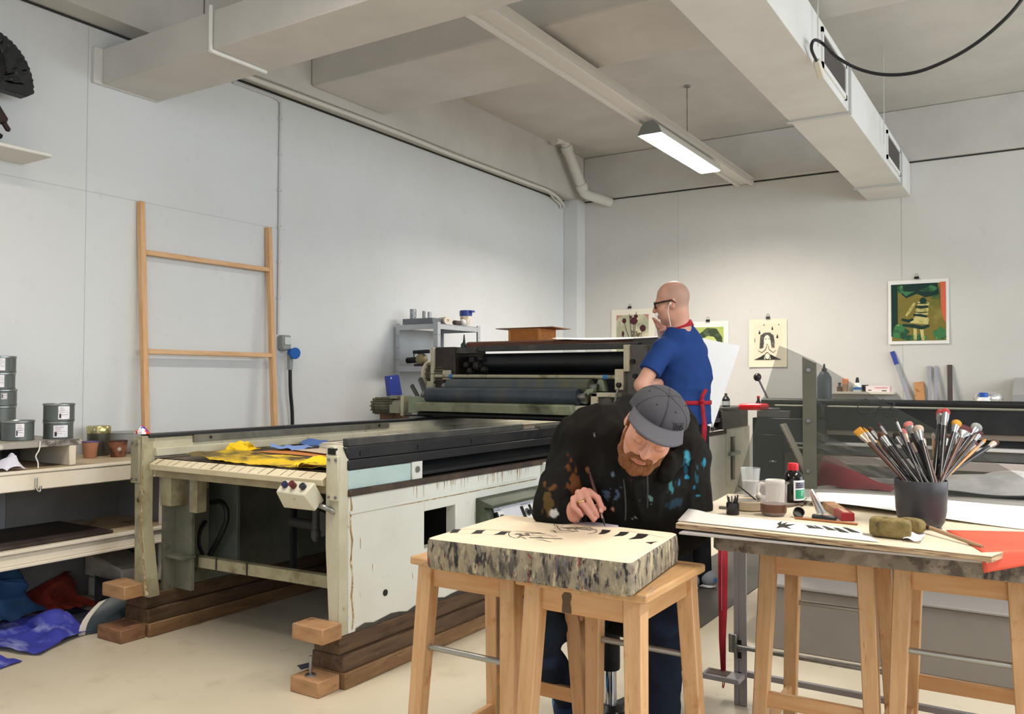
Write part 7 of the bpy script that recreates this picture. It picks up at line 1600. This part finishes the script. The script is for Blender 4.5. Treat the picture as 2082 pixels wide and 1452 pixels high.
sdf_obj('beard', brd, .0026, clothm('beard_hair', .8), man, noise=fuzz, paint=pbeard, smooth=0, label='short reddish brown beard')
for y in (-1, 1):
    mb = MB(); mb.tube([HD.w(.0985, y*.013, .020), HD.w(.0985, y*.026, .025), HD.w(.0905, y*.042, .024), HD.w(.080, y*.050, .017)], [.0032, .0042, .0036, .0015], 8); mb.build('eyebrow', mat('eyebrow_hair', '#7d5238', .9), man)
    mb = MB(); mb.tube(spline([HD.w(.0930, y*.019, -.0050), HD.w(.0955, y*.026, -.0085), HD.w(.0950, y*.034, -.0095), HD.w(.0885, y*.046, -.0060)], 5), .0006, 6); mb.build('eyelash', mat('lash', '#8a6152', .8), man)
    mb = MB(); mb.tube([HD.w(.012, y*.0735, .045), HD.w(.014, y*.0725, .01), HD.w(.020, y*.070, -.02)], [.004, .005, .005], 8); mb.build('sideburn', mat('sideburn_hair', '#6a4528', .9), man)
# cap
capm = mat('cap_grey', '#434248', .85, v=(('#3d3c42', 6, .4, .7),), bump=(.10, 420)); capd = mat('cap_seam', '#36363a', .9)
cp = thing('cap_tmp', None, None); bpy.data.objects.remove(cp)
CC = A(0, 0, .066); CRD = A(.101, .091, .056)
CRB = .112
def crown(u, v, k=1.0):
    """u round the head, v from the rim to the button"""
    t = 2*math.pi*u; e = v*math.pi/2
    front = math.cos(t)
    z0 = .010*max(0, front)-.026*(1-max(0, front)**.5)-.034*max(0, -front)
    z = z0*(1-v)**2+CRD[2]*math.sin(e)**.95
    sq = math.cos(e)**.72 if front > -.2 else math.cos(e)**.85
    return HD.w(*(CC+A((CRD[0] if front > 0 else CRB)*math.cos(t)*sq, CRD[1]*math.sin(t)*sq, z)*A(k, k, k)))
mb = MB(); mb.grid(lambda u, v: crown(u, v*.985), 60, 18, 0); mb.face([crown(i/24, .985) for i in range(24)])
cap_o = mb.build('cap', capm, man, label='dark grey flat-brim cap', ang=70); sd_ = cap_o.modifiers.new('thickness', 'SOLIDIFY'); sd_.thickness = .003; sd_.offset = -1
mb = MB()
for t_ in (0, 1/6, 2/6, .5, 4/6, 5/6):
    mb.tube([crown(t_, v, 1.004) for v in np.linspace(.02, .97, 16)], .0008, 5)
mb.build('seam', capd, cap_o)
mb = MB(); mb.ell(crown(0, .999), (.005, .005, .004)); mb.build('cap_button', capm, cap_o)
for t_ in (.085, -.085, .25, -.25):
    mb = MB(); p = crown(t_, .66, 1.003); mb.ell(p, (.0028, .0028, .0028)); mb.build('eyelet', capd, cap_o)
def brim(u, v):
    t = math.radians(-66+118*u); b = CC+A(CRD[0]*math.cos(t)*.985, CRD[1]*math.sin(t)*.985, .012*math.cos(t)+.002)
    ext = .070*max(.05, math.cos((t+math.radians(7))*1.10))**.5
    return HD.w(*(b+A(ext*v, .05*math.sin(t)*v*.18, -.010*v-.010*(2*u-1)**2*v+.004*v)))
mb = MB(); mb.grid(brim, 36, 8, 0); br = mb.build('brim', mat('cap_brim_grey', '#525157', .8, bump=(.10, 420)), cap_o, ang=70); sd_ = br.modifiers.new('thickness', 'SOLIDIFY'); sd_.thickness = .004; sd_.offset = 0
# raised letters on the crown
def cpt(x, y): return crown(x, y, 1.012)
mb = MB(); U0, V0, UW, VH = .062, .10, .0225, .24
def lt(pts): mb.tube([cpt(U0+(p[0])*UW/1.0, V0+p[1]*VH) for p in pts], .0013, 5)
lt([(0, 1.15), (.45, .05)]); lt([(.45, .05), (.62, 1.0)]); lt([(.60, 1.0), (3.25, .98)])
lt([(.75, .05), (1.1, .82)]); lt([(1.1, .82), (1.42, .05)]); lt([(.88, .33), (1.3, .33)])
lt([(1.62, .05), (1.62, .80)]); lt([(1.62, .80), (2.25, .05)]); lt([(2.25, .05), (2.25, .80)])
lt([(3.1, .78), (2.55, .78)]); lt([(2.55, .78), (2.55, .45)]); lt([(2.55, .45), (3.1, .42)]); lt([(3.1, .42), (3.1, .06)]); lt([(3.1, .06), (2.5, .05)])
mb.build('lettering', mat('lettering_dark', '#1f1f24', .7), cap_o)
# jeans, shoes
jn = [cap(hipR, knR, .092, .066, .03), cap(knR, anR, .062, .048, .02), cap(hipL, knL, .092, .066, .03), cap(knL, anL, .062, .050, .02), cap(hipR, hipL, .10, .10, .05)]
def pj(P):
    rel = P-CO; z = rel@CF; px = 1041+FPX*(rel@CR)/z; py = 726-FPX*(rel@CU)/z
    C = np.tile(rgb('#1b2433'), (len(P), 1)); C = mixc(C, '#2b3a55', sstep(vnoise(P, 14, 3), .1, .8)*.7)
    return mixc(C, '#2f4238', np.exp(-((px-1075)/40)**2-((py-1262)/40)**2)*.8)
sdf_obj('jeans', jn, .006, clothm('denim'), man, noise=lambda P: .006*vnoise(P, 16, 4)+.003*vnoise(P, 34, 6), paint=pj, label='dark blue jeans')
for (an, dirv) in ((anR, A(.62, -.55, 0)), (anL, A(-.1, -1, 0))):
    d_ = unit(dirv); h0 = an+A(0, 0, -.04) if an is anR else A(an[0], an[1], .05)
    p1 = h0-d_*.05; p2 = h0+d_*.15
    p1 = A(p1[0], p1[1], max(p1[2], .045) if an is anL else p1[2]+.01); p2 = A(p2[0], p2[1], .045)
    def ps(P): C = np.tile(rgb('#2a5f9a'), (len(P), 1)); return mixc(C, '#dcdcdc', sstep(vnoise(P, 22, 5), .25, .35)*.8)
    sh = sdf_obj('shoe', [cap(p1, p2, .042, .036, .02), cap(an+A(0, 0, .01), h0, .045, .045, .03)], .006, clothm('shoe_fabric', .7), man, paint=lambda P: mixc(np.tile(rgb('#1d3350'), (len(P), 1)), '#3d86c0', sstep(vnoise(P, 20, 5), .05, .15)), label='blue sneaker')
    mb = MB(); q1, q2 = p1-A(0, 0, .034), p2-A(0, 0, .034); q1[2] = max(.012, q1[2]); q2[2] = .012; rounded_block(mb, (q1+q2)/2-A(0, 0, .011), (q2-q1)/2*1.28, np.cross(unit(q2-q1), A(0, 0, 1))*.044, .022, e=4); mb.build('sole', PAL['white'], sh)
# drawing pen in the hand
t = thing('dip_pen', 'long dark brown drawing pen held in the hand over the stone', 'pen', PZ(1230.5, 1072, ZS+.001))
tip = PZ(1230.5, 1072, ZS+.001); gr = F_(1216.5, 1022, 2.548); up_ = F_(1196, 952, 2.60)
mb = MB(); mb.tube([gr*.0+up_, up_*.7+gr*.3, gr*.75+up_*.25, gr, gr*.55+tip*.45], [.0012, .0045, .0062, .0060, .0042], 12); mb.build('holder', mat('pen_brown', '#4a2f29', .35), t)
mb = MB(); a = gr*.55+tip*.45; mb.tube([a, a*.6+tip*.4], [.0044, .0040], 12); mb.build('ferrule', PAL['chrome'], t)
mb = MB(); mb.tube([a*.6+tip*.4, a*.3+tip*.7, tip], [.0036, .0030, .0003], 10); mb.build('nib', mat('nib_black', '#121214', .3), t)
# his swivel stool
sw = PD(1240, 1300, 2.98); sx, sy = sw[0], sw[1]
t = thing('swivel_stool', 'black swivel stool with chrome gas lift under the seated person', 'stool', (sx, sy, 0))
mb = MB(); mb.lathe((sx, sy, .405), [(.13, 0), (.165, .005), (.178, .02), (.178, .045), (.165, .06), (0, .066)], 36); mb.build('seat', PAL['blackrub'], t)
mb = MB(); mb.lathe((sx, sy, .0), [(.034, .215), (.036, .22), (.036, .405), (0, .405)], 24); mb.build('lift_cover', PAL['blackrub'], t)
mb = MB(); mb.cyl((sx, sy, .08), (sx, sy, .40), .024, n=24); mb.build('gas_lift', PAL['chrome'], t)
mb = MB(); mb.tube(spline([(sx+.02, sy, .40), (sx+.07, sy-.02, .38), (sx+.075, sy-.02, .30)], 5), .006, 8); mb.build('lever', PAL['black'], t)
mb = MB(); mb.lathe((sx, sy, .045), [(.05, 0), (.05, .03), (.03, .05), (0, .05)], 24); mb.build('hub', PAL['black'], t)
for k in range(5):
    a = 2*math.pi*k/5+.3; e = A(sx+.26*math.cos(a), sy+.26*math.sin(a), .045)
    mb = MB(); mb.bar((sx, sy, .065), e, .05, .035, w2=.03, h2=.02); lg = mb.build('base_leg', PAL['black'], t, bevel=.004)
    mb = MB(); mb.cyl(e-A(0, 0, .045), e, .022, .018, 14); mb.build('glide', PAL['blackrub'], lg)

# ---------------------------------------------------------------- standing man seen from behind
m2_ = thing('person', 'standing bald person in blue shirt and red apron ties, seen from behind', 'person', A(*PD(1415, 1205, 5.02)[:2], 0.005))
H2 = Head(PD(1367, 616, 5.0), (-.93, -.20, -.30), (-.20, .97, 0), 1.0)
G = lambda *q: PD(*q)
nk = G(1383, 682, 5.03); shL, shR = G(1347, 712, 4.92), G(1414, 716, 5.12); elL = G(1305, 783, 4.86); wrL = G(1347, 780, 5.02)
elR, wrR = G(1402, 775, 5.33), G(1352, 676, 5.24)
hc1, hc2 = G(1381, 880, 4.98), G(1412, 880, 5.08); k1, k2 = G(1384, 1035, 4.93), G(1424, 1035, 5.05); a1 = A(*PD(1392, 1175, 4.97)); a2 = A(*PD(1428, 1178, 5.03))
body2 = H2.prims()+[cap(H2.w(-.025, 0, -.05), nk, .060, .064, .03), cap(nk, G(1393, 740, 5.05), .07, .11, .05), cap(shL, shR, .052, .052, .04), cap(G(1394, 750, 5.05), G(1396, 860, 5.03), .115, .11, .05),
    cap(shL, elL, .049, .042, .03), cap(elL, wrL, .041, .028, .02), cap(shR, elR, .046, .038, .03), cap(elR, wrR, .036, .026, .02),
    cap(hc1, k1, .07, .05, .03), cap(k1, a1, .046, .034, .02), cap(hc2, k2, .07, .05, .03), cap(k2, a2, .046, .034, .02)]
# right hand at the paper edge, left hand
hb = wrR; body2 += [cap(hb, G(1346, 664, 5.22), .026, .028, .02)]
for (p, q, r) in (((1344, 660, 5.2), (1334, 652, 5.19), (1328, 647.5, 5.185)), ((1345, 662, 5.21), (1333, 656, 5.20), (1330, 651, 5.195)), ((1343, 666, 5.21), (1337, 664, 5.2), (1334, 660, 5.195)), ((1344, 669, 5.22), (1339, 668, 5.21), (1336, 665, 5.2))):
    body2 += [cap(G(*p), G(*q), .0105, .0095, .008), cap(G(*q), G(*r), .0095, .008, .003)]
body2 += [cap(G(1347, 670, 5.20), G(1341, 673, 5.17), .011, .009, .008), cap(wrL, wrL+CF*.07-CR*.0, .026, .028, .02)]
for i in range(4):
    b0 = wrL+CF*.085+CU*(.03-.02*i); body2 += [cap(b0, b0+CF*.045, .0095, .0085, .006), cap(b0+CF*.045, b0+CF*.06-CU*.02+CR*.01, .0085, .0075, .003)]
body2 += [cap(wrL+CF*.05+CU*.02, wrL+CF*.07+CU*.055, .011, .009, .008)]
def paint2(P):
    C = np.tile(rgb('#cf9f8a'), (len(P), 1)); C = mixc(C, '#c48c78', (vnoise(P, 50, 3)*.5+.5)*.35); C = H2.paint(P, C)
    q = H2.loc(P); up = sstep(q[:, 2], -.055, -.02)*(1-sstep(q[:, 2], .075, .12)); back = sstep(-q[:, 0], -.030, .01)
    C = mixc(C, '#927e72', np.clip(up*back, 0, 1)*.55*(1-np.exp(-(((q-A(-.006, .08, -.004))/A(.026, .02, .038))**2).sum(1))))
    jaw = np.exp(-(((q-A(.055, 0, -.095))/A(.05, .08, .03))**2).sum(1)); C = mixc(C, '#a3786a', jaw*.5)
    d = np.linalg.norm(P-nk, axis=1); return mixc(C, '#d08c80', np.exp(-(d/.08)**2)*.5)
b2 = sdf_obj('body', body2, .0042, skin, m2_, paint=paint2, smooth=1)
# shirt
shirt = [cap(G(1386, 712, 5.05), G(1396, 845, 5.03), .135, .135, .05), ell(G(1395, 765, 5.04), (.155, .13, .2), np.stack([CR, CF, CU], 1), .05), cap(G(1352, 712, 4.95), G(1412, 714, 5.10), .072, .072, .05), cap(G(1370, 690, 5.02), G(1400, 690, 5.06), .062, .062, .05), cap(G(1379, 676, 5.01), G(1390, 678, 5.04), .066, .070, .03),
         cap(shL, shL*.36+elL*.64, .066, .068, .03), cap(shR, shR*.4+elR*.6, .066, .062, .03), cap(G(1396, 835, 5.03), G(1399, 862, 5.03), .130, .128, .04)]
def shirt_cut(P):
    q = (P-(shL*.38+elL*.62))@unit(elL-shL); near = np.linalg.norm(P-elL, axis=1) < .16
    c1 = np.where(near & (q > -.05), q, -1.0)
    hem = (G(1398, 862, 5.03)[2])-P[:, 2]+.006*vnoise(P, 14, 3)
    nc = .066-np.linalg.norm(P-(nk+CU*.075), axis=1)
    return np.maximum(np.maximum(c1, hem), nc)
def fold2(P):
    q = P@np.stack([CR, CF, CU], 1); n1 = vnoise(q*A(1, 1, 1.4)+A(.1, 0, .3)*q[:, :1], 9, 12); low = sstep(-q[:, 2], -1.25, -.98)
    n2 = vnoise(q*A(.8, .8, 1.6)+A(.3, 0, .4)*q[:, 2:], 8, 14)
    return -.004*(1-np.abs(n1)*1.6)-.005*low*(1-np.abs(n2)*1.7)+.003
sdf_obj('shirt', shirt, .0048, clothm('shirt_blue_cotton', .9), m2_, noise=fold2, cut=shirt_cut, paint=lambda P: mixc(np.tile(rgb('#26437f'), (len(P), 1)), '#20396e', (vnoise(P, 20, 2)*.5+.5)*.5), smooth=1, label='royal blue t-shirt')
tr = [cap(G(1396, 862, 5.03), G(1396, 885, 5.03), .118, .118, .04), cap(hc1, k1, .085, .062, .03), cap(k1, a1, .058, .052, .02), cap(hc2, k2, .088, .062, .03), cap(k2, a2, .058, .054, .02)]
sdf_obj('trousers', tr, .006, clothm('trouser_black'), m2_, noise=lambda P: .006*vnoise(P, 14, 4), paint=lambda P: mixc(np.tile(rgb('#17181c'), (len(P), 1)), '#25262c', (vnoise(P, 12, 2)*.5+.5)), label='black trousers')
for an in (a1, a2):
    d_ = unit(-CR*.25+A(*CF[:2], 0)*.3); d_[2] = 0; d_ = unit(-CR*.35+CF*.35*A(1, 1, 0)); d_[2] = 0; d_ = unit(d_)
    p1 = A(an[0], an[1], .055)-d_*.045; p2 = A(an[0], an[1], .045)+d_*.16
    sh = sdf_obj('shoe', [cap(p1, p2, .042, .034, .02), cap(A(an[0], an[1], .09), p1, .042, .04, .03)], .006, MATS['shoe_fabric'], m2_, paint=lambda P: mixc(mixc(np.tile(rgb('#8a8f96'), (len(P), 1)), '#3f78b0', sstep(vnoise(P, 26, 5), .2, .3)), '#3a3f48', sstep(vnoise(P, 30, 9), .3, .4)), label='grey sneaker')
    mb = MB(); rounded_block(mb, A(*((p1+p2)/2)[:2], .0045), (p2-p1)/2*1.36*A(1, 1, 0), np.cross(d_, A(0, 0, 1))*.044, .024, e=4); mb.build('sole', PAL['white'], sh)
# apron ties
red = mat('apron_red', '#a8152c', .75, v=(('#8d1024', 14, .45, .65),))
def band_(name, pts, wd, nr, th=.003, lab=None):
    mb = MB(); mb.ribbon(spline(pts, 6), wd, nr); o = mb.build(name, red, ap_, ang=80, label=lab); s_ = o.modifiers.new('thickness', 'SOLIDIFY'); s_.thickness = th; s_.offset = 0; return o
mb = MB(); pts = [G(1338, 735, 5.17), G(1335, 790, 5.15), G(1340, 850, 5.17), G(1345, 930, 5.17)]
ap_ = mb.grid(lambda u, v: (lambda s: s+CF*.10*u-CR*.04*(1-u)*0)(np.array(pts[0])*(1-v)+np.array(pts[3])*v), 6, 12, .004).build('apron', red, m2_, label='red apron')
nb = nk+CU*.056-CR*.004; tl = unit(CU*.93+H2.f*.25+CR*.0); sx_ = unit(np.cross(tl, CF)); sy_ = np.cross(tl, sx_)
mb = MB(); vs = []
for i in range(37):
    a = 2*math.pi*i/36; o_ = sx_*math.cos(a)+sy_*math.sin(a); vs += [nb+o_*.0815-tl*.019, nb+o_*.0745+tl*.019]
mb.add(vs, [(2*i, 2*i+1, 2*i+3, 2*i+2) for i in range(36)]); o = mb.build('neck_strap', red, ap_, ang=80); s_ = o.modifiers.new('thickness', 'SOLIDIFY'); s_.thickness = .004; s_.offset = 0
wz = G(1420, 816, 4.9)
mb = MB(); P_ = []
for i in range(40):
    a = 2*math.pi*i/40; P_.append(G(1396, 818, 5.03)+CR*.147*math.cos(a)+CF*A(1, 1, 0)*.147*math.sin(a))
vs = []
for p in P_: vs += [p-CU*.012, p+CU*.012]
mb.add(vs, [(2*i, 2*i+1, (2*i+3) % 80, (2*i+2) % 80) for i in range(40)]); o = mb.build('waist_tie', red, ap_, ang=80); s_ = o.modifiers.new('thickness', 'SOLIDIFY'); s_.thickness = .004; s_.offset = 1
kn = G(1427, 816, 4.885)
mb = MB(); mb.ell(kn, (.016, .016, .016)); mb.build('knot', red, ap_)
band_('tie_loop', [kn, G(1428, 806, 4.875), G(1433, 797, 4.88), G(1436, 792, 4.885)], .022, CF)
band_('tie_end', [kn, G(1429, 835, 4.87), G(1433, 870, 4.865), G(1431, 905, 4.88), G(1434, 918, 4.885)], .022, CF)
band_('tie_end', [kn, G(1431, 840, 4.87), G(1430, 880, 4.865), G(1426, 918, 4.885)], .018, CF)
# glasses and earphone cable
gl = mat('glasses_black', '#15130f', .25)
mb = MB()
for y in (-1, 1):
    ring = [H2.w(.100-.006*abs(math.cos(a))*0+(-.012 if 0 else 0)-.10*max(0, abs(y*.033+.027*math.cos(a))-.02)**1.2, y*.033+.027*math.cos(a), .006+.019*math.sin(a)) for a in np.linspace(0, 2*math.pi, 21)]
    mb.tube(ring, .0036, 6)
    mb.tube([H2.w(.094, y*.060, .014), H2.w(.088, y*.072, .016), H2.w(.03, y*.080, .016), H2.w(-.010, y*.086, .014), H2.w(-.028, y*.084, -.006)], [.0060, .0062, .0052, .0040, .0028], 6)
mb.tube([H2.w(.104, -.008, .010), H2.w(.107, 0, .012), H2.w(.104, .008, .010)], .0022, 6); mb.build('glasses', gl, m2_, label='black framed glasses')
mb = MB(); mb.tube(spline([H2.w(.004, .088, -.004), H2.w(.014, .090, -.016), H2.w(.026, .083, -.05), H2.w(.028, .075, -.09), H2.w(.03, .075, -.135)], 6), .0020, 6); mb.ell(H2.w(.003, .087, -.003), (.006, .006, .007)); mb.build('earphone_cable', PAL['white'], m2_, label='white earphone cable')
mb = MB(); mb.tube([G(1448, 872, 5.0)+A(0, 0, .016*math.sin(a))+CR*.012*math.cos(a) for a in np.linspace(0, 6.28, 16)], .0018, 6); mb.tube([G(1447, 858, 5.0), G(1448, 868, 5.0)], .0022, 6); mb.build('key_ring', PAL['chrome'], m2_)
# white sheet he holds up
mb = MB(); q = [G(1333, 656, 5.235), G(1505, 703, 5.50), G(1449, 869, 5.46), G(1362, 838, 5.32)]
def shf(u, v): return (q[0]*(1-u)+q[1]*u)*(1-v)+(q[3]*(1-u)+q[2]*u)*v+CF*.03*math.sin(math.pi*u)*math.sin(math.pi*(.2+.8*v))+CU*(-.015*math.sin(math.pi*u)*(1-v))
mb.grid(shf, 18, 14, .0012); mb.build('paper_sheet', mat('sheet_bright_white', '#f7f7f6', .8), label='large white sheet held up by the standing person', cat='paper')
